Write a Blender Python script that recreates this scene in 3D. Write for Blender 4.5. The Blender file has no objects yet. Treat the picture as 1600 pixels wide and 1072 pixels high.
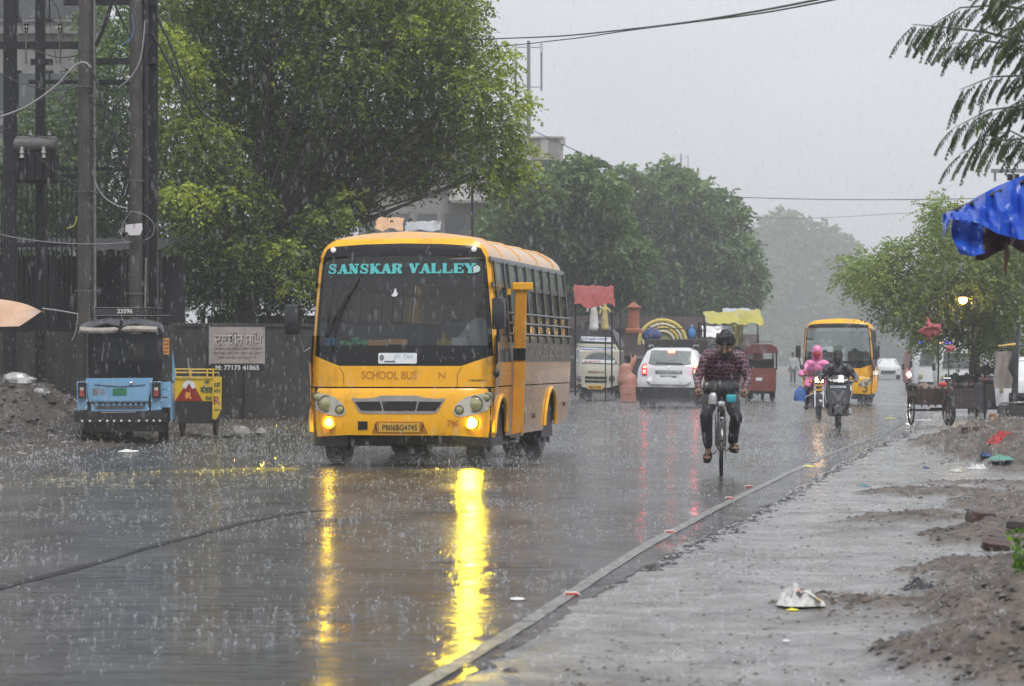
import bpy, bmesh, math, random
import numpy as np
from mathutils import Vector, Matrix, noise
random.seed(7); R = np.random.default_rng(11)
SC = bpy.context.scene; COL = SC.collection
F = 4300.0; HZ = 562.0; CH = 1.35          # focal length in photo pixels, horizon row, camera height
# ---------------- camera ----------------
cd = bpy.data.cameras.new('camera'); cam = bpy.data.objects.new('camera', cd); COL.objects.link(cam)
cam.location = (0, 0, CH); cam.rotation_euler = (math.radians(90), 0, 0)
cd.sensor_width = 36; cd.lens = 36 * F / 1600; cd.shift_y = (HZ - 536) / 1600; cd.clip_start = 0.1; cd.clip_end = 5000
SC.camera = cam
cd.dof.use_dof = True; cd.dof.focus_distance = 36; cd.dof.aperture_fstop = 5.6
# ---------------- sky, sun, exposure ----------------
SUN_EL, SUN_AZ = math.radians(58), math.radians(200)
w = bpy.data.worlds.new('World'); SC.world = w; w.use_nodes = True
nt = w.node_tree; nt.nodes.clear()
out = nt.nodes.new('ShaderNodeOutputWorld'); bg = nt.nodes.new('ShaderNodeBackground')
sky = nt.nodes.new('ShaderNodeTexSky'); sky.sky_type = 'NISHITA'; sky.sun_disc = False
sky.sun_elevation = SUN_EL; sky.sun_rotation = SUN_AZ; sky.air_density = 1.0; sky.dust_density = 4.0; sky.ozone_density = 1.0
hs = nt.nodes.new('ShaderNodeHueSaturation'); hs.inputs['Saturation'].default_value = 0.12
nt.links.new(sky.outputs[0], hs.inputs['Color'])
tc = nt.nodes.new('ShaderNodeTexCoord'); mp = nt.nodes.new('ShaderNodeMapping'); mp.inputs['Scale'].default_value = (1, 1, 2.5)
nz = nt.nodes.new('ShaderNodeTexNoise'); nz.inputs['Scale'].default_value = 3.0; nz.inputs['Detail'].default_value = 4
nt.links.new(tc.outputs['Generated'], mp.inputs[0]); nt.links.new(mp.outputs[0], nz.inputs['Vector'])
cr = nt.nodes.new('ShaderNodeValToRGB'); cr.color_ramp.elements[0].position = .3; cr.color_ramp.elements[1].position = .75
cr.color_ramp.elements[0].color = (5.6, 5.85, 6.4, 1); cr.color_ramp.elements[1].color = (6.9, 7.1, 7.5, 1)
nt.links.new(nz.outputs['Fac'], cr.inputs[0])
mx = nt.nodes.new('ShaderNodeMix'); mx.data_type = 'RGBA'; mx.inputs[0].default_value = 0.85
nt.links.new(hs.outputs[0], mx.inputs[6]); nt.links.new(cr.outputs[0], mx.inputs[7])
nt.links.new(mx.outputs[2], bg.inputs['Color']); bg.inputs['Strength'].default_value = 0.085
nt.links.new(bg.outputs[0], out.inputs['Surface'])
sl = bpy.data.lights.new('sun', 'SUN'); sl.energy = 1.5; sl.angle = math.radians(25); sl.color = (1, .97, .93)
so = bpy.data.objects.new('sun', sl); COL.objects.link(so)
so.rotation_euler = (math.radians(90) - SUN_EL, 0, math.radians(20)); so.location = (0, 0, 40)
SC.view_settings.view_transform = 'Standard'; SC.view_settings.look = 'None'
SC.view_settings.exposure = 0.7; SC.view_settings.gamma = 1; SC.view_settings.use_curve_mapping = False
SC.cycles.max_bounces = 7; SC.cycles.diffuse_bounces = 2; SC.cycles.glossy_bounces = 3; SC.cycles.transparent_max_bounces = 12
SC.cycles.transmission_bounces = 2; SC.cycles.volume_bounces = 1; SC.cycles.sample_clamp_indirect = 6; SC.cycles.sample_clamp_direct = 0
SC.cycles.caustics_reflective = False; SC.cycles.caustics_refractive = False
SC.cycles.blur_glossy = 0.3
# ---------------- helpers ----------------
def W(px, py, D): return Vector(((px - 800) / F * D, D, CH - (py - HZ) / F * D))
def G(px, py, z=0):
    D = (CH - z) * F / (py - HZ); return Vector(((px - 800) / F * D, D, z))
def interp(y, pts):
    ys = [p[0] for p in pts]; xs = [p[1] for p in pts]
    return float(np.interp(y, ys, xs)) if ys[0] <= y <= ys[-1] else (xs[0] + (y - ys[0]) * (xs[1] - xs[0]) / (ys[1] - ys[0]) if y < ys[0] else xs[-1] + (y - ys[-1]) * (xs[-1] - xs[-2]) / (ys[-1] - ys[-2]))
def smooth_curve(pts, step=1.0):
    from itertools import pairwise
    out = []
    n = len(pts)
    for i in range(n - 1):
        p0 = pts[max(0, i - 1)]; p1 = pts[i]; p2 = pts[i + 1]; p3 = pts[min(n - 1, i + 2)]
        m1 = (p2[1] - p0[1]) / (p2[0] - p0[0]); m2 = (p3[1] - p1[1]) / (p3[0] - p1[0]); h = p2[0] - p1[0]
        k = max(2, int(h / step))
        for j in range(k):
            t = j / k
            out.append((p1[0] + t * h, (2*t**3 - 3*t**2 + 1) * p1[1] + (t**3 - 2*t**2 + t) * h * m1 + (-2*t**3 + 3*t**2) * p2[1] + (t**3 - t**2) * h * m2))
    out.append(pts[-1]); return out
MATS = {}
def M(name, col, rough=.5, metal=0, var=.15, vs=6, bump=0, bs=40, coat=0, emit=None, es=0, dirt=None, dirts=3, dirtamt=.5, spec=.5, alpha=1, trans=0, sss=0):
    if name in MATS: return MATS[name]
    m = bpy.data.materials.new(name); m.use_nodes = True; t = m.node_tree; b = t.nodes['Principled BSDF']
    b.inputs['Roughness'].default_value = rough; b.inputs['Metallic'].default_value = metal
    b.inputs['Coat Weight'].default_value = coat; b.inputs['Coat Roughness'].default_value = .08
    b.inputs['Specular IOR Level'].default_value = spec; b.inputs['Alpha'].default_value = alpha
    b.inputs['Transmission Weight'].default_value = trans
    b.inputs['Base Color'].default_value = (*col, 1)
    tcn = t.nodes.new('ShaderNodeTexCoord')
    if var or dirt:
        n = t.nodes.new('ShaderNodeTexNoise'); n.inputs['Scale'].default_value = vs; n.inputs['Detail'].default_value = 6; n.inputs['Roughness'].default_value = .65
        t.links.new(tcn.outputs['Object'], n.inputs['Vector'])
        r = t.nodes.new('ShaderNodeValToRGB'); r.color_ramp.elements[0].position = .3; r.color_ramp.elements[1].position = .7
        r.color_ramp.elements[0].color = (*[c * (1 - var) for c in col], 1); r.color_ramp.elements[1].color = (*[min(1, c * (1 + var)) for c in col], 1)
        t.links.new(n.outputs['Fac'], r.inputs[0]); last = r.outputs[0]
        if dirt:
            n2 = t.nodes.new('ShaderNodeTexNoise'); n2.inputs['Scale'].default_value = dirts; n2.inputs['Detail'].default_value = 9; n2.inputs['Roughness'].default_value = .7
            mp_ = t.nodes.new('ShaderNodeMapping'); mp_.inputs['Scale'].default_value = (1, 1, .35); t.links.new(tcn.outputs['Object'], mp_.inputs[0])
            t.links.new(mp_.outputs[0], n2.inputs['Vector'])
            r2 = t.nodes.new('ShaderNodeValToRGB'); r2.color_ramp.elements[0].position = .62 - dirtamt * .3; r2.color_ramp.elements[1].position = .78 - dirtamt * .2
            t.links.new(n2.outputs['Fac'], r2.inputs[0])
            mm = t.nodes.new('ShaderNodeMix'); mm.data_type = 'RGBA'; mm.inputs[7].default_value = (*dirt, 1)
            t.links.new(r2.outputs[0], mm.inputs[0]); t.links.new(last, mm.inputs[6]); last = mm.outputs[2]
        t.links.new(last, b.inputs['Base Color'])
        ma = t.nodes.new('ShaderNodeMapRange'); ma.inputs[3].default_value = max(.02, rough * .7); ma.inputs[4].default_value = min(1, rough * 1.3)
        t.links.new(n.outputs['Fac'], ma.inputs[0]); t.links.new(ma.outputs[0], b.inputs['Roughness'])
    if bump:
        n3 = t.nodes.new('ShaderNodeTexNoise'); n3.inputs['Scale'].default_value = bs; n3.inputs['Detail'].default_value = 5
        t.links.new(tcn.outputs['Object'], n3.inputs['Vector'])
        bp = t.nodes.new('ShaderNodeBump'); bp.inputs['Strength'].default_value = bump; bp.inputs['Distance'].default_value = .02
        t.links.new(n3.outputs['Fac'], bp.inputs['Height']); t.links.new(bp.outputs[0], b.inputs['Normal'])
    if emit: b.inputs['Emission Color'].default_value = (*emit, 1); b.inputs['Emission Strength'].default_value = es
    MATS[name] = m; return m
def Mglass(name, tint=(.5, .55, .55), rough=.03, refl=1.0):
    if name in MATS: return MATS[name]
    m = bpy.data.materials.new(name); m.use_nodes = True; t = m.node_tree; t.nodes.clear()
    o = t.nodes.new('ShaderNodeOutputMaterial'); tr = t.nodes.new('ShaderNodeBsdfTransparent'); tr.inputs[0].default_value = (*tint, 1)
    gl = t.nodes.new('ShaderNodeBsdfGlossy'); gl.inputs['Roughness'].default_value = rough; gl.inputs['Color'].default_value = (refl, refl, refl, 1)
    fr = t.nodes.new('ShaderNodeFresnel'); fr.inputs['IOR'].default_value = 1.5
    tcn = t.nodes.new('ShaderNodeTexCoord'); n = t.nodes.new('ShaderNodeTexNoise'); n.inputs['Scale'].default_value = 60; n.inputs['Detail'].default_value = 3
    t.links.new(tcn.outputs['Object'], n.inputs['Vector'])
    bp = t.nodes.new('ShaderNodeBump'); bp.inputs['Strength'].default_value = .12; bp.inputs['Distance'].default_value = .01
    t.links.new(n.outputs['Fac'], bp.inputs['Height']); t.links.new(bp.outputs[0], gl.inputs['Normal']); 
    mxx = t.nodes.new('ShaderNodeMixShader'); t.links.new(fr.outputs[0], mxx.inputs[0]); t.links.new(tr.outputs[0], mxx.inputs[1]); t.links.new(gl.outputs[0], mxx.inputs[2])
    # thin film of rain water: pale diffuse speckle
    di = t.nodes.new('ShaderNodeBsdfDiffuse'); di.inputs[0].default_value = (.6, .62, .64, 1)
    n2 = t.nodes.new('ShaderNodeTexNoise'); n2.inputs['Scale'].default_value = 90; n2.inputs['Detail'].default_value = 2; t.links.new(tcn.outputs['Object'], n2.inputs['Vector'])
    r = t.nodes.new('ShaderNodeMapRange'); r.inputs[1].default_value = .66; r.inputs[2].default_value = .8; r.inputs[3].default_value = .04; r.inputs[4].default_value = .45
    t.links.new(n2.outputs['Fac'], r.inputs[0])
    m2 = t.nodes.new('ShaderNodeMixShader'); t.links.new(r.outputs[0], m2.inputs[0]); t.links.new(mxx.outputs[0], m2.inputs[1]); t.links.new(di.outputs[0], m2.inputs[2])
    t.links.new(m2.outputs[0], o.inputs[0]); MATS[name] = m; return m
def Memit(name, col, s):
    if name in MATS: return MATS[name]
    m = bpy.data.materials.new(name); m.use_nodes = True; t = m.node_tree; b = t.nodes['Principled BSDF']
    b.inputs['Base Color'].default_value = (*col, 1); b.inputs['Emission Color'].default_value = (*col, 1); b.inputs['Emission Strength'].default_value = s
    MATS[name] = m; return m
def link(name, me, mat, parent=None, smooth=True, ang=35, loc=None):
    o = bpy.data.objects.new(name, me); COL.objects.link(o)
    if mat: me.materials.append(mat)
    if smooth and len(me.polygons):
        me.polygons.foreach_set('use_smooth', [True] * len(me.polygons)); me.set_sharp_from_angle(angle=math.radians(ang))
    if parent: o.parent = parent
    if loc is not None: o.location = loc
    return o
def tag(o, label=None, cat=None, group=None, kind=None):
    if label: o['label'] = label
    if cat: o['category'] = cat
    if group: o['group'] = group
    if kind: o['kind'] = kind
    return o
def thing(name, label, cat, loc=(0, 0, 0), rz=0, group=None):
    o = bpy.data.objects.new(name, None); COL.objects.link(o); o.location = loc; o.rotation_euler = (0, 0, rz); o.empty_display_size = .2
    return tag(o, label, cat, group)
def frame_from(d):
    d = d.normalized(); a = Vector((0, 0, 1)) if abs(d.z) < .95 else Vector((1, 0, 0))
    u = d.cross(a).normalized(); return u, d.cross(u).normalized()
class B:
    def __init__(s): s.bm = bmesh.new()
    def box(s, c, d, rot=None, bev=0, seg=1, taper=None):
        r = bmesh.ops.create_cube(s.bm, size=1); vs = r['verts']
        for v in vs:
            v.co = Vector((v.co.x * d[0], v.co.y * d[1], v.co.z * d[2]))
            if taper and v.co.z > 0: v.co.x *= taper[0]; v.co.y *= taper[1]
        if bev:
            es = list({e for v in vs for e in v.link_edges})
            q = bmesh.ops.bevel(s.bm, geom=es, offset=bev, segments=seg, affect='EDGES', profile=.6); vs = list({v for f in q['faces'] for v in f.verts} | {v for v in vs if v.is_valid})
        mt = Matrix.Translation(Vector(c))
        if rot: mt = mt @ (Matrix.Rotation(rot[2], 4, 'Z') @ Matrix.Rotation(rot[1], 4, 'Y') @ Matrix.Rotation(rot[0], 4, 'X'))
        bmesh.ops.transform(s.bm, matrix=mt, verts=vs); return s
    def tube(s, pts, r, n=6, cap=True):
        pts = [Vector(p) for p in pts]; rs = r if isinstance(r, (list, tuple)) else [r] * len(pts); rings = []; pu = None
        for i, p in enumerate(pts):
            d = pts[min(i + 1, len(pts) - 1)] - pts[max(i - 1, 0)]
            if d.length < 1e-6: d = Vector((0, 0, 1))
            d.normalize()
            if pu is None: u, v = frame_from(d)
            else:
                u = (pu - d * pu.dot(d)); u = u.normalized() if u.length > 1e-5 else frame_from(d)[0]; v = d.cross(u)
            pu = u
            rings.append([s.bm.verts.new(p + (u * math.cos(2 * math.pi * k / n) + v * math.sin(2 * math.pi * k / n)) * rs[i]) for k in range(n)])
        for a, b in zip(rings, rings[1:]):
            for k in range(n): s.bm.faces.new((a[k], a[(k + 1) % n], b[(k + 1) % n], b[k]))
        if cap and n > 2: s.bm.faces.new(rings[0][::-1]); s.bm.faces.new(rings[-1])
        return s
    def cyl(s, p0, p1, r0, r1=None, n=12): return s.tube([p0, p1], [r0, r0 if r1 is None else r1], n)
    def lathe(s, prof, origin, axis='z', n=20):      # prof: (radius, height along axis)
        O = Vector(origin); ax = {'x': (Vector((1,0,0)), Vector((0,1,0)), Vector((0,0,1))), 'y': (Vector((0,1,0)), Vector((0,0,1)), Vector((1,0,0))), 'z': (Vector((0,0,1)), Vector((1,0,0)), Vector((0,1,0)))}[axis] if isinstance(axis, str) else (axis.normalized(), *frame_from(axis))
        rings = [[s.bm.verts.new(O + ax[0] * h + (ax[1] * math.cos(2*math.pi*k/n) + ax[2] * math.sin(2*math.pi*k/n)) * max(r, 1e-4)) for k in range(n)] for r, h in prof]
        for a, b in zip(rings, rings[1:]):
            for k in range(n): s.bm.faces.new((a[k], a[(k+1) % n], b[(k+1) % n], b[k]))
        return s
    def ball(s, c, r, n=10, m=7):
        rr = r if isinstance(r, (list, tuple)) else (r, r, r)
        q = bmesh.ops.create_uvsphere(s.bm, u_segments=n, v_segments=m, radius=1)
        for v in q['verts']: v.co = Vector((v.co.x * rr[0], v.co.y * rr[1], v.co.z * rr[2])) + Vector(c)
        return s
    def grid(s, rows, close=False, flip=False):
        vs = [[s.bm.verts.new(p) for p in r] for r in rows]
        for a, b in zip(vs, vs[1:]):
            n = len(a)
            for k in range(n if close else n - 1):
                f = (a[k], a[(k+1) % n], b[(k+1) % n], b[k]); s.bm.faces.new(f[::-1] if flip else f)
        return s
    def patch(s, poly, mapf, thick=.01, step=.25):
        b2 = bmesh.new(); vs = [b2.verts.new((p[0], 0, p[1])) for p in poly]
        es = [b2.edges.new((vs[i], vs[(i+1) % len(vs)])) for i in range(len(vs))]
        bmesh.ops.triangle_fill(b2, use_beauty=True, use_dissolve=False, edges=es)
        xs = [p[0] for p in poly]; zs = [p[1] for p in poly]
        if step:
            for lo, hi, nrm in ((min(xs), max(xs), Vector((1,0,0))), (min(zs), max(zs), Vector((0,0,1)))):
                k = math.ceil(lo / step) * step
                while k < hi:
                    bmesh.ops.bisect_plane(b2, geom=b2.verts[:] + b2.edges[:] + b2.faces[:], plane_co=nrm * k, plane_no=nrm); k += step
        b2.normal_update()
        top = {v: s.bm.verts.new(mapf(v.co.x, v.co.z, thick)) for v in b2.verts}
        for f in b2.faces:
            try: s.bm.faces.new([top[v] for v in f.verts])
            except ValueError: pass
        if thick:
            bot = {}
            for e in b2.edges:
                if len(e.link_faces) == 1:
                    for v in e.verts:
                        if v not in bot: bot[v] = s.bm.verts.new(mapf(v.co.x, v.co.z, 0))
                    a, b = e.verts; s.bm.faces.new((top[a], top[b], bot[b], bot[a]))
        b2.free(); return s
    def build(s, name, mat, parent=None, smooth=True, ang=35, loc=None, fix=True):
        if fix: bmesh.ops.recalc_face_normals(s.bm, faces=s.bm.faces[:])
        me = bpy.data.meshes.new(name); s.bm.to_mesh(me); s.bm.free(); return link(name, me, mat, parent, smooth, ang, loc)
def rpoly(pts, r, n=4):
    out = []; L = len(pts)
    for i in range(L):
        p = Vector(pts[i]); a = Vector(pts[i-1]) - p; b = Vector(pts[(i+1) % L]) - p
        rr = r[i] if isinstance(r, (list, tuple)) else r; rr = min(rr, a.length * .49, b.length * .49)
        if rr < 1e-4: out.append(tuple(p)); continue
        p0 = p + a.normalized() * rr; p1 = p + b.normalized() * rr
        for k in range(n + 1):
            t = k / n; out.append(tuple((1-t)**2 * p0 + 2*t*(1-t) * p + t*t * p1))
    return out
def rect(x0, z0, x1, z1, r=0): return rpoly([(x0, z0), (x1, z0), (x1, z1), (x0, z1)], r) if r else [(x0, z0), (x1, z0), (x1, z1), (x0, z1)]
def disc(cx, cz, rx, rz=None, n=16, a0=0): rz = rz or rx; return [(cx + rx * math.cos(2*math.pi*k/n + a0), cz + rz * math.sin(2*math.pi*k/n + a0)) for k in range(n)]
def flat(y=0): return lambda x, z, o: Vector((x, y - o, z))     # a plate facing -Y
def lettering(txt, x0, x1, z0, z1, mapf, off, mat, parent, bold=.0, name='lettering', serif=False, extr=.002, jit=0):
    c = bpy.data.curves.new('t', 'FONT'); c.body = txt; c.size = 1; c.offset = bold; c.resolution_u = 3
    o = bpy.data.objects.new('t', c); COL.objects.link(o); bpy.context.view_layer.update()
    me = bpy.data.meshes.new_from_object(o.evaluated_get(bpy.context.evaluated_depsgraph_get())); bpy.data.objects.remove(o); bpy.data.curves.remove(c)
    if not len(me.vertices): return None
    co = np.array([v.co[:] for v in me.vertices]); lo = co.min(0); hi = co.max(0)
    for v in me.vertices:
        x = x0 + (v.co.x - lo[0]) / (hi[0] - lo[0]) * (x1 - x0); z = z0 + (v.co.y - lo[1]) / (hi[1] - lo[1]) * (z1 - z0)
        if jit: z += jit * noise.noise(Vector((x * 9, z * 9, 3)))
        v.co = mapf(x, z, off + extr)
    me.name = name; return link(name, me, mat, parent, False)
def copy_tree(o, parent=None):
    c = o.copy(); COL.objects.link(c); c.parent = parent
    for ch in list(o.children): copy_tree(ch, c)
    return c
def lerp(a, b, t): return a + (b - a) * t
# ---------------- shared materials ----------------
BLACK = M('black_rubber', (.012, .012, .013), .45, bump=.1)
TYRE = M('tyre_rubber', (.018, .018, .019), .42, bump=.3, bs=25)
IRON = M('dark_iron', (.02, .02, .022), .4, .6, var=.3, bump=.15)
STEEL = M('dull_steel', (.32, .32, .33), .3, .9, var=.2)
CHROME = M('chrome', (.7, .7, .72), .12, 1, var=.05)
DARKP = M('black_paint', (.014, .014, .016), .22, var=.3, coat=.4)
WHITEP = M('white_paint', (.72, .73, .74), .3, var=.06, vs=3, coat=.3, dirt=(.45, .44, .42), dirtamt=.2)
# ---------------- road geometry ----------------
RE = smooth_curve([(-30, -7.6), (0, -2.6), (11.4, -.42), (21.8, 1.24), (40.6, 4.72), (52.8, 7.2), (80, 12.0), (120, 17.8), (200, 29.5), (400, 56), (900, 120)], 2)  # painted edge line
LE = smooth_curve([(-30, -17), (0, -13), (20, -9.8), (38, -7), (56, -4.2), (92, 1.6), (120, 6), (200, 19), (400, 46), (900, 110)], 2)
re_ = lambda y: interp(y, RE); le_ = lambda y: interp(y, LE)
def rowsy():
    y = -12.0; out = []
    while y < 900:
        out.append(y); y += .12 if 9 < y < 30 else (.25 if y < 60 else (1 if y < 130 else y * .03))
    return out
YS = rowsy()
fb = lambda x, y, s, o=0: noise.noise(Vector((x * s, y * s, o)))
def wet_road_mat():
    m = bpy.data.materials.new('wet_asphalt'); m.use_nodes = True; t = m.node_tree; b = t.nodes['Principled BSDF']; L = t.links.new
    g = t.nodes.new('ShaderNodeNewGeometry')
    def nz_(s, d=4, sc=(1, 1, 1), r=.6):
        mp_ = t.nodes.new('ShaderNodeMapping'); mp_.inputs['Scale'].default_value = sc; L(g.outputs['Position'], mp_.inputs[0])
        n = t.nodes.new('ShaderNodeTexNoise'); n.inputs['Scale'].default_value = s; n.inputs['Detail'].default_value = d; n.inputs['Roughness'].default_value = r; L(mp_.outputs[0], n.inputs['Vector']); return n.outputs['Fac']
    def mr(x, a, b_, c, d):
        q = t.nodes.new('ShaderNodeMapRange'); q.inputs[1].default_value = a; q.inputs[2].default_value = b_; q.inputs[3].default_value = c; q.inputs[4].default_value = d; L(x, q.inputs[0]); return q.outputs[0]
    r = t.nodes.new('ShaderNodeValToRGB'); r.color_ramp.elements[0].position = .35; r.color_ramp.elements[1].position = .68
    r.color_ramp.elements[0].color = (.020, .020, .020, 1); r.color_ramp.elements[1].color = (.085, .084, .083, 1)
    L(nz_(1.2, 9, (1, .6, 1), .7), r.inputs[0]); L(r.outputs[0], b.inputs['Base Color'])
    L(mr(nz_(.9, 6, (1, .35, 1)),   .35, .65, .04, .26), b.inputs['Roughness'])
    b.inputs['IOR'].default_value = 1.38; b.inputs['Specular IOR Level'].default_value = .6
    def bmp(h, s, d, prev=None):
        q = t.nodes.new('ShaderNodeBump'); q.inputs['Strength'].default_value = s; q.inputs['Distance'].default_value = d; L(h, q.inputs['Height'])
        if prev: L(prev, q.inputs['Normal'])
        return q.outputs[0]
    v = t.nodes.new('ShaderNodeTexVoronoi'); v.inputs['Scale'].default_value = 11; L(g.outputs['Position'], v.inputs['Vector'])
    p = bmp(nz_(1.6, 3, (.4, 1, 1)), .6, .045); p = bmp(nz_(13, 4, (.3, 1, 1)), .9, .034, p); p = bmp(mr(v.outputs['Distance'], .0, .35, 1, 0), .3, .003, p); p = bmp(nz_(60, 2, (.5, 1, 1)), .4, .0014, p)
    p = bmp(nz_(5.5, 3, (.22, 1, 1)), .9, .06, p); p = bmp(nz_(28, 3, (.4, 1, 1)), .5, .005, p); L(p, b.inputs['Normal']); return m
def wet_shoulder_mat():
    m = bpy.data.materials.new('wet_concrete_and_mud'); m.use_nodes = True; t = m.node_tree; b = t.nodes['Principled BSDF']; L = t.links.new
    g = t.nodes.new('ShaderNodeNewGeometry'); at = t.nodes.new('ShaderNodeAttribute'); at.attribute_name = 'mud'
    def nz_(s, d=6, r=.65):
        n = t.nodes.new('ShaderNodeTexNoise'); n.inputs['Scale'].default_value = s; n.inputs['Detail'].default_value = d; n.inputs['Roughness'].default_value = r; L(g.outputs['Position'], n.inputs['Vector']); return n.outputs['Fac']
    def ramp(x, p0, c0, p1, c1):
        r = t.nodes.new('ShaderNodeValToRGB'); r.color_ramp.elements[0].position = p0; r.color_ramp.elements[1].position = p1; r.color_ramp.elements[0].color = (*c0, 1); r.color_ramp.elements[1].color = (*c1, 1); L(x, r.inputs[0]); return r.outputs[0]
    c1 = ramp(nz_(2.2), .3, (.11, .108, .105), .7, (.36, .355, .35)); c2 = ramp(nz_(5, 8), .3, (.03, .023, .018), .72, (.20, .16, .13))
    mx_ = t.nodes.new('ShaderNodeMix'); mx_.data_type = 'RGBA'; L(at.outputs['Fac'], mx_.inputs[0]); L(c1, mx_.inputs[6]); L(c2, mx_.inputs[7])
    sp = ramp(nz_(15, 8, .8), .55, (0, 0, 0), .63, (1, 1, 1)); m2 = t.nodes.new('ShaderNodeMix'); m2.data_type = 'RGBA'; m2.inputs[7].default_value = (.035, .03, .027, 1)
    L(sp, m2.inputs[0]); L(mx_.outputs[2], m2.inputs[6]); L(m2.outputs[2], b.inputs['Base Color'])
    q = t.nodes.new('ShaderNodeMapRange'); q.inputs[3].default_value = .17; q.inputs[4].default_value = .5; L(at.outputs['Fac'], q.inputs[0])
    ad = t.nodes.new('ShaderNodeMath'); ad.operation = 'ADD'; L(q.outputs[0], ad.inputs[0]); 
    q2 = t.nodes.new('ShaderNodeMapRange'); q2.inputs[1].default_value = .4; q2.inputs[2].default_value = .7; q2.inputs[3].default_value = 0; q2.inputs[4].default_value = .2; L(nz_(3), q2.inputs[0]); L(q2.outputs[0], ad.inputs[1])
    L(ad.outputs[0], b.inputs['Roughness'])
    bp = t.nodes.new('ShaderNodeBump'); bp.inputs['Strength'].default_value = .6; bp.inputs['Distance'].default_value = .03; L(nz_(12, 9, .75), bp.inputs['Height'])
    b3 = t.nodes.new('ShaderNodeBump'); b3.inputs['Strength'].default_value = .6; b3.inputs['Distance'].default_value = .004; L(nz_(70, 3), b3.inputs['Height']); L(bp.outputs[0], b3.inputs['Normal'])
    L(b3.outputs[0], b.inputs['Normal']); return m
ROADM = wet_road_mat(); SHM = wet_shoulder_mat()
def strip(name, xs_of_y, hfun, mat, ys, attr=None):
    rows = [[(x, y, hfun(x, y)) for x in xs_of_y(y)] for y in ys]
    n = len(rows[0]); co = [p for r in rows for p in r]
    fs = [(i*n+k, i*n+k+1, (i+1)*n+k+1, (i+1)*n+k) for i in range(len(rows)-1) for k in range(n-1)]
    me = bpy.data.meshes.new(name); me.from_pydata(co, [], fs)
    if attr:
        a = me.attributes.new('mud', 'FLOAT', 'POINT'); a.data.foreach_set('value', [attr(*p) for p in co])
    return tag(link(name, me, mat, None, True, 80), kind='structure')
b = B(); b.grid([[(-3000, -200, -.12), (3000, -200, -.12)], [(-3000, 3000, -.12), (3000, 3000, -.12)]])
tag(b.build('ground', M('far_ground', (.12, .11, .09), .5, var=.3, vs=.3, bump=.3, bs=2)), kind='structure')
rut = lambda x, y: .012 * fb(x, y * .25, .9) + .006 * fb(x, y, 1.7, 4)
edge_off = lambda y: float(np.interp(y, [0, 16, 25], [.10, .14, .42])) * 1.0 + .08 * fb(0, y, .6, 9) + .09 * fb(0, y, 2.7, 3) + .05 * fb(0, y, 9, 1)      # tarmac runs a ragged hand's width beyond the line
road_h = lambda x, y: rut(x, y) - .03 * abs((x - (re_(y) + le_(y)) / 2) / 5.5) ** 2
strip('road', lambda y: [lerp(le_(y) - .3 * fb(1, y, .4), re_(y) + edge_off(y), k / 40) for k in range(41)] + [re_(y) + edge_off(y) + .01], lambda x, y: road_h(x, y) - (.06 if x > re_(y) + edge_off(y) + .005 else 0), ROADM, YS)
lw = .09
strip('road_marking', lambda y: [re_(y) - lw/2 + lw * k/3 for k in range(4)], lambda x, y: road_h(x, y) + .005, M('worn_line_paint', (.42, .41, .39), .35, var=.35, vs=9, dirt=(.09, .088, .085), dirts=9, dirtamt=1.0, bump=.8, bs=30), [y for y in YS if y < 37])
strip('road_marking', lambda y: [re_(y) - lw/2 + lw * k/3 for k in range(4)], lambda x, y: road_h(x, y) + .005, M('nearly_gone_line_paint', (.24, .235, .22), .35, var=.35, vs=7, dirt=(.09, .085, .08), dirts=4, dirtamt=1.1), [y for y in YS if 37 <= y < 62])
# long dark seam crossing the near lanes
seam = [G(px, py) for px, py in ((-260, 980), (-90, 942), (0, 918), (80, 897), (160, 877), (240, 853), (300, 838), (360, 822), (420, 808), (470, 800), (520, 797))]
rows = []
for i in range(len(seam) - 1):
    for k in range(14):
        p = seam[i].lerp(seam[i+1], k/14); ww = .26 * min(1, (len(seam) - 1 - i - k/14) * .6) + .02 + .12 * noise.noise(Vector((p.x*2, p.y*2, 1)))
        rows.append([(p.x, p.y - ww, road_h(p.x, p.y-ww) + .004), (p.x, p.y, road_h(p.x, p.y) + .004), (p.x, p.y + ww, road_h(p.x, p.y+ww) + .004)])
b = B(); b.grid(rows); tag(b.build('tar_seam', M('seam_tar', (.014, .014, .014), .5, bump=1, bs=25, spec=.2)), kind='structure')
# right shoulder and mud banks
MOUNDS = []
def mound(px, py, rx, ry, h, a=0): p = G(px, py); MOUNDS.append((p.x, p.y, rx, ry, h, a))
mound(1620, 1020, .62, .95, .17, .2); mound(1760, 960, .9, 1.5, .22); mound(1500, 925, .42, .5, .055); mound(1395, 935, .6, .28, .035); mound(1275, 925, .3, .2, .02)
mound(1650, 900, .8, 1.4, .12); mound(1450, 808, .62, .5, .07); mound(1600, 835, .7, .8, .13); mound(1700, 800, 1, 3, .16); mound(1470, 768, .8, .8, .07); mound(1580, 757, 1.0, 1.4, .05); mound(1530, 722, .8, .6, .03)
mound(1570, 688, 1.0, 2.2, .30); mound(1650, 700, 1.6, 5, .45); mound(1560, 680, .7, 1.5, .22); mound(1800, 720, 2, 8, .6)
def mud_amt(x, y):
    s = 0
    for cx, cy, rx, ry, h, a in MOUNDS:
        dx = x - cx; dy = y - cy
        if abs(dx) > rx * 2.2 or abs(dy) > ry * 2.2: continue
        q = (dx / rx) ** 2 + (dy / ry) ** 2 + .5 * fb(x, y, 2.3, 5) + .25 * fb(x, y, 7, 2)
        if q < 1.6: s = max(s, h * (1 - q / 1.6) ** 1.0)
    return s
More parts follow.
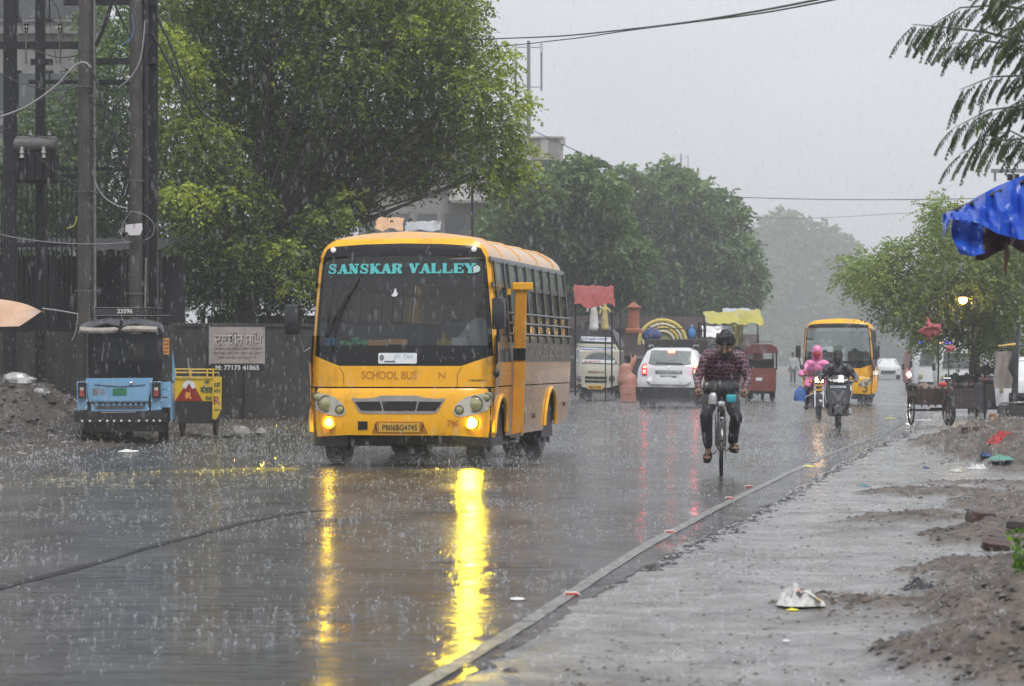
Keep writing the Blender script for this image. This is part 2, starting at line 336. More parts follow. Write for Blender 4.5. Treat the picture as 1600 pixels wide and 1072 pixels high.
def sh_h(x, y):
    m_ = mud_amt(x, y); base = -.035 + .012 * fb(x, y, .8, 7) + .006 * fb(x, y, 3.1, 1)
    d = x - re_(y) - .5
    base += max(0, d - 4.2) * .05
    return base + m_ * (1 + .35 * fb(x, y, 4, 8)) + (.03 * fb(x, y, 6.5, 6) + .035 * abs(fb(x, y, 11, 1)) + .016 * fb(x, y, 27, 1)) * min(1, m_ * 22)
def sh_m(x, y, z):
    d = x - re_(y) - .5
    return max(0, min(1, mud_amt(x, y) * 26 + .9 * (fb(x, y, .9, 3) + .45 * fb(x, y, 3.4, 2)) - .12 + max(0, d - 4.5) * .3))
def shx(y):
    e = re_(y) + edge_off(y) - .02; return [e + 9 * (k/170) ** 1.25 for k in range(171)]
YSS = [y for y in YS if y <= 9] + list(np.arange(9.05, 17, .065)) + [y for y in YS if 17 < y < 140]
strip('shoulder', shx, sh_h, SHM, YSS, sh_m)
strip('verge', lambda y: [re_(y) + .3 + k * 10 for k in range(4)], lambda x, y: -.06, SHM, [y for y in YS if y > 130], lambda x, y, z: .6)
# left dirt verge
def lv_h(x, y):
    d = le_(y) - x; e = max(0, min(1, d / 1.5))
    heap = .75 * math.exp(-((x + 8.9) / 1.5) ** 2 - ((y - 49.5) / 3.2) ** 2) + .45 * math.exp(-((x + 10.4) / 1.6) ** 2 - ((y - 50) / 5) ** 2)
    return -.02 - .03 * (1 - e) + e * (.05 + .05 * fb(x, y, .7, 4) + .03 * fb(x, y, 2.5, 1)) + heap * (1 + .3 * fb(x, y, 1.7, 3) + .2 * fb(x, y, 5, 3)) + min(.12, heap) * .5 * fb(x, y, 9, 2)
strip('dirt_verge', lambda y: [le_(y) + .6 - 11 * (k/90) ** 1.2 for k in range(91)], lv_h, M('wet_dirt', (.055, .045, .038), .5, var=.5, vs=3, bump=.8, bs=14, dirt=(.13, .115, .1), dirts=5, dirtamt=.4), [y for y in YS if 20 < y < 150])
# ---------------- buses ----------------
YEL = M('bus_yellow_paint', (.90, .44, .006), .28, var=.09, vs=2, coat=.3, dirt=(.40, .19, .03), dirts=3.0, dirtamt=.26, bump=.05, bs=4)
YELD = M('bus_brown_side_paint', (.50, .27, .10), .25, var=.25, vs=2.5, coat=.7, dirt=(.26, .17, .11), dirts=1.6, dirtamt=.45, bump=.5, bs=1.6)  # browner and duller than the front yellow
YELR = M('bus_roof_paint', (.72, .40, .13), .3, var=.1, vs=3, coat=.6, dirt=(.5, .36, .2), dirts=3, dirtamt=.3)
BLKG = M('black_screen_border', (.008, .008, .009), .22, var=.2, coat=.15, spec=.3, bump=.05, bs=3)
GLS = Mglass('windscreen_glass', (.80, .84, .84), .04, .8); GLSD = Mglass('dark_side_glass', (.1, .11, .11), .08)
GLSC = Mglass('clear_windscreen_glass', (.8, .85, .85))
FOG = Memit('yellow_fog_lamp_light', (1, .66, .015), 80); FOGL = Memit('dimmer_fog_lamp_light', (1, .66, .015), 50); LENS = M('lamp_lens', (.35, .33, .18), .08, .2, var=.3, vs=30, coat=1)
REFL = M('lamp_reflector', (.62, .60, .52), .2, .5, var=.2, vs=12, coat=.6)
def bus_hw(z): return float(np.interp(z, [.3, .36, 1.3, 2.0, 2.62, 2.74, 2.83, 2.92, 2.97, 3.0], [1.15, 1.17, 1.215, 1.17, 1.115, 1.08, 1.0, .84, .55, 0]))
def bus_yf(x, z):
    y = .05 * (abs(x)/1.2) ** 2 + .22 * (abs(x)/1.2) ** 7
    if z > 1.35: y += (z - 1.35) * .10
    if z > 2.7: y += (z - 2.7) ** 2 * 2.2
    if z < 1.0: y -= .05 * min(1, (1.0 - z) / .08)
    if z < .55: y += (.55 - z) * .15
    return y
def slab_text(txt, x0, x1, z0, z1, mapf, mat, parent):
    # heavy slab serif capitals: thick stems, thin cross strokes, square feet
    T, h = .36, .15; sf = lambda x, y: ((x - .22, y), (x + .22, y), h)
    G_ = {'A': [((.5, .97), (.17, .05), .16), ((.5, .97), (.80, .05), T), ((.25, .33), (.75, .33), h), sf(.15, .06), sf(.82, .06)],
          'N': [((.20, 0), (.20, 1), .14), ((.82, 0), (.82, 1), .14), ((.20, .98), (.80, .02), T), sf(.18, .06), sf(.82, .94), ((.02, .94), (.3, .94), h)],
          'K': [((.22, 0), (.22, 1), T), ((.30, .42), (.78, .95), .14), ((.42, .55), (.80, .06), T), sf(.2, .06), sf(.2, .94), sf(.80, .94), sf(.82, .06)],
          'R': [((.22, 0), (.22, 1), T), ((.2, .94), (.66, .94), h), ((.66, .95), (.80, .86), .16), ((.78, .90), (.78, .58), T), ((.80, .60), (.66, .50), .16), ((.2, .5), (.66, .5), h), ((.58, .5), (.82, .06), T), sf(.2, .06), ((.72, .06), (1, .06), h)],
          'V': [((.2, .95), (.5, .03), T), ((.82, .95), (.5, .03), .16), sf(.2, .94), sf(.82, .94)],
          'L': [((.24, 0), (.24, 1), T), sf(.24, .94), ((.02, .07), (.95, .07), .15), ((.92, 0), (.92, .38), .14)],
          'E': [((.24, 0), (.24, 1), T), ((.02, .07), (.92, .07), .14), ((.02, .93), (.90, .93), .14), ((.90, 0), (.90, .34), .13), ((.88, 1), (.88, .68), .13), ((.3, .5), (.68, .5), h), ((.68, .36), (.68, .64), .11)],
          'Y': [((.18, .95), (.5, .45), T), ((.84, .95), (.5, .45), .16), ((.5, .5), (.5, 0), T), sf(.18, .94), sf(.84, .94), sf(.5, .06)],
          'S': [((.84, .62), (.84, .98), .13), ((.82, .80), (.62, .94), .15), ((.65, .94), (.38, .94), .14), ((.40, .94), (.2, .80), .2), ((.2, .82), (.24, .62), .22), ((.22, .64), (.78, .38), .24), ((.78, .42), (.80, .2), .22), ((.80, .2), (.62, .06), .2), ((.65, .06), (.35, .06), .14), ((.38, .06), (.16, .22), .15), ((.14, .02), (.14, .38), .13)]}
    n = len(txt) - .45 * txt.count(' '); cw = (x1 - x0) / n; x = x0; b = B(); q = 0
    for ch in txt:
        if ch == ' ': x += cw * .55; continue
        for (ax, az), (bx, bz), w_ in G_[ch]:
            A = Vector((x + ax * cw * .93, 0, z0 + az * (z1 - z0))); C = Vector((x + bx * cw * .93, 0, z0 + bz * (z1 - z0))); d = (C - A).normalized(); nn = Vector((d.z, 0, -d.x)) * w_ * .5 * lerp(z1 - z0, cw * .93, abs(d.z)); q += 1
            b.bm.faces.new([b.bm.verts.new(mapf(p.x, p.z, .013 + .00012 * q)) for p in (A + nn, C + nn, C - nn, A - nn)])
        x += cw
    return b.build('lettering', mat, parent, False, fix=False)
def make_bus(main=True, L=6.4, label='', group='school buses', loc=(0, 0, 0), rz=0):
    t = thing('school_bus', label, 'bus', loc, rz, group)
    fm = lambda x, z, o: Vector((x, bus_yf(x, z) - o, z))
    sm_ = lambda s: (lambda y, z, o: Vector((s * (bus_hw(z) + o), y, z)))
    body = YEL
    # --- roof shell
    b = B(); rows = []
    zs = [2.60, 2.68, 2.74, 2.79, 2.84, 2.88, 2.92, 2.95, 2.975, 2.99, 3.0]
    for yy, dz, ins in ((None, -.10, .03), (.06, -.05, .012), (.16, -.018, .004), (.32, 0, 0), (L*.3, .0, 0), (L*.6, 0, 0), (L-.25, 0, 0), (L-.1, -.03, .01), (L, -.1, .03)):
        sec = [(-bus_hw(z), z) for z in zs] + [(bus_hw(z), z) for z in zs[::-1][1:]]
        r_ = []
        for x, z in sec:
            zz = z + dz * max(0, (z - 2.6) / .4); xx = x * (1 - ins)
            y0 = bus_yf(x, zz); y = y0 if yy is None else (yy + y0 * max(0, 1 - yy / .4) if yy < .4 else yy)
            r_.append((xx, y, zz))
        rows.append(r_)
    b.grid(rows)
    roof = b.build('roof', YELR if main else YEL, t, ang=60)
    b = B()
    for k in range(4): yy = 1.2 + k * (L - 2) / 3; b.tube([(x, yy, z + .004) for x, z in [(-bus_hw(z), z) for z in zs[1:]] + [(bus_hw(z), z) for z in zs[::-1][1:-1]]], .012, 4)
    b.build('roof_rib', YELR if main else YEL, roof)
    # --- front panels
    b = B()
    up = [(-1.165, 1.02), (-1.17, 1.385), (-.80, 1.255), (.79, 1.255), (1.17, 1.385), (1.165, 1.02)]
    b.patch(up + [(1.215, 1.02), (1.215, 1.3)] if False else [(-1.21, 1.005), (1.21, 1.005), (1.21, 1.40), (1.155, 1.40), (.79, 1.27), (-.80, 1.27), (-1.155, 1.40), (-1.21, 1.40)], fm, .012, .12)
    b.build('front_panel', body, t, ang=50)
    b = B(); bot = [(-1.165, .36), (-.70, .39), (.70, .39), (1.165, .36), (1.20, .60), (1.205, .985), (-1.205, .985), (-1.20, .60)]
    b.patch(rpoly(bot, [.05, .02, .02, .05, .02, .02, .02, .02]), fm, .014, .12); bump_ = b.build('bumper', body, t, ang=50)
    b = B(); b.patch([(-1.205, .98), (1.205, .98), (1.21, 1.008), (-1.21, 1.008)], fm, -.012, .2); b.build('panel_gap', BLACK, t)
    for s in (-1, 1): b = B(); b.patch([(s*.80, 1.255), (s*.79, 1.255), (s*.735, 1.17), (s*.73, 1.01), (s*.738, 1.01), (s*.745, 1.165)], fm, .0135, 0); b.build('panel_seam', M('seam_brown', (.25, .11, .01), .6), t)
    # pillars and brow round the black screen
    hw = lambda z, i=0: bus_hw(z) - i
    outer = [(-hw(z), z) for z in (1.40, 1.7, 2.0, 2.3, 2.55, 2.68, 2.76, 2.82, 2.86, 2.895)] ; outer = outer + [(-x, z) for x, z in outer[::-1]]
    inner = [(-1.165, 1.40), (-1.135, 1.9), (-1.085, 2.45), (-1.06, 2.66), (-1.0, 2.77), (-.9, 2.80), (-.5, 2.825), (0, 2.835)]; inner = inner + [(-x, z) for x, z in inner[::-1][1:]]
    b = B()
    half = [(-hw(1.40), 1.40)] + outer[1:10] + [(0, 2.9)] + [(0, 2.835)] + inner[:7][::-1]
    b.patch(half, fm, .012, .12); b.patch([(-x, z) for x, z in half], fm, .012, .12); b.build('windscreen_surround', body, t, ang=50)
    # black border ring + glass
    bo = [(-1.17, 1.40), (-.80, 1.262), (.79, 1.262), (1.17, 1.40), (1.14, 1.9), (1.09, 2.45), (1.065, 2.66), (1.005, 2.775), (.9, 2.803), (.5, 2.828), (0, 2.838), (-.5, 2.828), (-.9, 2.803), (-1.005, 2.775), (-1.065, 2.66), (-1.09, 2.45), (-1.14, 1.9)]
    gi = rpoly([(-1.125, 1.53), (1.105, 1.53), (1.045, 2.62), (.5, 2.675), (-.5, 2.675), (-1.045, 2.62)], [.05, .05, .09, 0, 0, .09])
    # ring as two halves
    def ring(b_, o_, i_, th):
        top = [p for p in o_ if True]
        L_ = [p for p in o_ if p[0] <= 0]; 
    b = B()
    b.patch([(-1.17, 1.40), (-.80, 1.262), (.79, 1.262), (1.17, 1.40), (1.165, 1.53), (-1.165, 1.53)], fm, .009, .12)
    b.patch([(-1.165, 1.53), (-1.125, 1.53), (-1.045, 2.62), (-1.02, 2.66), (-.98, 2.665), (-.5, 2.675), (0, 2.678), (0, 2.838), (-.5, 2.828), (-.9, 2.803), (-1.005, 2.775), (-1.065, 2.66), (-1.09, 2.45), (-1.14, 1.9)], fm, .009, .12)
    b.patch([(1.165, 1.53), (1.105, 1.53), (1.035, 2.62), (1.01, 2.66), (.97, 2.665), (.5, 2.675), (0, 2.678), (0, 2.838), (.5, 2.828), (.9, 2.803), (1.005, 2.775), (1.065, 2.66), (1.09, 2.45), (1.14, 1.9)], fm, .009, .12)
    b.build('screen_border', BLKG, t, ang=50)
    b = B(); b.patch(gi, fm, .003, .12); b.build('windscreen', GLS if main else GLSC, t, ang=60)
    # --- sides
    # front arch y .12-1.02 ; rear arch centre
    ya, yb = .58, L - 1.78
    arch = lambda c, r=.50: [(c + r * math.cos(a), .42 + (r + .03) * math.sin(a)) for a in np.linspace(math.pi, 0, 11)]
    for s in (1, -1):
        low = [(.22, .42)] + [(max(.13, p[0]), p[1]) for p in arch(ya, .44)] + [(1.10, .36), (yb - .55, .36)] + arch(yb) + [(yb + .55, .42), (L - .15, .44), (L, .62), (L, 1.0), (.22, 1.0)]
        low = low[1:] if s else low
        b = B(); b.patch([(.13, 1.0)] + [(max(.13, p[0]), p[1]) for p in arch(ya, .44)] + [(1.04, .36), (yb - .52, .36)] + arch(yb) + [(yb + .54, .42), (L - .15, .44), (L, .62), (L, 1.0)], sm_(s), .01, .3)
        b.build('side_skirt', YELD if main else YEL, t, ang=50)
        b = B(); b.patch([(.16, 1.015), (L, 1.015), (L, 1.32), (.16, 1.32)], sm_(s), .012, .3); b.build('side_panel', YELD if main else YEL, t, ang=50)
        b = B(); b.patch([(.16, 1.32), (L, 1.32), (L, 1.58), (.16, 1.58)], sm_(s), .006, .3); band = b.build('side_band', M('black_weathered_band', (.03, .028, .027), .3, var=.4, coat=.3), t, ang=50)
        if main and s == 1:
            lettering('SANSKAR VALLEY SCHOOL', 1.6, L - .6, 1.38, 1.54, lambda x, z, o: sm_(1)(x, z, o), .012, M('faded_side_lettering', (.25, .23, .22), .5, var=.6, vs=12), band, .01)
        # fenders
        for c, r in ((ya, .44), (yb, .5)):
            b = B(); b.tube([sm_(s)(max(.13, p[0]), p[1], .02) for p in arch(c, r)], .032, 6); b.build('wheel_arch', YEL, t)
            b = B(); b.box((s * .93, c, .62), (.44, r * 2.0, .75)); b.build('wheel_well', BLACK, t)
        # upper frame: posts, rails, panes
        fr = M('black_window_frame', (.022, .022, .024), .35, var=.3, coat=.2)
        b = B(); b.patch([(.20, 1.58), (L, 1.58), (L, 1.66), (.20, 1.66)], sm_(s), .014, .4)
        b.patch([(.20, 2.28), (L, 2.28), (L, 2.34), (.20, 2.34)], sm_(s), .02, .4); b.patch([(.24, 2.60), (L, 2.60), (L, 2.665), (.24, 2.665)], sm_(s), .02, .4)
        b.build('window_rail', fr, t, ang=50)
        ys_ = [.42, 1.12] + list(np.linspace(1.45, L - .12, 8)); prev = .25
        for i, yy in enumerate(ys_):
            b = B(); b.patch([(yy - .045, 1.58), (yy + .045, 1.58), (yy + .045, 2.62), (yy - .045, 2.62)], sm_(s), .03, .3); b.build('window_post', fr, t, ang=50)
            if yy - prev > .25:
                b = B(); b.patch([(prev + .045, 1.66), (yy - .045, 1.66), (yy - .045, 2.28), (prev + .045, 2.28)], sm_(s), .002, .3); b.build('window_pane', GLSD if main else GLSC, t)
                b = B(); b.patch([(prev + .045, 2.34), (yy - .045, 2.34), (yy - .045, 2.60), (prev + .045, 2.60)], sm_(s), .006, .3); b.build('vent_pane', M('grey_vent_glass', (.22, .23, .24), .12, var=.2, coat=.5) if main else GLSC, t)  # vent panes of the main bus are solid grey, not see-through
            prev = yy
        if main:
            for zz in (1.69, 1.83, 1.96):
                b = B(); pts = [Vector((s * (bus_hw(zz) + .055), yy, zz)) for yy in np.linspace(.95, L - .05, 40)]; b.tube(pts, .011, 5)
                for i, yy in enumerate(ys_[1:]): b.box((s * (bus_hw(zz) + .035), yy, zz), (.06, .03, .035))
                b.build('guard_rail', STEEL, t)
        b = B(); b.box((s * .6, L - .006, .0), (.01, .01, .01)); b.bm.free()
    # body corner posts at front sides (cover gap between front curve and sides)
    for s in (1, -1):
        b = B(); rows = []
        for z in (.36, .7, 1.0, 1.3, 1.7, 2.1, 2.5, 2.66):
            h = bus_hw(z); y0 = bus_yf(h * .992, z)
            rows.append([(s * h * .99, y0 - .01, z), (s * (h + .004), y0 + .03, z), (s * (h + .012), max(.14, y0 + .06), z), (s * (h + .012), .30, z)] if z > 1.0 else [(s * h * .99, y0 - .01, z), (s * (h + .004), y0 + .03, z), (s * (h + .012), max(.13, y0 + .05), z), (s * (h + .012), max(.14, y0 + .06), z)])
        b.grid(rows); b.build('corner_panel', YEL, t, ang=60)
    # rear wall and floor, interior
    b = B(); b.patch([(-1.15, .44), (1.15, .44), (1.21, 1.3), (1.17, 2.0), (1.11, 2.6), (.9, 2.86), (-.9, 2.86), (-1.11, 2.6), (-1.17, 2.0), (-1.21, 1.3)] if main else [(-1.15, .44), (1.15, .44), (1.21, 1.3), (1.2, 1.5), (-1.2, 1.5), (-1.21, 1.3)], lambda x, z, o: Vector((x, L - .01 + o, z)), .01, .4)
    b.build('rear_wall', YEL, t)
    if not main: b = B(); b.patch([(-1.19, 1.51), (1.19, 1.51), (1.11, 2.6), (-1.11, 2.6)], lambda x, z, o: Vector((x, L - .02 + o, z)), .01, .4); b.build('rear_window', GLSC, t)
    b = B(); b.box((0, L/2, .62), (2.2, L - .5, .06)); b.box((0, L/2, .42), (.8, L - .4, .3)); b.build('floor', M('bus_floor', (.02, .02, .02), .8), t)
    b = B(); b.box((0, .48, 1.36), (2.2, .55, .3), bev=.05); b.build('dashboard', M('dashboard_plastic', (.035, .035, .037), .5), t)
    seat = M('seat_vinyl', (.035, .035, .045) if main else (.10, .13, .17), .5)
    first = None
    for r_ in range(6):
        for x in (-.7, .7):
            if not main and r_ > 3: continue
            if first is None:
                b = B(); b.box((0, 0, 1.05), (.85, .5, .12), bev=.04); b.box((0, .22, 1.45), (.85, .1, .8), bev=.04); first = b.build('passenger_seat', seat, t); o = first
            else: o = first.copy(); COL.objects.link(o)
            o.location = (x, 1.75 + r_ * .8, 0)
    if main:
        b = B(); b.box((-.0, 1.6, 2.45), (2.1, .03, .25)); b.build('inner_bulkhead', M('inner_trim', (.05, .048, .045), .6), t)
    b = B(); b.box((.55, .9, 1.15), (.5, .5, .12), bev=.04); b.box((.55, 1.12, 1.5), (.5, .1, .75), bev=.04); b.build('driver_seat', seat, t)
    b = B(); b.lathe([(.2, -.012), (.215, 0), (.2, .012), (.185, 0), (.2, -.012)], (.55, .62, 1.62), Vector((0, -.75, .65)), 20); b.cyl((.55, .62, 1.62), (.55, .5, 1.4), .02); b.build('steering_wheel', BLACK, t)
    # wheels
    def wheel(x, y, r, wd, nm='wheel'):
        b = B(); b.lathe([(r*.62, -wd/2), (r*.93, -wd/2), (r, -wd/2 + .04), (r, wd/2 - .04), (r*.93, wd/2), (r*.62, wd/2)], (x, y, r), 'x', 28)
        for k in range(-2, 3):
            pass
        o = b.build(nm, TYRE, t)
        b = B(); sg = 1 if x > 0 else -1
        b.lathe([(r*.63, wd/2*sg), (r*.6, (wd/2 - .06)*sg), (r*.25, (wd/2 - .08)*sg), (r*.2, (wd/2)*sg), (.001, (wd/2)*sg)], (x, y, r), 'x', 20); b.build('rim', M('dirty_rim', (.16, .15, .14), .5, .4, var=.3), o)
        b = B()
        for k in range(30):
            a = 2*math.pi*k/30; b.box((x, y + math.cos(a)*r, r + math.sin(a)*r), (wd*.82, .035, .012), rot=(a + math.pi/2, 0, 0))
        b.build('tread', TYRE, o)
    for s in (1, -1):
        wheel(s * .92, ya, .42, .24); wheel(s * .96, yb, .42, .24); wheel(s * .66, yb, .42, .22)
    b = B(); b.cyl((-.9, ya, .40), (.9, ya, .40), .05); b.box((0, ya, .36), (1.0, .12, .1)); b.box((-.35, .9, .42), (.1, 1.6, .2)); b.box((.35, .9, .42), (.1, 1.6, .2)); b.ball((0, .9, .35), (.3, .3, .14)); b.box((.55, .35, .32), (.3, .3, .16)); b.box((-.45, .4, .3), (.5, .12, .12), bev=.02); b.box((.1, .3, .34), (.4, .05, .1)); b.cyl((-.9, yb, .42), (.9, yb, .42), .09); b.ball((0, yb, .42), .22); b.box((0, yb-.3, .36), (1.9,.06,.42)); b.box((0, L * .45, .44), (.3, L * .8, .1)); b.cyl((0, ya, .4), (0, ya, .46), .1); b.build('axle_and_chassis', M('grimy_chassis', (.02, .019, .018), .6, bump=.5), t)
    for s in (1, -1):
        b = B(); b.box((s * .84, yb + .62, .33), (.5, .012, .36)); b.build('mud_flap', BLACK, t)
    # lamps
    for s in (-1, 1):
        hp = [(.69, .70), (.72, .645), (.78, .625), (1.0, .66), (1.12, .71), (1.185, .87), (1.19, .925), (1.165, .94), (.86, .88), (.75, .80)]
        b = B(); b.patch(rpoly([(s * x, z) for x, z in hp], .02), fm, .022, .06); hl = b.build('headlight', REFL, t, ang=50)
        for x, z, r_ in ((.965, .79, .088), (.775, .715, .05), (1.10, .875, .048)):
            y0 = bus_yf(x, z) - .02; b = B(); b.lathe([(r_ * 1.16, 0), (r_ * 1.12, -.014), (r_, -.016), (r_ * .98, -.008), (r_ * .7, -.024), (.001, -.032)], (s * x, y0, z), 'y', 18); b.build('lens', LENS, hl)
            b = B(); b.lathe([(r_*1.2, .0), (r_*1.2, -.016), (r_*1.08, -.018), (r_*1.05, -.0)], (s * x, y0, z), 'y', 18); b.build('bezel', DARKP, hl)
        fx, fz = s * .925, .55; y0 = bus_yf(fx, fz)
        b = B(); b.lathe([(.10, -.008), (.095, -.03), (.075, -.03), (.06, -.012)], (fx, y0, fz), 'y', 20); fl = b.build('fog_lamp', YEL if main else DARKP, t)
        if main:
            b = B(); b.lathe([(.07 if s > 0 else .052, -.02), (.03, -.034), (.001, -.04)], (fx, y0, fz), 'y', 16); b.build('bulb', FOG if s > 0 else FOGL, fl)
            ld = bpy.data.lights.new('fog_lamp_beam', 'SPOT'); ld.energy = 420 if s > 0 else 1100; ld.color = (1, .74, .02); ld.spot_size = math.radians(52); ld.spot_blend = .8; ld.specular_factor = .12; ld.shadow_soft_size = .08
            lo = bpy.data.objects.new('fog_lamp_beam', ld); COL.objects.link(lo); lo.parent = fl; lo.location = (fx, y0 - .07, fz); lo.rotation_euler = (math.radians(84), 0, math.radians(180 if False else 0))
            lo.rotation_euler = Vector((-.15 if s > 0 else -.45, -1, -.26)).to_track_quat('-Z', 'Y').to_euler()
    # grille
    b = B(); gp = rpoly([(-.62, .865), (-.50, .855) , (-.30, .87), (-.25, .895), (.25, .895), (.30, .87), (.50, .855), (.60, .865), (.50, .685), (.44, .665), (-.46, .665), (-.52, .685)], .02); b.patch(gp, fm, .022, .15); gr = b.build('grille', M('grille_silver', (.40, .38, .35), .3, .5, var=.2), t)
    for q in ([(-.575, .815), (-.245, .82), (-.215, .70), (-.49, .70)], [(-.225, .822), (.24, .822), (.21, .70), (-.195, .70)], [(.26, .82), (.56, .815), (.475, .70), (.23, .70)]):
        b = B(); b.patch(rpoly(q, .015), fm, .028, .15); b.build('mesh_panel', M('grille_mesh_black', (.01, .01, .01), .7, var=.6, vs=60), gr)
    # plate recess, plate, hole, badge
    b = B(); b.patch([(-.36, .41), (-.30, .565), (.31, .565), (.37, .41)], fm, .017, .15); b.build('plate_recess', M('recess_orange', (.42, .16, .01), .5), t)
    b = B(); b.patch(rect(-.262, .43, .262, .545, .012), fm, .026, .2); pl = b.build('number_plate', M('plate_yellow', (.72, .42, .06), .4, var=.1), t)
    if main:
        ink = M('plate_ink', (.03, .025, .02), .5, var=.2)
        lettering('PB06BG4745', -.215, .235, .452, .525, fm, .028, ink, pl, .012)
        b = B()
        for s in (-1, 1): b.patch([(s*.285, .45), (s*.30, .53), (s*.315, .53), (s*.30, .45)], fm, .022, 0)
        b.build('clip', DARKP, pl)
        b = B(); b.patch([(-.54, .45), (-.41, .455), (-.405, .57), (-.54, .57)], fm, .019, .2); b.build('hook_opening', M('opening_rim', (.3, .2, .08), .5), t)
        b = B(); b.patch([(-.535, .455), (-.42, .465), (-.41, .50), (-.415, .565), (-.53, .562)], fm, .0215, .2); b.build('opening', M('opening_dark', (.006, .006, .006), .8), t)
        fade = M('faded_orange_lettering', (.55, .20, .02), .4, var=.3, vs=20)
        lettering('SCHOOL BUS', -.50, .22, 1.10, 1.205, fm, .014, fade, t, .018)
        lettering('N', .50, .59, 1.11, 1.19, fm, .014, fade, t, .01)
        lettering('TURBOMAXX', .88, 1.09, 1.077, 1.10, fm, .015, ink, t, .02)
        lettering('7M', .62, .76, .50, .59, fm, .018, fade, t, .02)
        b = B()
        slab_text('SANSKAR VALLEY', -.985, .955, 2.45, 2.575, fm, M('teal_vinyl', (.10, .52, .52), .35, var=.08), t)
        # slab feet of the letters
        # stickers and papers
        b = B(); b.patch(rect(-.28, 1.30, .22, 1.435, .02), fm, .014, .2); st = b.build('permit_sticker', M('white_sticker', (.75, .78, .80), .4, var=.05), t)
        lettering('JAY MAA', -.08, .17, 1.345, 1.43, fm, .016, M('faint_blue_ink', (.35, .45, .55), .5), st, 0)
        b = B(); b.patch(disc(-.235, 1.375, .03, .04), fm, .016, 0); b.patch(rect(-.2, 1.315, -.06, 1.335), fm, .016, 0); b.build('emblem', M('grey_ink', (.15, .16, .2), .5, var=.6, vs=80), st)
        b = B(); b.patch([(-.13, 2.17), (-.10, 2.2), (-.09, 2.25), (-.07, 2.26), (-.06, 2.21), (-.04, 2.19), (-.06, 2.16), (-.10, 2.15)], fm, .012, 0); b.build('bird_sticker', WHITEP, t)
        b = B(); b.patch(disc(.955, 2.505, .045, n=12), fm, .014, 0); b.patch([(.91, 2.45), (.95, 2.46), (.97, 2.50), (.93, 2.49)], fm, .013, 0); b.build('round_sticker', M('pale_sticker', (.5, .62, .62), .4), t)
        for x in (-.916, .919):
            b = B(); b.lathe([(.036, 0), (.034, -.018), (.02, -.026), (.001, -.028)], (x, bus_yf(x, 2.757) - .008, 2.757), 'y', 14); b.build('marker_lamp', M('marker_white', (.8, .8, .78), .2, coat=.6, emit=(1, 1, 1), es=.15), t)
        # things on the dashboard: belong to top level
        def item(bb, nm, mat, label, cat):
            o = bb.build(nm, mat); o.location = Vector(loc) + Matrix.Rotation(rz, 3, 'Z') @ Vector((0, 0, 0)); o.rotation_euler = (0, 0, rz); tag(o, label, cat)
        b = B(); b.box((-1.0, .40, 1.57), (.16, .1, .12), bev=.01); item(b, 'box', M('blue_carton', (.04, .35, .8), .5), 'blue box at the left end of the bus dashboard', 'box')
        b = B()
        for k in range(14): b.ball((-.83 + k*.03 + random.uniform(-.02, .02), .38 + random.uniform(-.05, .05), 1.56 + random.uniform(-.02, .06) * (1 - abs(k-7)/9)), (.05, .045, .035), 7, 5)
        item(b, 'plastic_bag', M('green_plastic', (.05, .50, .2), .2, var=.7, vs=25, coat=.6, bump=1, bs=40), 'crumpled green plastic bag on the bus dashboard', 'bag')
        b = B(); b.box((-.37, .33, 1.565), (.26, .02, .075), rot=(0, -.02, 0)); item(b, 'card', M('orange_card', (.75, .33, .04), .5), 'orange card leaning behind the windscreen, left of two', 'card')
        b = B(); b.box((-.10, .33, 1.58), (.25, .02, .07), rot=(0, .03, 0)); item(b, 'card', M('orange_card', (.75, .33, .04), .5), 'orange card leaning behind the windscreen, right of two', 'card')
        b = B(); b.lathe([(.10, 0), (.09, .03), (.06, .05), (.055, .09), (.03, .12), (.035, .15), (.022, .17), (.001, .21)], (.49, .36, 1.51), 'z', 12); b.ball((.42, .36, 1.57), (.03, .02, .03)); b.ball((.56, .36, 1.57), (.03, .02, .03))
        item(b, 'figurine', M('gold_figurine', (.55, .38, .08), .35, .5, bump=.6, bs=60), 'small gold seated figurine on the bus dashboard', 'figurine')
        b = B(); b.box((.70, .36, 1.57), (.22, .1, .12), bev=.02); item(b, 'towel', M('white_cloth', (.6, .6, .57), .8, bump=.8), 'folded pale cloth on the right of the bus dashboard', 'cloth')
        b = B(); b.patch([(.56, 1.53), (.70, 1.72), (.80, 1.86), (.92, 1.90), (1.08, 1.78), (1.09, 1.53)], lambda x, z, o: Vector((x, .62 + .1 * math.sin(x*9) - o, z)), .03, .06); b.build('haze_sheet', M('pale_windscreen_haze', (.42, .42, .42), .7, var=.25, vs=5), t)  # added pale sheet, paints the white haze low in the windscreen
        # wiper
        b = B(); b.tube([(-.915, bus_yf(-.9, 1.45) - .03, 1.45), (-.90, bus_yf(-.9, 1.6) - .05, 1.66), (-.78, bus_yf(-.75, 2.0) - .045, 2.0), (-.70, bus_yf(-.7, 2.1) - .035, 2.12)], .013, 5); wp = b.build('wiper', BLACK, t)
        b = B(); b.tube([fm(-.95, 1.67, .025), fm(-.90, 1.84, .03), fm(-.75, 2.08, .035), fm(-.62, 2.27, .03), fm(-.53, 2.43, .025)], [.012, .018, .02, .018, .01], 5); b.build('blade', BLACK, wp)
        # mirrors
        b = B(); b.box((1.295, -.12, 1.93), (.17, .09, .40), bev=.03, seg=2); mr = b.build('mirror', DARKP, t); b = B(); b.tube([(1.2, .12, 2.2), (1.27, -.05, 2.22), (1.29, -.1, 2.1)], .014); b.tube([(1.22, .14, 1.3), (1.25, .0, 1.55), (1.28, -.1, 1.75)], .014); b.ball((1.235, .03, 1.18), (.045, .04, .06)); b.build('bracket', BLACK, mr)
